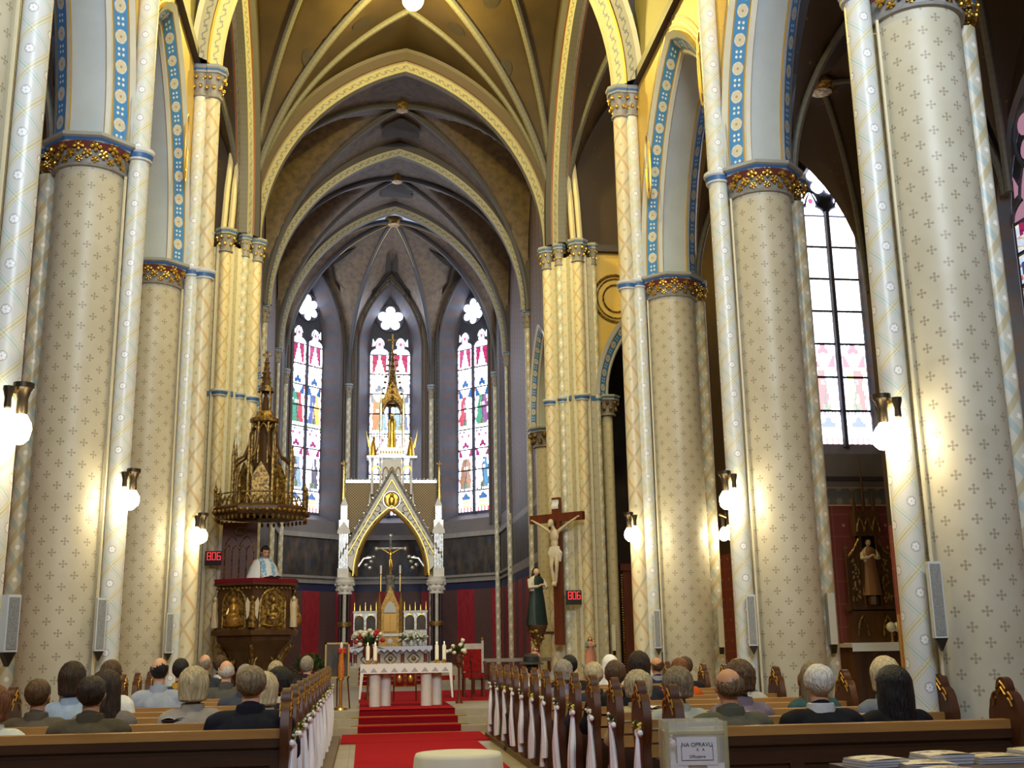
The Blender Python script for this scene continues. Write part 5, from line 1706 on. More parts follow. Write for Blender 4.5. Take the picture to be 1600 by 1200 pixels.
crs = MB(); crs.tube([(-.01, 35.7, 3.66), (-.01, 35.7, 4.85)], .04, 8); crs.tube([(-.45, 35.7, 4.48), (.43, 35.7, 4.48)], .035, 8)
for p in ((-.47, 4.48), (.45, 4.48), (-.01, 4.88)): crs.ell((p[0], 35.7, p[1]), (.07, .03, .07), 10, 6)
root = thing('altar_cross', 'silver crucifix with gilded figure above the tabernacle', 'crucifix', (-.01, 35.7, 3.66))
crs.build('cross', M['silver'], root, world=True)
cm = corpus_mesh(.52); cm.materials.clear(); cm.materials.append(M['gilt'])
inst('figure', cm, root, (0, -.03, .62))
for sx in (-1, 1):
    r = thing('candle', 'white candle on a tall holder %s the altar cross' % ('right of' if sx > 0 else 'left of'), 'candle', (-.01+sx*.30, 35.6, 3.15), group='candles beside the altar cross')
    q = MB(); q.tube([(0, 0, 0), (0, 0, .52)], .015, 6); q.lathe([(.05, .52), (.05, .54), (0, .54)], 8); q.build('holder', M['brass'], r)
    q = MB(); q.lathe([(.03, .54), (.03, .80), (0, .81)], 8); q.build('wax', M['candle'], r)
# canopy columns
for sx in (-1, 1):
    for (dx, dy, rr, mt) in ((0, 0, .055, 'altargrey'), (-.13, .08, .05, 'marble_dark'), (.13, .08, .05, 'marble_dark'), (-.09, .3, .05, 'marble_dark'), (.09, .3, .05, 'marble_dark')):
        q = MB(); q.lathe([(rr, 1.0), (rr, 3.1)], 10, (sx*1.42+dx, AYF+dy, 0)); HB(q, 'column_shaft', mt)
    q = MB(); q.box(sx*1.42-.24, AYF-.1, AZ, sx*1.42+.24, AYF+.45, 1.02); HB(q, 'column_base', 'altargrey', smooth=False)
    q = MB(); q.lathe([(.19, 2.06), (.23, 2.08), (.23, 2.20), (.19, 2.22)], 12, (sx*1.42, AYF+.15, 0)); HB(q, 'column_ring', 'dullgilt')
    q = MB(); q.lathe([(.20, 3.05), (.23, 3.07), (.22, 3.15), (.27, 3.25), (.25, 3.32), (.31, 3.42), (.31, 3.46), (.28, 3.48), (.30, 3.58), (0, 3.58)], 10, (sx*1.42, AYF+.15, 0)); HB(q, 'column_capital', 'altarwhite')
    fo = MB()
    for k in range(10):
        a = 2*pi*k/10
        for zz, rr in ((3.2, .25), (3.36, .29)): fo.ell((sx*1.42+rr*cos(a+zz), AYF+.15+rr*sin(a+zz), zz), (.04, .04, .045), 6, 4)
    o = HB(fo, 'capital_foliage', 'altargrey'); o['kind'] = 'stuff'
    # pinnacle tower: block, shafts, gablets, spire
    XP = sx*1.48
    q = MB(); q.box(XP-.17, AYF-.05, 3.58, XP+.17, AYF+.3, 3.85); HB(q, 'pinnacle_pedestal', 'altarwhite', smooth=False)
    q = MB()
    for dx in (-.12, -.04, .04, .12): q.tube([(XP+dx, AYF-.03, 3.85), (XP+dx, AYF-.03, 4.95)], .028, 6)
    q.box(XP-.15, AYF, 3.85, XP+.15, AYF+.28, 4.95); HB(q, 'pinnacle_shafts', 'silver')
    q = MB(); q.prism([(-.2, 4.92), (.2, 4.92), (.18, 5.05), (0, 5.3), (-.18, 5.05)], lambda a, b_: (XP+a, AYF-.06, b_), (0, .36, 0)); HB(q, 'pinnacle_gablet', 'altarwhite', smooth=False)
    q = MB(); q.box(XP-.15, AYF, 5.05, XP+.15, AYF+.26, 5.35); q.box(XP-.10, AYF+.02, 5.35, XP+.10, AYF+.24, 5.85); HB(q, 'pinnacle_stage', 'silver', smooth=False)
    q = MB(); q.prism([(-.12, 5.8), (.12, 5.8), (0, 6.1)], lambda a, b_: (XP+a, AYF-.0, b_), (0, .26, 0)); HB(q, 'pinnacle_cap', 'altarwhite', smooth=False)
    q = MB(); q.lathe([(.05, 6.0), (.03, 6.4), (.02, 6.9), (.0, 7.3)], 6, (XP+sx*.03, AYF+.12, 0)); HB(q, 'spirelet', 'gilt')
    q = MB()
    for k in range(6): q.ell((XP+sx*.03+.05*(1-k/8)*(-1)**k, AYF+.12, 6.1+.18*k), (.03, .03, .035), 6, 4)
    for a in range(4): q.ell((XP+sx*.03+.06*cos(a*pi/2), AYF+.12, 7.15+.06*sin(a*pi/2)), (.04, .03, .04), 6, 4)
    o = HB(q, 'crockets', 'dullgilt'); o['kind'] = 'stuff'
# main gable with pointed arch
A = arch_pts(1.08, 2.05, 14)
gb = MB()
inner = [(s, 3.62+z) for s, z in A]
def gz(x): return 6.90-abs(x)/1.62*2.75
yf = AYF+.02
def outp(x, z):
    xo = max(-1.58, min(1.58, x*1.46)); return (xo, max(z, gz(xo)))
for i in range(len(inner)-1):
    (xa, za), (xb, zb) = inner[i], inner[i+1]
    oa, ob = outp(xa, za), outp(xb, zb)
    gb.face([(xa, yf, za), (xb, yf, zb), (ob[0], yf, ob[1]), (oa[0], yf, oa[1])])
    gb.face([(xa, yf, za), (xb, yf, zb), (xb, yf+.45, zb), (xa, yf+.45, za)], 1)
HB(gb, 'gable', [M['altarwhite'], M['gilt']], smooth=False)
gm = MB()
for sx in (-1, 1):
    gm.tube([(sx*1.60, yf-.03, 4.18), (0, yf-.03, 6.94)], .05, 8); 
HB(gm, 'gable_coping', 'silver')
gm = MB()
for sx in (-1, 1): gm.tube([(sx*1.42, yf-.035, 4.15), (0, yf-.035, 6.62)], .022, 6)
gm.tube([(s, yf-.03, z) for s, z in inner], .05, 8)
gm.tube([(s*1.09, yf-.03, 3.62+z*1.06) for s, z in A], .028, 6)
HB(gm, 'arch_moulding', 'gilt')
q = MB()
for sx in (-1, 1):
    for k in range(11):
        t = .06+.86*k/10; q.ell((sx*1.60*(1-t)+sx*.05, yf-.03, 4.18+2.76*t+.03), (.035, .03, .04), 6, 4)
    for dx, dz in ((.62, 4.05), (.72, 4.18), (.55, 4.2), (.78, 3.95), (.66, 3.86)): q.ell((sx*dx, yf-.02, dz), (.07, .03, .06), 7, 5)
    q.tube([(sx*1.02, yf-.02, 3.9), (sx*.85, yf-.02, 4.15), (sx*.62, yf-.02, 4.18)], .035, 6)
o = HB(q, 'gable_crockets', 'silver'); o['kind'] = 'stuff'
q = MB(); q.tube([(.27*cos(a*pi/12), yf-.03, 5.98+.27*sin(a*pi/12)) for a in range(25)], .025, 6); HB(q, 'medallion_frame', 'silver')
q = MB(); q.ell((0, yf, 5.98), (.24, .02, .24), 16, 8); q.ell((0, yf-.03, 5.95), (.11, .05, .17), 10, 8); q.ell((0, yf-.04, 6.13), (.06, .05, .06), 8, 6); HB(q, 'medallion_figure', 'gilt')
q = MB()
for sx in (-1, 1):
    for k in range(5): q.ell((sx*(.35+.16*k), yf-.01, 5.55-.28*k), (.05, .015, .05), 6, 4)
o = HB(q, 'gable_openings', 'marble_dark'); o['kind'] = 'stuff'
q = MB()
for sx in (-1, 1):
    for k in range(7):
        t = k/6; xx = sx*(.28+.98*t); zz = 5.98-1.62*t
        q.tube([(xx+.10*cos(a*pi/5), yf-.02, zz+.10*sin(a*pi/5)) for a in range(11)], .014, 5)
o = HB(q, 'gable_tracery', 'silver'); o['kind'] = 'stuff'
# canopy body, side arches, lattice roof panels
for sx in (-1, 1):
    pts = [(1.44*sx, 4.5), (1.44*sx, 6.62), (.10*sx, 6.62), (.35*sx, 6.1), (.80*sx, 5.35), (1.15*sx, 4.6)]
    q = MB(); q.prism(pts, lambda a, b_: (a, AYF+.5, b_), (0, .08, 0)); HB(q, 'lattice_roof', 'lattice_grille', smooth=False)
q = MB(); q.grid(lambda u, v: ((-1.08+2.16*u)*.98, AYF+.05+.5*v, 3.66+arch_z(-1.08+2.16*u, 1.08, 2.02)), 24, 2); HB(q, 'canopy_soffit', 'dullgilt')
q = MB(); q.box(-1.46, AYF+.45, 6.58, 1.46, AYF+.6, 6.68); 
for k in range(24): q.ell((-1.4+2.8*k/23, AYF+.5, 6.71), (.035, .02, .04), 5, 4)
HB(q, 'roof_crest', 'silver')
q = MB(); q.box(-1.5, AYF+.5, 3.6, -1.1, AYF+.58, 5.0); q.box(1.1, AYF+.5, 3.6, 1.5, AYF+.58, 5.0); HB(q, 'canopy_side', 'dullgilt', smooth=False)
for sx in (-1, 1):
    for yy in (36.9,):
        q = MB(); q.lathe([(.09, AZ), (.09, 3.5)], 10, (sx*1.42, yy, 0)); HB(q, 'rear_column', 'marble_dark')
    q = MB(); q.box(sx*1.42-.05, AYF+.3, 3.5, sx*1.42+.05, 37.0, 5.0); HB(q, 'canopy_flank', 'dullgilt', smooth=False)
    # small flanking tabernacle posts above the roof
    q = MB(); q.tube([(sx*.62, AYF+.3, 6.2), (sx*.62, AYF+.3, 7.35)], .04, 6); q.tube([(sx*.36, AYF+.3, 6.2), (sx*.36, AYF+.3, 7.35)], .03, 6); HB(q, 'tower_leg', 'altarwhite')
    q = MB(); q.tube([(sx*(.49+.13*cos(a*pi/8)), AYF+.28, 6.95+.16*sin(a*pi/8)) for a in range(9)], .03, 6); HB(q, 'tower_arch', 'gilt')
    q = MB(); q.box(sx*.49-.22, AYF+.15, 7.33, sx*.49+.22, AYF+.5, 7.40); HB(q, 'tower_shelf', 'silver', smooth=False)
    q = MB(); q.box(sx*.47-.05, AYF+.2, 5.4, sx*.47+.05, AYF+.3, 5.8); q.lathe([(.06, 5.8), (.03, 6.0), (0, 6.3)], 6, (sx*.62*1.1, AYF+.3, 0)); HB(q, 'tower_pinnacle', 'altarwhite')
    # kneeling gilt angels
    an = MB(); an.lathe([(.13, 7.4), (.12, 7.55), (.09, 7.75), (.06, 7.9), (.03, 7.95)], 10, (sx*.60, AYF+.3, 0)); an.ell((sx*.58, AYF+.28, 8.0), (.055, .06, .07), 8, 6)
    an.prism([(0, 7.6), (sx*.16, 8.1), (sx*.2, 8.3), (sx*.12, 7.75)], lambda a, b_: (sx*.63+a, AYF+.36, b_), (0, .03, 0))
    r = thing('angel_statue', 'gilded kneeling angel on the canopy shoulder, %s of the spire' % ('right' if sx > 0 else 'left'), 'statue', (sx*.6, AYF+.3, 7.4), group='gilded angels on the altar canopy'); an.build('figure', M['gilt'], r, world=True)
# central tower: stepped white base with arches, open niche, spire
q = MB(); q.box(-.30, AYF+.1, 6.3, .30, AYF+.6, 7.3); HB(q, 'tower_core', 'altarwhite', smooth=False)
q = MB(); q.box(-.80, AYF+.08, 7.34, .80, AYF+.62, 7.41); q.box(-.40, AYF+.06, 7.41, .40, AYF+.64, 7.62); q.box(-.44, AYF+.04, 7.62, .44, AYF+.66, 7.67); HB(q, 'tower_shelves', 'silver', smooth=False)
q = MB()
for xx in (-.2, 0, .2):
    q.tube([(xx+s, AYF+.07, 6.85+z) for s, z in arch_pts(.085, .2, 5)], .018, 5); q.tube([(xx-.085, AYF+.07, 6.4), (xx-.085, AYF+.07, 6.85)], .014, 5); q.tube([(xx+.085, AYF+.07, 6.4), (xx+.085, AYF+.07, 6.85)], .014, 5)
for k in range(9): q.ell((-.36+.09*k, AYF+.05, 7.52), (.03, .02, .05), 6, 4)
HB(q, 'tower_tracery', 'gilt')
q = MB()
for sx in (-1, 1):
    for dy in (.1, .55): q.tube([(sx*.36, AYF+dy, 7.62), (sx*.36, AYF+dy, 9.1)], .045, 6); q.lathe([(.06, 9.1), (.03, 9.3), (0, 9.75)], 6, (sx*.36, AYF+dy, 0))
HB(q, 'niche_post', 'silver')
q = MB()
for dy in (.08, .57):
    q.tube([(s, AYF+dy, 8.85+z) for s, z in arch_pts(.30, .42, 8)], .045, 6)
    q.prism([(-.38, 9.0), (.38, 9.0), (.2, 9.35), (0, 9.75), (-.2, 9.35)], lambda a, b_: (a, AYF+dy, b_+.12), (0, .05, 0))
HB(q, 'niche_gable', 'dullgilt')
q = MB(); q.lathe([(.34, 9.1), (.22, 9.5), (.13, 10.0), (.07, 10.5), (.02, 11.0)], 8, (0, AYF+.33, 0)); HB(q, 'spire', 'dullgilt')
q = MB()
for k in range(9):
    z = 9.3+.19*k; rr = .30*(1-(k/10))+.03
    for a in range(4): q.ell((rr*cos(a*pi/2), AYF+.33+rr*sin(a*pi/2), z), (.06, .05, .045), 6, 4)
o = HB(q, 'spire_crockets', 'dullgilt'); o['kind'] = 'stuff'
q = MB(); q.tube([(0, AYF+.33, 10.9), (0, AYF+.33, 11.5)], .025, 6); q.tube([(-.16, AYF+.33, 11.3), (.16, AYF+.33, 11.3)], .025, 6); HB(q, 'finial_cross', 'dullgilt')
r = thing('niche_statue', 'gilded standing figure in the open niche of the altar spire', 'statue', (0, AYF+.33, 7.66))
q = MB(); q.lathe([(.15, 0), (.14, .3), (.11, .6), (.14, .8), (.12, .95), (.05, 1.02)], 12); q.ell((0, -.01, 1.1), (.07, .08, .09), 10, 8); q.build('figure', M['gilt'], r)

# flower arrangements and small candles along the high altar
def bouquet(name, label, loc, s, cols, group, pot='ceramic', seed=1, leaf='leafy', n=22):
    rnd = random.Random(seed)
    root = thing(name, label, 'flowers', loc, group=group)
    p = MB(); p.lathe([(.035*s, 0), (.06*s, .02*s), (.075*s, .10*s), (.05*s, .15*s), (.055*s, .17*s)], 10); p.build('vase', M[pot], root)
    lf = MB()
    for k in range(int(n*1.6)):
        d = Vector((rnd.uniform(-1, 1), rnd.uniform(-1, 1), rnd.uniform(-.2, 1.2))).normalized(); l = rnd.uniform(.10, .24)*s
        p0 = Vector((0, 0, .16*s)); p1 = p0+d*l; sd = d.cross(Vector((.1, .3, 1))).normalized()*.022*s
        lf.face([p0, p0+(p1-p0)*.55+sd, p1, p0+(p1-p0)*.55-sd])
    o = lf.build('leaves', M[leaf], root); o['kind'] = 'stuff'
    fl_ = MB()
    for k in range(n):
        d = Vector((rnd.uniform(-1, 1), rnd.uniform(-1, 1), rnd.uniform(-.1, 1.2))).normalized()*rnd.uniform(.12, .22)*s
        fl_.ell(Vector((0, 0, .18*s))+d, (.035*s, .035*s, .028*s), 7, 5, rnd.randrange(len(cols)))
    o = fl_.build('blossoms', [M[c] for c in cols], root); o['kind'] = 'stuff'
    return root
for k, (x, cols, txt) in enumerate(((-1.02, ['flower_white'], 'at the left end of the high altar'), (-.78, ['flower_white', 'flower_red'], 'with red blooms on the high altar, left part'), (-.50, ['flower_white'], 'left beside the tabernacle'), (.42, ['flower_white'], 'right beside the tabernacle'), (.64, ['flower_white'], 'second right of the tabernacle'), (.92, ['flower_white'], 'at the right end of the high altar'))):
    bouquet('flower_vase', 'small vase of white flowers '+txt, (x, 35.2, 1.475), 1.1, cols, 'flower vases on the high altar', seed=k)

# ------------------------------------------------------------------ altar table with cloth and candles
TY0, TY1, TZ = 21.55, 22.25, 1.13
at_ = thing('altar_table', 'white stone altar table on paired round legs standing on red carpet', 'table', (0, 21.9, FZ+.018))
q = MB(); q.box(-.86, TY0, TZ-.09, .82, TY1, TZ); q.build('slab', M['altarwhite'], at_, world=True, smooth=False)
for sx, xs in ((-1, (-.60, -.40)), (1, (.36, .56))):
    for k, xx in enumerate(xs):
        q = MB(); q.lathe([(.105, FZ+.018), (.105, TZ-.09)], 20, (xx, TY0+.18+.22*k, 0)); q.build('leg', M['altarwhite'], at_, world=True)
    q = MB(); q.box((xs[0]+xs[1])/2-.03, TY0+.3, FZ+.02, (xs[0]+xs[1])/2+.03, TY0+.42, TZ-.09); q.build('leg_core', M['pink'], at_, world=True, smooth=False)
q = MB()
def clothface(xa, xb, y, z0, z1):
    q.face([(xa, y, z0), (xb, y, z0), (xb, y, z1), (xa, y, z1)], 0, [(xa+3, 0), (xb+3, 0), (xb+3, z1-z0), (xa+3, z1-z0)])
clothface(-.875, .835, TY0-.012, TZ-.155, TZ+.012)
q.face([(-.875, TY0-.012, TZ+.012), (.835, TY0-.012, TZ+.012), (.835, TY1, TZ+.012), (-.875, TY1, TZ+.012)], 1)
for sx, xx in ((-1, -.875), (1, .835)):
    q.face([(xx, TY0-.012, TZ+.012), (xx, TY1, TZ+.012), (xx+sx*.02, TY1, FZ+.16), (xx+sx*.02, TY0+.05, FZ+.16)], 1)
    q.face([(xx-sx*.06, TY0-.014, TZ-.15), (xx, TY0-.014, TZ-.15), (xx+sx*.02, TY0-.01, FZ+.16), (xx-sx*.01, TY0-.01, FZ+.16)], 1)
o = q.build('altar_table_cloth', [M['lace'], M['cloth_white']], None, smooth=False); tag(o, 'white cloth with grey triangle border draped on the altar table', 'cloth')
for k, (x, txt) in enumerate(((-.74, 'far left'), (-.60, 'second from left'), (.56, 'second from right'), (.70, 'far right'))):
    r = thing('candle', 'thick white candle in brass holder on the altar table, %s' % txt, 'candle', (x, 21.75, TZ+.014), group='candles on the altar table')
    q = MB(); q.lathe([(.05, 0), (.05, .02), (.02, .03), (.045, .06), (.05, .065), (0, .07)], 10); q.build('holder', M['brass'], r)
    q = MB(); q.lathe([(.036, .07), (.036, .32), (.006, .36), (0, .365)], 10); q.build('wax', M['candle'], r)
    q = MB(); q.lathe([(0, .365), (.008, .375), (0, .40)], 6); q.build('flame', M['flame'], r)
bouquet('flower_vase', 'vase of white and red flowers on a wooden stand beside the altar table', (1.05, 22.6, 1.10), 1.25, ['flower_white', 'flower_white', 'flower_red'], 'flowers around the altar table', 'wood_red', seed=21, leaf='leafdark', n=16)
q = MB(); q.lathe([(.08, FZ), (.06, FZ+.05), (.022, FZ+.12), (.022, 1.02), (.05, 1.06), (.06, 1.10), (0, 1.10)], 10, (1.05, 22.6, 0)); o = q.build('flower_stand', M['wood_red']); tag(o, 'slim wooden stand carrying the red and white flowers', 'stand')
bouquet('flower_vase', 'bunch of white and red flowers behind the left candles', (-.72, 24.8, 1.22), 1.7, ['flower_white', 'flower_white', 'flower_red'], 'flowers around the altar table', 'wood_red', seed=22, leaf='leafdark', n=18)
q = MB(); q.lathe([(.08, FZ), (.06, FZ+.05), (.022, FZ+.12), (.022, 1.14), (.05, 1.18), (.06, 1.22), (0, 1.22)], 10, (-.72, 24.8, 0)); o = q.build('flower_stand', M['wood_red']); tag(o, 'slim wooden stand under the flowers behind the left candles', 'stand')
# embroidered panel hanging behind the table
r = thing('gilt_panel', 'pair of small gilt-framed panels seen under the altar table', 'panel', (.02, 23.4, FZ+.018))
for dx in (-.11, .11):
    q = MB(); q.box(dx-.09, -.01, .30, dx+.09, .01, .58); p = q.build('panel', M['crimson'], r, smooth=False)
    q = MB(); q.tube([(dx+a, -.015, .44+b_) for a, b_ in ((-.09, -.14), (.09, -.14), (.09, .14), (-.09, .14), (-.09, -.14))], .012, 5); q.ell((dx, -.015, .44), (.05, .01, .08), 8, 6); q.build('gilding', M['gilt'], p)
q = MB(); q.box(-.24, -.01, 0, -.21, .02, .6); q.box(.21, -.01, 0, .24, .02, .6); q.box(-.24, -.01, .57, .24, .02, .61); q.build('stand', M['wood_red'], r, smooth=False)

# ------------------------------------------------------------------ celebrant's chair and stools
ch = thing('armchair', 'red velvet armchair with high back on the chancel steps', 'chair', (1.55, 24.9, FZ))
q = MB(); q.box(-.22, -.24, .42, .22, .22, .52); q.build('seat', M['velvet'], ch, smooth=False)
q = MB(); q.box(-.20, .17, .55, .20, .23, 1.02); q.build('backrest', M['velvet'], ch, smooth=False)
q = MB(); q.box(-.25, .16, .4, -.20, .24, 1.2); q.box(.20, .16, .4, .25, .24, 1.2); q.box(-.25, .18, 1.02, .25, .23, 1.14); q.build('back_frame', M['altargrey'], ch, smooth=False)
for sx in (-1, 1):
    q = MB(); q.lathe([(0, 1.28), (.02, 1.25), (.03, 1.2), (.02, 1.18)], 8, (sx*.225, .2, 0)); q.build('finial', M['gilt'], ch)
    q = MB(); q.tube([(sx*.25, .18, .74), (sx*.26, -.1, .74), (sx*.26, -.22, .70), (sx*.25, -.22, .5)], .025, 6); q.build('armrest', M['wood_red'], ch)
    for yy in (-.2, .2):
        q = MB(); q.tube([(sx*.21, yy, 0), (sx*.21, yy, .42)], .025, 6); q.build('leg', M['wood_red'], ch)
for k, (x, yy, txt) in enumerate(((.95, 25.1, 'left of the armchair'), (2.1, 25.1, 'right of the armchair'), (2.55, 25.3, 'far right of the armchair'))):
    r = thing('stool', 'low red upholstered stool %s' % txt, 'stool', (x, yy, FZ), group='red stools in the chancel')
    q = MB(); q.box(-.2, -.18, .38, .2, .18, .47); q.build('cushion', M['velvet'], r, smooth=False)
    for sx in (-1, 1):
        for sy in (-1, 1):
            q = MB(); q.tube([(sx*.16, sy*.14, 0), (sx*.16, sy*.14, .38)], .02, 6); q.build('leg', M['wood_red'], r)
r = thing('microphone_stand', 'thin black microphone stand in front of the red armchair', 'microphone', (1.42, 23.9, FZ))
q = MB(); q.lathe([(.11, 0), (.11, .02), (0, .03)], 12); q.build('foot', M['black'], r)
q = MB(); q.tube([(0, 0, .02), (0, 0, .62), (-.02, -.04, .72)], .01, 6); q.build('pole', M['black'], r)
q = MB(); q.tube([(-.02, -.04, .72), (-.03, -.08, .80)], .016, 6); q.build('capsule', M['black'], r)
# altar rail / bench beyond the pews
r = thing('altar_bench', 'pale wooden bench rail in the chancel behind the pew ends', 'bench', (2.6, 26.3, FZ))
q = MB(); q.box(-1.0, -.05, .72, .9, .05, .80); q.build('rail', M['ledge'], r, smooth=False)
for k in range(5):
    q = MB(); q.box(-.95+.44*k, -.03, 0, -.88+.44*k, .03, .72); q.build('post', M['wood_red'], r, smooth=False)
# ------------------------------------------------------------------ paschal candle, icon on an easel, shrub
r = thing('easel_picture', 'gilt-framed dark picture on an easel beside the paschal candle', 'picture', (-1.30, 21.5, FZ))
q = MB()
for a in (-.2, .2): q.tube([(a*1.2, .12, 0), (a*.7, 0, 1.2)], .015, 5)
q.tube([(0, .35, 0), (0, .02, 1.1)], .015, 5); q.build('easel', M['wood_red'], r)
q = MB(); q.box(-.20, -.03, .58, .20, 0, 1.16); q.build('canvas', M['painting'], r, smooth=False)
q = MB(); q.box(-.225, -.045, .55, -.195, .0, 1.19); q.box(.195, -.045, .55, .225, 0, 1.19); q.box(-.225, -.045, 1.16, .225, 0, 1.19); q.box(-.225, -.045, .55, .225, 0, .58); q.build('frame', M['frame_gold'], r, smooth=False)
r = thing('paschal_candle', 'tall ornate orange and red paschal candle near the left pew ends', 'candle', (-1.22, 21.2, FZ))
M['orange'] = mat('orange_wax', lin(206, 120, 40), .5, vary=(20, .3))
q = MB(); q.lathe([(.13, 0), (.12, .04), (.03, .08), (.03, .5), (.06, .54), (.04, .58)], 12); q.build('holder', M['brass'], r)
q = MB(); q.lathe([(.055, .56), (.06, .75), (.045, .9), (.045, 1.05), (.05, 1.08), (0, 1.09)], 12); q.build('wax', M['orange'], r)
q = MB()
for k in range(9):
    a = k*2.1; q.ell((.055*cos(a), .055*sin(a), 1.02+.018*(k % 4)), (.035, .035, .03), 6, 4)
q.build('ribbon_flowers', M['flower_red'], r)
q = MB(); q.lathe([(.02, 1.08), (.03, 1.12), (.02, 1.18), (0, 1.2)], 8); q.build('top', M['flower_white'], r)
def shrub(name, label, loc, rx, rz, seed, mt='leafdark', n=700):
    rnd = random.Random(seed); mb = MB()
    for k in range(n):
        d = Vector((rnd.gauss(0, 1), rnd.gauss(0, 1), abs(rnd.gauss(0, 1))*1.1)).normalized()
        rr = rnd.uniform(.55, 1.0)
        p = Vector((d.x*rx*rr, d.y*rx*rr, d.z*rz*rr+.25)); l = .09; dd = (d+Vector((rnd.uniform(-.6, .6), rnd.uniform(-.6, .6), rnd.uniform(-.3, .6)))).normalized()
        s = dd.cross(Vector((.2, .1, 1))).normalized()*.018
        mb.face([p-dd*l*.5, p+s, p+dd*l*.5, p-s])
    root = thing(name, label, 'plant', loc)
    o = mb.build('foliage', M[mt], root); o['kind'] = 'stuff'
    q = MB(); q.lathe([(.14, 0), (.18, .28), (.19, .3), (0, .3)], 12); q.build('pot', M['wood_red'], root)
shrub('potted_shrub', 'dark green rounded shrub below the pulpit', (-1.80, 21.7, FZ+.35), .42, .42, 5)
q = MB(); q.box(-1.98, 21.55, FZ, -1.62, 21.85, FZ+.35); o = q.build('plant_stand', M['wood_dark'], None, smooth=False); tag(o, 'dark wooden block under the green shrub', 'stand')
# ------------------------------------------------------------------ pulpit
PX, PY = -2.92, 22.85
PU = thing('pulpit', 'carved walnut and gilt pulpit with tall spired canopy on the left pier', 'pulpit', (PX, PY, FZ))
def PB(mb, name, mt, par=None, **k): return mb.build(name, mt if isinstance(mt, list) else M[mt], par or PU, world=True, **k)
def hexring(r, z, n=6, a0=R_(0)): return [(PX+r*cos(a0+2*pi*k/n), PY+r*sin(a0+2*pi*k/n), z) for k in range(n)]
A6 = R_(-90)   # a corner towards the nave
HEX = [R_(-90+60*k) for k in range(6)]
# stem: corbelled arcade
q = MB(); q.lathe([(.42, FZ), (.42, FZ+.15), (.33, FZ+.22), (.30, .95), (.36, 1.0), (.36, 1.08)], 6, (PX, PY, 0), a0=A6, a1=A6+2*pi); PB(q, 'stem', 'wood_pulpit', smooth=False)
q = MB(); q.lathe([(.36, 1.08), (.42, 1.2), (.58, 1.42), (.74, 1.56), (.80, 1.62), (.80, 1.70), (.74, 1.74)], 6, (PX, PY, 0), a0=A6, a1=A6+2*pi); PB(q, 'corbel', 'wood_pulpit', smooth=False)
for k in range(6):
    a = HEX[k]
    q = MB(); q.lathe([(.06, FZ), (.05, FZ+.1), (.04, FZ+.15), (.04, 1.0), (.065, 1.05), (.05, 1.1)], 8, (PX+.48*cos(a), PY+.48*sin(a), 0)); PB(q, 'stem_column', 'wood_red')
    q = MB(); q.tube([(PX+r_*cos(a), PY+r_*sin(a), z) for r_, z in ((.48, 1.06), (.55, 1.22), (.68, 1.40), (.80, 1.52))], .035, 6); PB(q, 'corbel_rib', 'dullgilt')
    b0, b1 = HEX[k], HEX[(k+1) % 6]
    # little arch between stem columns
    p0 = Vector((PX+.48*cos(b0), PY+.48*sin(b0), 0)); p1 = Vector((PX+.48*cos(b1), PY+.48*sin(b1), 0)); d = (p1-p0)
    q = MB(); q.tube([tuple(p0+d*(.5+s)+Vector((0, 0, 1.06+z))) for s, z in arch_pts(.44, .26, 6)], .022, 6); PB(q, 'stem_arch', 'dullgilt')
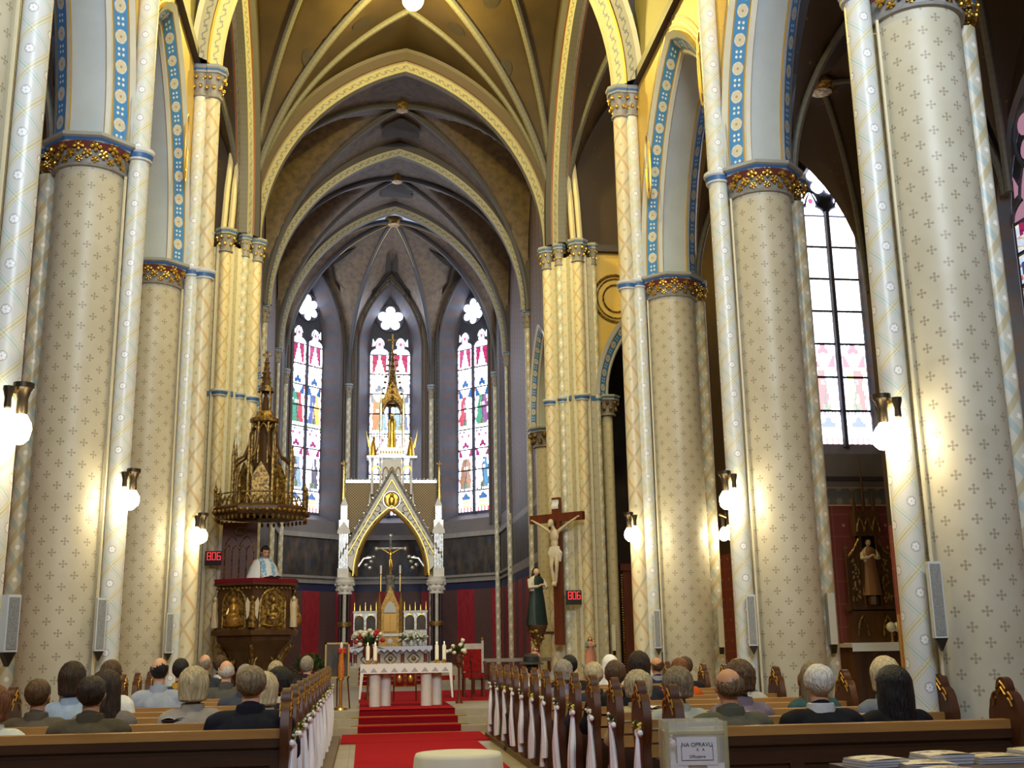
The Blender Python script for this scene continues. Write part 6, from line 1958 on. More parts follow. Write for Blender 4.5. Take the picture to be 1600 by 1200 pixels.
# basket with relief panels
RB = .80
for k in range(6):
    b0, b1 = HEX[k], HEX[(k+1) % 6]
    p0 = Vector((PX+RB*cos(b0), PY+RB*sin(b0), 0)); p1 = Vector((PX+RB*cos(b1), PY+RB*sin(b1), 0)); d = (p1-p0).normalized(); L = (p1-p0).length; nr = Vector((d.y, -d.x, 0)); mid = (p0+p1)/2
    q = MB(); q.prism([(-L/2, 1.74), (L/2, 1.74), (L/2, 2.66), (-L/2, 2.66)], lambda a, b_: tuple(mid+d*a+Vector((0, 0, b_))), tuple(-nr*.06)); pn = PB(q, 'panel', 'wood_pulpit', smooth=False)
    if nr.y > .6: continue
    def mp(a, b_, o=0): return tuple(mid+d*a+nr*o+Vector((0, 0, b_)))
    q = MB(); q.prism([(-.24, 1.88)]+[(s, 2.30+z) for s, z in arch_pts(.24, .26, 8)]+[(.24, 1.88)], lambda a, b_: mp(a, b_, .012), tuple(nr*.004)); q.build('niche_ground', M['dullgilt'], pn, world=True, smooth=False)
    q = MB(); q.tube([mp(a, b_, .03) for a, b_ in [(-.26, 1.86)]+[(s, 2.30+z) for s, z in arch_pts(.26, .28, 8)]+[(.26, 1.86)]], .025, 6)
    q.tube([mp(-.28, 1.84, .03), mp(.28, 1.84, .03)], .025, 6); q.build('niche_arch', M['dullgilt'], pn, world=True)
    q = MB(); q.ell(mp(0, 2.02, .04), (.15, .10, .16), 12, 8); q.ell(mp(0, 2.2, .05), (.09, .08, .13), 10, 8); q.ell(mp(.0, 2.36, .06), (.055, .055, .07), 10, 8)
    q.tube([mp(-.09, 2.22, .06), mp(-.12, 2.1, .10), mp(.02, 2.05, .13)], .03, 6); q.tube([mp(.09, 2.22, .06), mp(.13, 2.12, .10), mp(.05, 2.05, .13)], .03, 6); q.build('seated_relief', M['wood_gilt'] if k % 2 else M['dullgilt'], pn, world=True)
    q = MB(); q.tube([mp(-.2, 1.92, .06), mp(-.1, 1.89, .08), mp(.1, 1.89, .08), mp(.2, 1.93, .06)], .02, 6); q.build('relief_hem', M['gilt'], pn, world=True)
    q = MB()
    for j in range(9): q.ell(mp(-L/2+.05+(L-.1)*j/8, 2.60, .03), (.03, .03, .028), 6, 4)
    o = q.build('carved_frieze', M['dullgilt'], pn, world=True); o['kind'] = 'stuff'
    # corner angel
    ca = Vector((PX+.86*cos(b0), PY+.86*sin(b0), 0))
    q = MB(); q.lathe([(.07, 1.86), (.07, 2.0), (.05, 2.2), (.055, 2.3), (.02, 2.36)], 8, (ca.x, ca.y, 0)); q.ell((ca.x, ca.y, 2.40), (.04, .04, .05), 8, 6); PB(q, 'corner_figure', 'bodycream' if k % 2 else 'dullgilt')
    for sg in (-1, 1):
        t = Vector((-sin(b0), cos(b0), 0))*sg
        q = MB(); q.prism([(.02, 2.28), (.10, 2.42), (.13, 2.3), (.10, 2.0), (.05, 2.1)], lambda a, b_: tuple(ca+t*a+Vector((0, 0, b_))), (0, .02, 0)); PB(q, 'angel_wing', 'bodycream', smooth=False)
q = MB(); q.lathe([(.80, 2.62), (.90, 2.66), (.90, 2.70), (.70, 2.70)], 6, (PX, PY, 0), a0=A6, a1=A6+2*pi); PB(q, 'top_moulding', 'wood_pulpit', smooth=False)
q = MB(); q.lathe([(.78, 2.70), (.89, 2.705), (.90, 2.78), (.76, 2.79), (.72, 2.70)], 6, (PX, PY, 0), a0=A6, a1=A6+2*pi); PB(q, 'velvet_rail', 'crimson', smooth=False)
q = MB(); q.lathe([(.76, 1.76), (0, 1.78)], 6, (PX, PY, 0), a0=A6, a1=A6+2*pi); PB(q, 'basket_floor', 'wood_pulpit', smooth=False)
q = MB(); q.lathe([(.82, 1.70), (.92, 1.72), (.92, 1.80), (.84, 1.84)], 6, (PX, PY, 0), a0=A6, a1=A6+2*pi); PB(q, 'lower_cornice', 'wood_pulpit', smooth=False)
# back board with blind tracery
BX0, BX1, BY = -3.72, -3.02, 23.55
q = MB(); q.box(BX0, BY, 1.8, BX1, BY+.06, 4.0); PB(q, 'back_board', 'wood_red', smooth=False)
q = MB()
for k in range(5):
    x = BX0+.06+(BX1-BX0-.12)*k/4; q.tube([(x, BY-.01, 1.85), (x, BY-.01, 3.45)], .014, 5)
for k in range(4):
    x = BX0+.06+(BX1-BX0-.12)*(k+.5)/4; q.tube([(x+s, BY-.012, 3.40+z) for s, z in arch_pts(.075, .14, 5)], .012, 5)
for k in range(2):
    x = BX0+.06+(BX1-BX0-.12)*(.25+.5*k); q.tube([(x+s, BY-.012, 3.45+z) for s, z in arch_pts(.15, .28, 5)], .012, 5)
xm = (BX0+BX1)/2
q.tube([(xm+.09*cos(a*pi/8), BY-.012, 3.82+.09*sin(a*pi/8)) for a in range(17)], .014, 5); PB(q, 'blind_tracery', 'dullgilt')
# canopy
CZ_ = 4.02
q = MB(); q.lathe([(.3, CZ_+.04), (.78, CZ_), (.94, CZ_+.02), (.98, CZ_+.10), (.98, CZ_+.16), (.93, CZ_+.20), (.88, CZ_+.22)], 8, (PX+.02, PY+.15, 0), a0=R_(22.5), a1=R_(382.5)); PB(q, 'canopy', 'wood_pulpit', smooth=False)
q = MB()
for k in range(8):
    a0_, a1_ = R_(22.5+45*k), R_(67.5+45*k)
    for j in range(6):
        t = (j+.5)/6
        p = Vector((cos(a0_), sin(a0_), 0))*(1-t)+Vector((cos(a1_), sin(a1_), 0))*t
        q.ell((PX+.02+p.x*.98, PY+.15+p.y*.98, CZ_+.09), (.045, .045, .04), 6, 4)
        q.ell((PX+.02+p.x*.94, PY+.15+p.y*.94, CZ_-.04), (.03, .03, .05), 5, 4)
o = PB(q, 'canopy_fringe', 'dullgilt'); o['kind'] = 'stuff'
for k in range(8):
    a0_ = R_(22.5+45*k); a1_ = R_(67.5+45*k)
    c0 = Vector((PX+.02+.95*cos(a0_), PY+.15+.95*sin(a0_), 0)); c1 = Vector((PX+.02+.95*cos(a1_), PY+.15+.95*sin(a1_), 0))
    q = MB(); q.lathe([(.03, CZ_+.2), (.03, CZ_+.5), (.045, CZ_+.52), (.02, CZ_+.6), (0, CZ_+.72)], 6, (c0.x, c0.y, 0)); PB(q, 'canopy_pinnacle', 'dullgilt')
    q = MB(); d = c1-c0
    for j in range(4):
        t0 = .14+.18*j
        q.tube([tuple(c0+d*(t0+.09+s)+Vector((0, 0, CZ_+.22+z))) for s, z in arch_pts(.085, .16, 4)], .016, 5)
    q.tube([tuple(c0+Vector((0, 0, CZ_+.44))), tuple(c1+Vector((0, 0, CZ_+.44)))], .015, 5); PB(q, 'canopy_cresting', 'dullgilt')
# upper works: open octagonal stage with flying struts, gables, lantern and spire
cx_, cy_ = PX+.02, PY+.15
q = MB(); q.lathe([(.52, CZ_+.2), (.5, CZ_+.55), (.46, CZ_+.62)], 8, (cx_, cy_, 0), a0=R_(22.5), a1=R_(382.5)); PB(q, 'crown_base', 'wood_pulpit', smooth=False)
for k in range(8):
    a = R_(22.5+45*k)
    e = Vector((cos(a), sin(a), 0))
    def pp(r_, z): return (cx_+e.x*r_, cy_+e.y*r_, z)
    q = MB(); q.tube([pp(.62, CZ_+.2), pp(.62, CZ_+1.15)], .035, 6); q.lathe([(.045, CZ_+1.15), (.02, CZ_+1.4), (0, CZ_+1.7)], 6, pp(.62, 0)[:2]+(0,)); PB(q, 'crown_post', 'dullgilt')
    q = MB(); q.tube([pp(.62, CZ_+1.08), pp(.52, CZ_+1.18), pp(.40, CZ_+1.25), pp(.30, CZ_+1.5), pp(.27, CZ_+1.75)], .028, 6); PB(q, 'flying_strut', 'wood_pulpit')
    q = MB(); a2 = R_(45+45*k); e2 = Vector((cos(a2), sin(a2), 0)); t = Vector((-e2.y, e2.x, 0)); m_ = Vector((cx_, cy_, 0))+e2*.50
    q.prism([(-.17, CZ_+.25), (.17, CZ_+.25), (.17, CZ_+.8), (.0, CZ_+1.1), (-.17, CZ_+.8)], lambda s, z: tuple(m_+t*s+Vector((0, 0, z))), tuple(-e2*.03)); PB(q, 'crown_panel', 'dullgilt', smooth=False)
    q = MB(); q.tube([pp(.25, CZ_+1.1), pp(.25, CZ_+1.95)], .025, 6); PB(q, 'lantern_post', 'dullgilt')
    q = MB(); e3 = e2; m2 = Vector((cx_, cy_, 0))+e2*.25; q.tube([tuple(m2+t*s+Vector((0, 0, CZ_+1.72+z))) for s, z in arch_pts(.085, .2, 5)], .02, 5); PB(q, 'lantern_arch', 'dullgilt')
q = MB(); q.lathe([(.16, CZ_+.6), (.16, CZ_+2.0)], 8, (cx_, cy_, 0)); PB(q, 'lantern_core', 'wood_pulpit', smooth=False)
q = MB(); q.lathe([(.25, CZ_+1.95), (.30, CZ_+1.98), (.30, CZ_+2.05), (.2, CZ_+2.1), (.16, CZ_+2.2)], 8, (cx_, cy_, 0)); PB(q, 'lantern_cornice', 'dullgilt', smooth=False)
for k in range(4):
    a = R_(45+90*k); q = MB(); q.tube([(cx_+.13*cos(a), cy_+.13*sin(a), CZ_+2.1), (cx_+.13*cos(a), cy_+.13*sin(a), CZ_+2.62)], .02, 6); q.lathe([(.03, CZ_+2.62), (0, CZ_+2.8)], 6, (cx_+.13*cos(a), cy_+.13*sin(a), 0)); PB(q, 'spire_post', 'dullgilt')
q = MB(); q.lathe([(.06, CZ_+2.1), (.07, CZ_+2.3), (.05, CZ_+2.5), (.02, CZ_+2.55)], 8, (cx_, cy_, 0)); q.ell((cx_, cy_, CZ_+2.58), (.04, .04, .05), 8, 6); PB(q, 'niche_figure', 'wood_pulpit')
q = MB(); q.lathe([(.17, CZ_+2.62), (.1, CZ_+2.75), (.07, CZ_+3.0), (.03, CZ_+3.3), (0, CZ_+3.45)], 8, (cx_, cy_, 0)); PB(q, 'spire', 'wood_pulpit', smooth=False)
q = MB()
for k in range(6):
    for a in range(4): q.ell((cx_+(.13-.018*k)*cos(a*pi/2+k), cy_+(.13-.018*k)*sin(a*pi/2+k), CZ_+2.7+.11*k), (.025, .025, .025), 5, 4)
for a in range(4): q.ell((cx_+.06*cos(a*pi/2), cy_, CZ_+3.42+.06*sin(a*pi/2)), (.035, .03, .035), 6, 4)
o = PB(q, 'spire_crockets', 'dullgilt'); o['kind'] = 'stuff'

# ------------------------------------------------------------------ priest reading in the pulpit
def vest(b):
    f = ((b.u+.02).ab())
    n = b.noise(18, 2)
    band = f.gt(.05)*f.lt(.15)
    c = b.mix(band, lin(232, 234, 238), lin(128, 178, 222))
    return b.mix(band*b.ramp(n, .5, .58)*.8, c, lin(230, 236, 240))
M['vestment'] = mat('white_blue_vestment', vest, .7, spec=.2)
pr = thing('person', 'priest in a white and light blue vestment reading in the pulpit', 'person', (PX+.1, PY-.02, 1.79), 0)
pr.rotation_euler = (0, 0, R_(205)); pr.scale = (.98, .98, .98)
mb = MB()
for s in (-1, 1):
    cap_elem(mb, (s*.09, 0, .85), (s*.10, .0, .45), .085, .06); cap_elem(mb, (s*.10, 0, .45), (s*.10, -.01, .1), .06, .042); mb.ell((s*.1, .06, .05), (.045, .13, .05), 10, 8)
    cap_elem(mb, (s*.18, 0, 1.36), (s*.25, .05, 1.12), .052, .044); cap_elem(mb, (s*.25, .05, 1.12), (s*.12, .28, 1.05), .042, .03); mb.ell((s*.09, .32, 1.04), (.034, .045, .02), 10, 8)
mb.ell((0, 0, .92), (.17, .13, .13), 16, 10); mb.ell((0, 0, 1.1), (.15, .105, .17), 16, 10); mb.ell((0, 0, 1.27), (.17, .11, .16), 16, 10); cap_elem(mb, (-.16, 0, 1.37), (.16, 0, 1.37), .06, .06)
cap_elem(mb, (0, .0, 1.38), (0, .04, 1.50), .056, .053)
hd = MB(); hd.ell((0, .005, 1.225), (.076, .096, .102), 18, 14); hd.ell((0, .045, 1.165), (.056, .060, .072), 14, 10); hd.ell((0, .062, 1.125), (.032, .034, .026), 10, 8); cap_elem(hd, (0, .098, 1.215), (0, .112, 1.178), .011, .016)
for s in (-1, 1): hd.ell((s*.078, .0, 1.195), (.012, .022, .034), 8, 8); hd.ell((s*.035, .082, 1.185), (.022, .018, .02), 8, 6)
bow = Matrix.Translation((0, .045, 1.47)) @ Matrix.Rotation(R_(-26), 4, 'X') @ Matrix.Translation((0, 0, -1.09))
hd.v = [tuple(bow @ Vector(v)) for v in hd.v]
o0 = len(mb.v); mb.v += hd.v
mb.f += [tuple(i+o0 for i in f) for f in hd.f]; mb.uv += hd.uv; mb.mi += hd.mi
bme = remesh(mb, .0125, 3, 'body'); bme.materials.clear(); bme.materials.append(M['skin'])
inst('body', bme, pr)
fc = inst('face_details', FACE, pr); fc.matrix_local = bow @ Matrix.Translation((0, 0, .09))
hm = hair_mesh('short', 9); h = inst('hair', hm, pr); h.matrix_local = bow; h.material_slots[0].link = 'OBJECT'; h.material_slots[0].material = HAIR['dark']
# poncho-like vestment
v = MB(); n = 40
prof = [(.075, 1.47), (.11, 1.445), (.19, 1.40), (.27, 1.30), (.33, 1.12), (.37, .9), (.39, .6), (.40, .35)]
rows = []
for (r_, z) in prof:
    row = []
    for i in range(n+1):
        a = 2*pi*i/n
        w = 1+.03*sin(a*9)*(1.45-z)
        row.append((r_*cos(a)*w*1.0, r_*sin(a)*w*(.72 if z > 1.3 else .85)+.02, z-.02*abs(cos(a))*(r_ > .2)))
    rows.append(row)
for j in range(len(rows)-1):
    for i in range(n):
        q4 = [rows[j][i], rows[j][i+1], rows[j+1][i+1], rows[j+1][i]]
        v.face(q4, 0, [(p[0], p[2]) for p in q4])
v.build('vestment', M['vestment'], pr, weld=True)
r = thing('open_book', 'open book resting on the pulpit rail before the priest', 'book', (PX+.34, PY-.62, 2.79), R_(25))
q = MB(); q.box(-.15, -.1, 0, .15, .1, .02); q.build('cover', M['black'], r, smooth=False)
q = MB(); q.grid(lambda u, v_: (-.14+.28*u, -.09+.18*v_, .022+.018*abs(sin(pi*u*2))), 12, 2); q.build('pages', M['paper'], r)
r = thing('microphone', 'small gooseneck microphone on the pulpit rail', 'microphone', (PX+.12, PY-.70, 2.78))
q = MB(); q.tube([(0, 0, 0), (0, -.02, .15), (-.01, .04, .28)], .006, 6); q.build('gooseneck', M['black'], r); q = MB(); q.ell((-.01, .05, .29), (.014, .02, .014), 8, 6); q.build('capsule', M['black'], r)
# ------------------------------------------------------------------ large crucifix, statues
cr = thing('crucifix', 'large wooden crucifix with pale carved figure on the chancel pier', 'crucifix', (3.34, 24.10, 1.44), R_(-44))
q = MB(); q.box(-.10, -.05, 0, .10, .05, 3.15); q.build('upright', M['wood_red'], cr, smooth=False)
q = MB(); q.box(-.70, -.055, 2.62, .70, .045, 2.80); q.build('crossbar', M['wood_red'], cr, smooth=False)
cm2 = corpus_mesh(.93); cm2.materials.clear(); cm2.materials.append(M['bodycream'])
inst('figure', cm2, cr, (0, -.07, 2.29))
q = MB()
for k in range(7):
    a = -1.2+.4*k; q.tube([(.10*sin(a), -.13-.03*cos(a*2), 2.07), (.12*sin(a+.1), -.14-.04*cos(a), 1.95), (.10*sin(a), -.13-.04*cos(a), 1.84)], [.03, .04, .03], 6)
q.tube([(.10, -.13, 2.02), (.16, -.13, 1.93), (.14, -.12, 1.75)], [.03, .05, .02], 6); q.build('loincloth', M['robe_white'], cr)
q = MB(); q.ell((-.05, -.10, 2.60), (.075, .085, .09), 10, 8); q.tube([(-.10, -.10, 2.6), (-.12, -.12, 2.45)], [.04, .02], 6); q.build('hair', M['hairbrown'], cr)
q = MB(); q.grid(lambda u, v: (-.09+.18*u, -.065-.015*sin(pi*v*2), 2.90+.2*v), 4, 6); q.build('scroll', M['paper'], cr)
q = MB(); q.tube([(.05, .05, 1.0), (.05, .12, 1.0)], .015, 6); q.build('wall_fixing', M['darkmetal'], cr)
def statue(name, label, loc, h, cols, rz=0, pedestal=None, child=False, group=None, halo=False):
    """robed standing figure: cols = (robe, mantle, head covering)"""
    root = thing(name, label, 'statue', loc, rz, group=group)
    s = h/1.7
    q = MB()
    n = 24
    prof = [(.26, 0), (.25, .1), (.23, .45), (.20, .8), (.17, 1.0), (.19, 1.2), (.20, 1.32), (.13, 1.42), (.06, 1.46)]
    for j in range(len(prof)-1):
        for i in range(n):
            P4 = []
            for (jj, ii) in ((j, i), (j, i+1), (j+1, i+1), (j+1, i)):
                r_, z = prof[jj]; a = 2*pi*ii/n; w = 1+.10*sin(a*8+z*2)*max(0, 1-z/1.3)
                P4.append((r_*cos(a)*w*s, r_*sin(a)*w*.72*s, z*s))
            q.face(P4, 0 if (j < 4 or (i > n*.6 and i < n*.9)) else 1)
    q.build('robe', [M[cols[0]], M[cols[1]]], root, weld=True)
    q = MB(); q.ell((0, -.01*s, 1.57*s), (.075*s, .088*s, .105*s), 12, 10); q.ell((0, -.09*s, 1.56*s), (.012*s, .02*s, .02*s), 6, 5)
    cap_elem(q, (0, 0, 1.40*s), (0, 0, 1.50*s), .045*s, .04*s)
    for sx in (-1, 1): cap_elem(q, (sx*.10*s, -.2*s, 1.12*s), (sx*.02*s, -.25*s, 1.18*s), .03*s, .028*s)
    q.build('head_and_hands', M['ivory'], root)
    q = MB()
    for sx in (-1, 1): q.tube([(sx*.17*s, 0, 1.34*s), (sx*.22*s, -.08*s, 1.1*s), (sx*.10*s, -.20*s, 1.12*s)], [.07*s, .065*s, .05*s], 8)
    q.build('sleeves', M[cols[1]], root)
    q = MB(); q.lathe([(.0, 1.70), (.05, 1.69), (.09, 1.62), (.10, 1.52), (.12, 1.40), (.17, 1.30)], 16, (0, .015*s, 0), a0=R_(-20), a1=R_(200)); q.v = [(p[0]*s, p[1]*s if abs(p[1]) < 3 else p[1], p[2]*s) for p in q.v]; q.build('hair', M[cols[2]], root)
    if child:
        q = MB(); q.ell((.12*s, -.18*s, 1.28*s), (.07*s, .06*s, .13*s), 10, 8); q.ell((.12*s, -.19*s, 1.45*s), (.05*s, .055*s, .06*s), 10, 8); q.build('child', M['ivory'], root)
    if halo:
        q = MB(); q.tube([(.16*s*cos(a*pi/10), .05*s, 1.62*s+.16*s*sin(a*pi/10)) for a in range(21)], .012*s, 5); q.build('halo', M['gilt'], root)
    return root
statue('madonna_statue', 'standing Mary in a dark green mantle on a gilded wall bracket', (2.86, 24.15, 1.86), 1.22, ('robe_green', 'robe_white', 'hairbrown'), R_(30)).scale = (1.35, 1.2, 1.0)
r = thing('statue_bracket', 'gilded leafy bracket under the dark green Mary statue', 'bracket', (2.86, 24.15, 1.40))
q = MB(); q.lathe([(0, 0), (.05, .0), (.12, .16), (.19, .36), (.22, .40), (.22, .46), (0, .46)], 10); q.build('console', M['wood_pulpit'], r)
q = MB()
rn = random.Random(3)
for k in range(26):
    a = rn.uniform(0, 2*pi); z = rn.uniform(.04, .36); rr = .05+.38*z; q.ell((rr*cos(a), rr*sin(a), z), (.04, .04, .035), 6, 4)
o = q.build('gilt_foliage', M['dullgilt'], r); o['kind'] = 'stuff'
q = MB(); q.tube([(.1, .05, .3), (.5, .5, .3)], .03, 6); q.build('arm', M['wood_pulpit'], r)
def pedestal(x, y, h, label, w=.16):
    q = MB(); q.lathe([(w*1.2, FZ), (w*1.2, FZ+.08), (w, FZ+.12), (w, h-.08), (w*1.2, h-.04), (w*1.2, h), (0, h)], 8, (x, y, 0), a0=R_(22.5), a1=R_(382.5)); o = q.build('pedestal', M['altargrey'], None, smooth=False); tag(o, label, 'pedestal')
statue('madonna_statue', 'small Madonna and child in pale blue and pink by the right pier', (3.86, 23.45, 1.04), .55, ('robe_pink', 'robe_blue', 'hairbrown'), R_(10), child=True).scale = (1.45, 1.3, 1.0)
pedestal(3.86, 23.45, 1.04, 'octagonal stone pedestal under the blue and pink Madonna')
statue('child_statue', 'small child statue in a salmon pink robe with gold halo', (2.48, 22.0, .90), .5, ('robe_pink', 'robe_pink', 'hairbrown'), R_(15), halo=True).scale = (1.25, 1.2, 1.0)
pedestal(2.48, 22.0, .90, 'octagonal stone pedestal under the salmon pink child statue', .12)

# ------------------------------------------------------------------ hymn number boards
SEG = {'8': 'abcdefg', '0': 'abcdef', '6': 'acdefg'}
def number_board(loc, w, h, label):
    root = thing('number_board', label, 'display', loc)
    q = MB(); q.box(-w/2, -.03, -h/2, w/2, .03, h/2); q.build('case', M['black'], root, smooth=False)
    dw, dh = w*.19, h*.50
    for k, ch_ in enumerate('806'):
        cx, cz = -w*.27+k*w*.29, h*.14
        q = MB(); t = .011
        P = {'a': ((-dw/2, dh/2), (dw/2, dh/2)), 'g': ((-dw/2, 0), (dw/2, 0)), 'd': ((-dw/2, -dh/2), (dw/2, -dh/2)), 'f': ((-dw/2, 0), (-dw/2, dh/2)), 'b': ((dw/2, 0), (dw/2, dh/2)), 'e': ((-dw/2, -dh/2), (-dw/2, 0)), 'c': ((dw/2, -dh/2), (dw/2, 0))}
        for sgm in SEG[ch_]:
            (xa, za), (xb, zb) = P[sgm]
            q.box(cx+min(xa, xb)-t/2, -.036, cz+min(za, zb)-t/2, cx+max(xa, xb)+t/2, -.031, cz+max(za, zb)+t/2)
        q.build('digit', M['digit'], root, smooth=False)
    q = MB(); q.tube([(0, .03, 0), (0, .12, 0)], .015, 6); q.build('bracket', M['darkmetal'], root)
number_board((-3.90, 23.72, 3.29), .34, .29, 'black hymn board with red digits 806 beside the pulpit')
number_board((3.62, 23.85, 2.42), .33, .30, 'black hymn board with red digits 806 beside the crucifix')

# ------------------------------------------------------------------ column loudspeakers
def speaker(x, y, z0, z1, rz, label):
    root = thing('column_speaker', label, 'speaker', (x, y, z0), rz, group='column loudspeakers')
    h = z1-z0
    q = MB(); q.box(-.05, -.04, 0, .05, .04, h); q.build('case', M['speaker'], root, smooth=False)
    q = MB(); q.box(-.038, -.047, .02, .038, -.04, h-.02); q.build('grille', M['spkgrille'], root, smooth=False)
    q = MB(); q.prism([(-.05, 0), (.05, 0), (.0, -.10)], lambda a, b_: (a, -.03, b_), (0, .06, 0)); q.build('wedge', M['darkmetal'], root, smooth=False)
for (x, y, z0, z1, rz, t) in ((3.56, 8.26, 1.45, 2.03, -.25, 'on the thick column nearest the camera, right side'), (3.50, 12.34, 1.40, 1.96, -.3, 'on the second column, window side'), (3.50, 16.50, 1.37, 1.93, -.3, 'on the crossing column beside the Madonna'),
                          (-3.32, 8.50, 1.46, 1.86, .8, 'at the left picture edge'), (-3.55, 12.34, 1.46, 2.0, .5, 'on the column behind the woman in light blue'), (-3.53, 16.48, 1.42, 1.97, .5, 'on the crossing column next to the pulpit'),
                          (4.45, 16.46, 1.37, 1.94, 1.45, 'edge-on at the aisle side of the crossing column'), (4.47, 12.42, 1.40, 1.97, 1.45, 'edge-on at the aisle side of the second column'), (4.52, 24.1, 1.30, 1.84, 1.3, 'edge-on on the chancel pier right of the number board')):
    speaker(x, y, z0, z1, rz, 'slim white loudspeaker '+t)

# ------------------------------------------------------------------ side altars
def side_altar(loc, rz, label, s=1.0, lit='dullgilt'):
    root = thing('side_altar', label, 'altar', loc, rz)
    def b(mb, nm, mt, **k): return mb.build(nm, mt if isinstance(mt, list) else M[mt], root, **k)
    q = MB(); q.box(-.85, -.35, 0, .85, .3, .95); b(q, 'altar_body', 'wood_pulpit', smooth=False)
    q = MB(); q.box(-.95, -.42, .95, .95, .3, 1.02); b(q, 'altar_slab', 'altargrey', smooth=False)
    q = MB(); q.box(-.92, -.43, 1.02, .92, .0, 1.03); q.box(-.92, -.435, .88, .92, -.425, 1.03); b(q, 'cloth', 'cloth_white', smooth=False)
    q = MB(); q.box(-.6, 0, 1.02, .6, .3, 1.62); b(q, 'predella', 'wood_pulpit', smooth=False)
    for sx in (-1, 1):
        q = MB(); q.tube([(sx*.35+s_, -.02, 1.15+z) for s_, z in arch_pts(.14, .35, 6)], .025, 6); b(q, 'predella_arch', 'dullgilt')
        q = MB(); q.prism([(sx*.25, 1.7), (sx*.60, 1.7), (sx*.60, 2.55), (sx*.25, 2.85)], lambda a, b_: (a, .02, b_), (0, .14, 0)); w_ = b(q, 'wing', 'wood_pulpit', smooth=False)
        q = MB(); rn = random.Random(8+sx)
        for k in range(44): q.ell((sx*(.32+.22*rn.random()), .01, 1.76+.78*rn.random()), (.03, .02, .03), 5, 4)
        o = q.build('gilt_carving', M['dullgilt'], w_); o['kind'] = 'stuff'
        q = MB(); q.tube([(sx*.64, .02, 1.62), (sx*.64, .02, 2.6)], .035, 6); q.lathe([(.05, 2.6), (.03, 2.7), (0, 2.95)], 6, (sx*.64, .02, 0)); b(q, 'outer_post', 'wood_pulpit')
        q = MB(); q.tube([(sx*.62, -.0, 2.58), (sx*.42, 0, 2.72), (sx*.26, 0, 2.92)], .03, 6); b(q, 'raking_moulding', 'dullgilt')
        q = MB(); q.tube([(sx*.22, 0, 1.65), (sx*.22, 0, 3.0)], .035, 6); b(q, 'niche_post', 'wood_pulpit')
    q = MB(); q.box(-.68, 0, 1.60, .68, .25, 1.70); b(q, 'cornice', 'wood_pulpit', smooth=False)
    q = MB(); q.box(-.25, .14, 1.7, .25, .2, 3.0); b(q, 'niche_back', 'black', smooth=False)
    q = MB(); q.box(-.34, -.04, 2.98, .34, .22, 3.45); b(q, 'baldachin', 'wood_pulpit', smooth=False)
    q = MB()
    for k in range(3): q.tube([(-.22+.22*k+s_, -.06, 3.05+z) for s_, z in arch_pts(.10, .26, 5)], .02, 5)
    b(q, 'baldachin_arches', 'dullgilt')
    for sx in (-1, 0, 1):
        q = MB(); q.lathe([(.06, 3.45), (.05, 3.6), (.02, 3.75 if sx else 4.1), (0, 3.9 if sx else 4.6)], 6, (sx*.27, .08, 0)); b(q, 'spire', 'wood_pulpit', smooth=False)
    q = MB(); q.lathe([(.12, 1.7), (.15, 1.72), (.15, 1.85), (.12, 1.88), (0, 1.88)], 8, (0, .02, 0)); b(q, 'statue_plinth', 'wood_pulpit', smooth=False)
    return root
side_altar((8.52, 19.95, FZ), 0, 'dark carved wooden side altar with saint below the bright window').scale = (.70, .85, 1)
M['robe_ochre'] = mat('painted_ochre_robe', lin(130, 92, 64), .5)
statue('saint_statue', 'bearded saint in a brown and white robe in the side altar niche', (8.52, 19.97, FZ+1.88), 1.05, ('robe_ochre', 'bodycream', 'hairbrown'), 0).scale = (1.15, 1.1, 1)
for k, (dy, ) in enumerate(((-.45,), (-.2,))):
    r = thing('globe_lamp', 'white round lamp on the side altar, %s of two' % ('left' if k == 0 else 'right'), 'lamp', (8.95+.5*dy, 19.75, FZ+1.03), group='round lamps on the side altar')
    q = MB(); q.lathe([(.04, 0), (.02, .04), (.02, .2)], 8); q.build('stem', M['brass'], r); q = MB(); q.ell((0, 0, .27), (.09, .09, .09), 12, 8); q.build('globe', M['ceramic'], r)
ca = side_altar((6.1, 26.2, FZ), R_(35), 'reddish carved wooden altar glimpsed in the chapel beside the right pier')
q = MB()
for k in range(40): q.ell((4.93, 24.93, .8+.055*k), (.02, .02, .02), 5, 4)
o = q.build('bead_string', M['gilt']); tag(o, 'vertical string of gold beads at the chapel altar edge', 'ornament')
q = MB(); q.box(4.96, 24.95, FZ, 5.2, 25.1, 3.05); q.box(4.90, 24.9, 3.05, 5.26, 25.15, 3.2); o = q.build('chapel_panel', M['wood_red'], None, smooth=False); tag(o, 'tall red-brown wooden post panel in the side chapel', 'panel')
r = thing('music_desk', 'narrow pale wooden notice board standing behind the blond person', 'board', (5.95, 13.6, 0))
q = MB(); q.box(-.10, -.02, .3, .10, .02, 1.75); q.build('board', M['wood_light'], r, smooth=False); q = MB(); q.box(-.04, -.03, .5, .06, -.02, 1.55); q.build('slot', M['black'], r, smooth=False)
q = MB(); q.box(-.15, -.15, 0, .15, .15, .3); q.build('foot', M['wood_dark'], r, smooth=False)

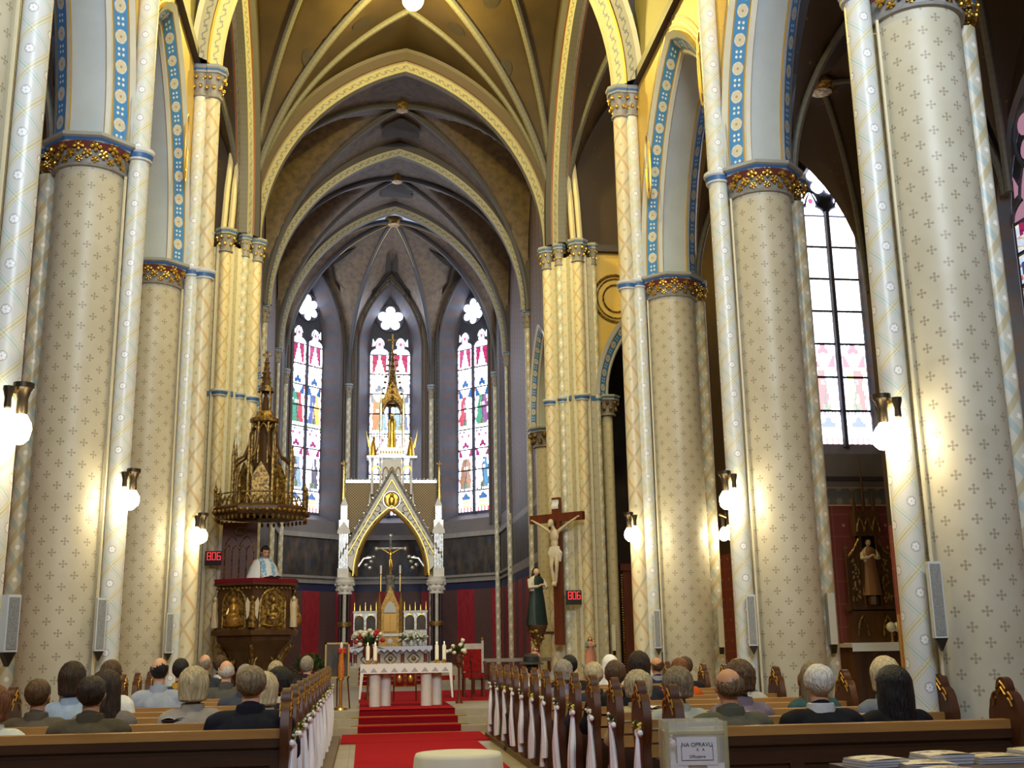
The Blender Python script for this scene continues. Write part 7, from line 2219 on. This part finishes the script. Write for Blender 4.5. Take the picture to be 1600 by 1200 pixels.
# ------------------------------------------------------------------ things near the camera
r = thing('round_table', 'small round wooden table under a white cloth in the aisle', 'table', (-.20, 7.62, .016))
q = MB(); q.lathe([(.20, 0), (.18, .03), (.04, .06), (.035, .68), (.1, .70)], 14); q.build('pedestal', M['wood_dark'], r)
q = MB(); q.lathe([(0, .70), (.27, .70), (.275, .715), (.27, .73), (0, .73)], 28); q.build('top', M['wood_dark'], r)
q = MB(); n = 72
prof = [(0, .745), (.22, .746), (.276, .742), (.287, .72), (.30, .60), (.315, .40), (.325, .20)]
for j in range(len(prof)-1):
    for i in range(n):
        P4 = []
        for jj, ii in ((j, i), (j, i+1), (j+1, i+1), (j+1, i)):
            r_, z = prof[jj]; a = 2*pi*ii/n; w = 1+(.05*sin(a*12)+.02*sin(a*7+1))*max(0, (.742-z))*2.2
            P4.append((r_*cos(a)*w, r_*sin(a)*w, z))
        q.face(P4)
M['cloth_cream'] = mat('cream_table_cloth', lin(224, 220, 196), .8, spec=.15)
o = q.build('table_cloth', M['cloth_cream'], None, weld=True); o.location = (-.20, 7.62, .03); tag(o, 'cream white cloth hanging in folds over the round table', 'cloth')
bx = thing('collection_box', 'clear acrylic collection box with a white notice at the right pew corner', 'box', (1.12, 6.72, 0), R_(-8))
q = MB(); q.box(-.15, -.13, 0, .15, .13, .55); q.build('stand', M['wood_dark'], bx, smooth=False)
q = MB(); w, d = .17, .15
for (xa, ya, xb, yb) in ((-w, -d, w, -d+.006), (-w, d-.006, w, d), (-w, -d, -w+.006, d), (w-.006, -d, w, d)): q.box(xa, ya, .55, xb, yb, 1.0)
q.box(-w, -d, .994, w, d, 1.0); q.box(-w, -d, .55, w, d, .556); q.build('acrylic_shell', M['acrylic'], bx, smooth=False)
q = MB(); q.box(-w-.004, -d-.004, .93, w+.004, d+.004, .945)
for sx in (-1, 1):
    for sy in (-1, 1): q.box(sx*w-.012, sy*d-.012, .55, sx*w+.012, sy*d+.012, 1.0)
M['acryledge'] = mat('acrylic_edge', lin(196, 196, 150), .2, alpha=.5)
q.build('shell_edges', M['acryledge'], bx, smooth=False)
q = MB()
for sx in (-1, 1): q.box(sx*.105-.05, -d-.006, .70, sx*.105+.05, -d-.004, .77); q.box(sx*.12-.04, -d-.006, .62, sx*.12+.04, -d-.004, .68)
q.build('tape', M['paper'], bx, smooth=False)
q = MB(); q.box(-.115, -d-.009, .76, .115, -d-.006, .915); sg = q.build('notice', M['paper'], bx, smooth=False)
q = MB()
for (xa, za, xb, zb) in ((-.09, .785, .09, .788), (-.092, .785, -.089, .87), (.089, .785, .092, .87)): q.box(xa, -d-.011, za, xb, -d-.009, zb)
q.build('notice_border', M['ink'], sg, smooth=False)
def lettering(txt, size, loc, parent):
    cu = bpy.data.curves.new('lettering', 'FONT'); cu.body = txt; cu.size = size; cu.align_x = 'CENTER'; cu.extrude = .0006
    o = bpy.data.objects.new('lettering', cu); COL.objects.link(o)
    dg = bpy.context.evaluated_depsgraph_get(); me = bpy.data.meshes.new_from_object(o.evaluated_get(dg)); bpy.data.objects.remove(o)
    me.materials.clear(); me.materials.append(M['ink'])
    return inst('lettering', me, parent, loc, (R_(90), 0, 0))
lettering('NA OPRAVU', .032, (0, -d-.0105, .862), sg)
lettering('K   A', .022, (.02, -d-.0105, .838), sg)
lettering('Děkujeme', .022, (0, -d-.0105, .80), sg)
q = MB(); rn = random.Random(4)
for k in range(14):
    a = rn.uniform(0, pi); q.obox((rn.uniform(-.1, .1), rn.uniform(-.09, .09), .565+.008*k), (.13, .07, .003), Matrix.Rotation(a, 3, 'Z'))
o = q.build('banknotes', M['paper'], bx, smooth=False); o['kind'] = 'stuff'
tb = thing('booklet_table', 'table carrying printed booklets in the near right corner', 'table', (2.15, 5.30, 0))
q = MB(); q.box(-.62, -.45, .80, 1.3, .40, .84); q.build('top', M['wood_dark'], tb, smooth=False)
for x in (-.55, 1.2):
    for y in (-.4, .35):
        q = MB(); q.box(x-.03, y-.03, 0, x+.03, y+.03, .80); q.build('leg', M['wood_dark'], tb, smooth=False)
def cover(seed):
    def f(b):
        n = b.noise(9+seed, 3, coord='UV'); n2 = b.noise(28, 3, coord='UV')
        m1 = (((b.v/.11).fr()).gt(.45))*b.ramp(n, .5, .54)
        c = b.mix(m1, lin(224, 208, 164), lin(150, 88, 70))
        return b.mix(m1*b.ramp(n2, .5, .6), c, lin(96, 66, 70))
    return f
for k, (x, y, hgt, rz, txt) in enumerate(((1.70, 5.54, .035, .2, 'leftmost on the table'), (1.90, 5.42, .02, -.15, 'second from left'), (2.07, 5.58, .045, .05, 'in the middle of the table'), (2.33, 5.56, .03, .02, 'second from right'), (2.60, 5.58, .05, -.06, 'rightmost on the table'), (1.86, 5.12, .02, .3, 'in front of the others'))):
    r = thing('booklet_stack', 'stack of printed cream booklets, '+txt, 'booklets', (x, y, .84), rz, group='booklets on the near table')
    nb = 3
    for j in range(nb):
        q = MB(); z0, z1 = hgt*j/nb, hgt*(j+1)/nb-.001
        q.grid(lambda u, v: (-.12+.24*u+.004*j, -.10+.2*v-.003*j, z1+.006*sin(u*3)*(1 if j == nb-1 else 0)), 6, 2, 0, lambda u, v: (.24*u+k, .2*v+k*.3))
        q.box(-.12+.004*j, -.10-.003*j, z0, .12+.004*j, .10-.003*j, z1, 1)
        q.build('booklet', [mat('booklet_cover', cover(k), .45), M['paper']], r, smooth=False)
# prayer books held or lying on the pew ledges
for k, (x, y, z, rz, t) in enumerate(((1.50, ROWS[2]-.02, .92, .3, 'beside the second right pew end'), (2.0, ROWS[1]+.0, .91, -.2, 'left of the white-haired man'), (2.75, ROWS[1]+.02, .91, .2, 'right of the white-haired man'), (-2.3, ROWS[2]+.2, .91, .1, 'in the left pews'))):
    r = thing('prayer_book', 'open white prayer book on the pew ledge '+t, 'book', (x, y, z), rz, group='open prayer books')
    q = MB(); q.grid(lambda u, v_: (-.10+.2*u, -.07+.14*v_, .012+.014*abs(sin(pi*u*2))), 12, 2); q.build('pages', M['paper'], r)
    q = MB(); q.box(-.102, -.072, 0, .102, .072, .01); q.build('cover', M['black'], r, smooth=False)
# added, unseen fill lights behind the chancel arch aimed at the high altar
for sx, t in ((1, 'crucifix'), (-1, 'pulpit')):
    r = thing('added_altar_light', 'added hidden fill light behind the chancel arch on the %s side' % t, 'lamp', (sx*3.47, 25.30, 9.75))
    q = MB(); q.box(-.12, -.08, -.1, .12, .08, .1); q.build('housing', M['black'], r, smooth=False)
    q = MB(); q.tube([(0, -.05, 0), (sx*.05, -.3, .1)], .02, 6); q.build('arm', M['darkmetal'], r)
    l = bpy.data.lights.new('added_altar_beam', 'SPOT'); l.energy = 520; l.color = (1, .96, .90); l.spot_size = R_(46); l.spot_blend = .5; l.shadow_soft_size = .12
    lo = bpy.data.objects.new('added_altar_beam', l); COL.objects.link(lo); lo.parent = r
    lo.location = (0, .14, -.02)
    tgt = Vector((0, 35.6, 4.2))-Vector((sx*3.47, 25.44, 9.73)); lo.rotation_euler = tgt.to_track_quat('-Z', 'Y').to_euler()
# ------------------------------------------------------------------ pendant flood lamp over the crossing
lampr = thing('flood_lamp', 'bright yellow lamp hanging high under the crossing vault', 'lamp', (.01, 20.7, 14.48))
s = MB(); s.ell((0, 0, 0), (.22, .22, .22), 16, 10); s.build('globe', M['lampyellow'], lampr)
s = MB(); s.tube([(0, 0, .16), (0, 0, 1.0)], .012, 6); s.build('cord', M['darkmetal'], lampr)
s = MB(); s.lathe([(.03, .30), (.12, .24), (.2, .12), (.21, .10)], 16); s.build('shade', M['darkmetal'], lampr)
point_light('flood_lamp_light', (0, 0, -.3), 1250, (1, .79, .19), .2, lampr)
for yy, t in ((12.6, 'second bay'), (7.2, 'first bay')):  # unseen nave lamps, added for yellow light from above
    nl = thing('flood_lamp', 'added out-of-view yellow lamp under the nave vault in the %s' % t, 'lamp', (0, yy, 14.3))
    s = MB(); s.ell((0, 0, 0), (.2, .2, .2), 16, 10); s.build('globe', M['lampyellow'], nl)
    s = MB(); s.tube([(0, 0, .16), (0, 0, .95)], .012, 6); s.build('cord', M['darkmetal'], nl)
    s = MB(); s.lathe([(.03, .30), (.12, .24), (.2, .12), (.21, .10)], 16); s.build('shade', M['darkmetal'], nl)
    point_light('flood_lamp_light', (0, 0, -.3), 900, (1, .77, .17), .15, nl)
for sx, t in ((1, 'right'), (-1, 'left')):  # unseen transept lamps, added to brighten the side altar and its wall
    nl = thing('flood_lamp', 'added unseen lamp high in the %s transept arm' % t, 'lamp', (sx*5.4, 18.3, 13.3))
    s = MB(); s.ell((0, 0, 0), (.16, .16, .16), 16, 10); s.build('globe', M['lampyellow'], nl)
    s = MB(); s.tube([(0, 0, .14), (0, 0, 1.0)], .012, 6); s.build('cord', M['darkmetal'], nl)
    point_light('flood_lamp_light', (0, 0, -.3), 420, (1, .86, .55), .15, nl)
def sconce(x, y, z, label, sx, watts=12):
    """bracket with an upright bronze socket and hanging lit globes; sx = direction from the shaft towards the nave"""
    root = thing('wall_lamp', label, 'lamp', (x, y, z), group='wall lamps on the columns')
    a = MB(); a.tube([(0, 0, .26), (-sx*.12, 0, .30)], .014, 6)
    for gx, gy in ((0, -.10), (0, .10)):
        a.tube([(0, 0, .28), (gx, gy, .27)], .012, 6)
    a.build('arm', M['brass'], root)
    s = MB(); s.lathe([(.03, .10), (.042, .12), (.038, .22), (.055, .28), (.075, .30), (.075, .34), (0, .345)], 12, (sx*.03, -.02, 0)); s.build('socket', M['darkmetal'], root)
    for gx, gy in ((sx*.03, -.02), (-sx*.03, -.16), (-sx*.02, .13)):
        g = MB(); g.lathe([(.012, .12), (.04, .10), (.075, .04), (.08, 0), (.07, -.05), (.035, -.085), (0, -.095)], 14, (gx, gy, 0)); g.build('globe', M['bulb'], root)
        if (gx, gy) != (sx*.03, -.02):
            t = MB(); t.lathe([(.02, .12), (.028, .13), (.025, .2), (.04, .26), (.04, .285), (0, .29)], 10, (gx, gy, 0)); t.build('socket', M['darkmetal'], root)
    for yy in (-.3,):
        point_light('wall_lamp_light', (sx*.26, -.22, -.02), watts, (1, .80, .42), .07, root)
    return root
for k, (sx, y, txt) in enumerate(((1, 8.52, 'nearest the camera on the thick column by the stained glass'), (1, 12.6, 'on the second column from the camera, window side'), (1, 16.72, 'on the lattice shaft beside the crucifix pier'),
                         (-1, 8.52, 'half cut off by the left picture edge'), (-1, 12.6, 'on the column above the woman in light blue'), (-1, 16.72, 'on the lattice shaft next to the pulpit'))):
    xs = sx*(3.33 if y > 16 else 3.51)
    rr = .118
    sconce(xs-sx*(rr+.03), y-.10, 3.05, 'lit wall lamp with globes '+txt, -sx)
sconce(4.52+.16, 16.55, 3.05, 'lit bronze wall lamp on the aisle face of the crossing column', 1, 12)
for sx, sd in ((1, 'right'), (-1, 'left')):  # lamps hidden behind the columns, added to light aisles and transept
    for y, w_ in ((8.52, 'nearest'), (12.6, 'second')):
        sconce(sx*(W+.18), y+.50, 3.05, 'added hidden lamp on the far side of the %s %s column' % (w_, sd), sx, 26)
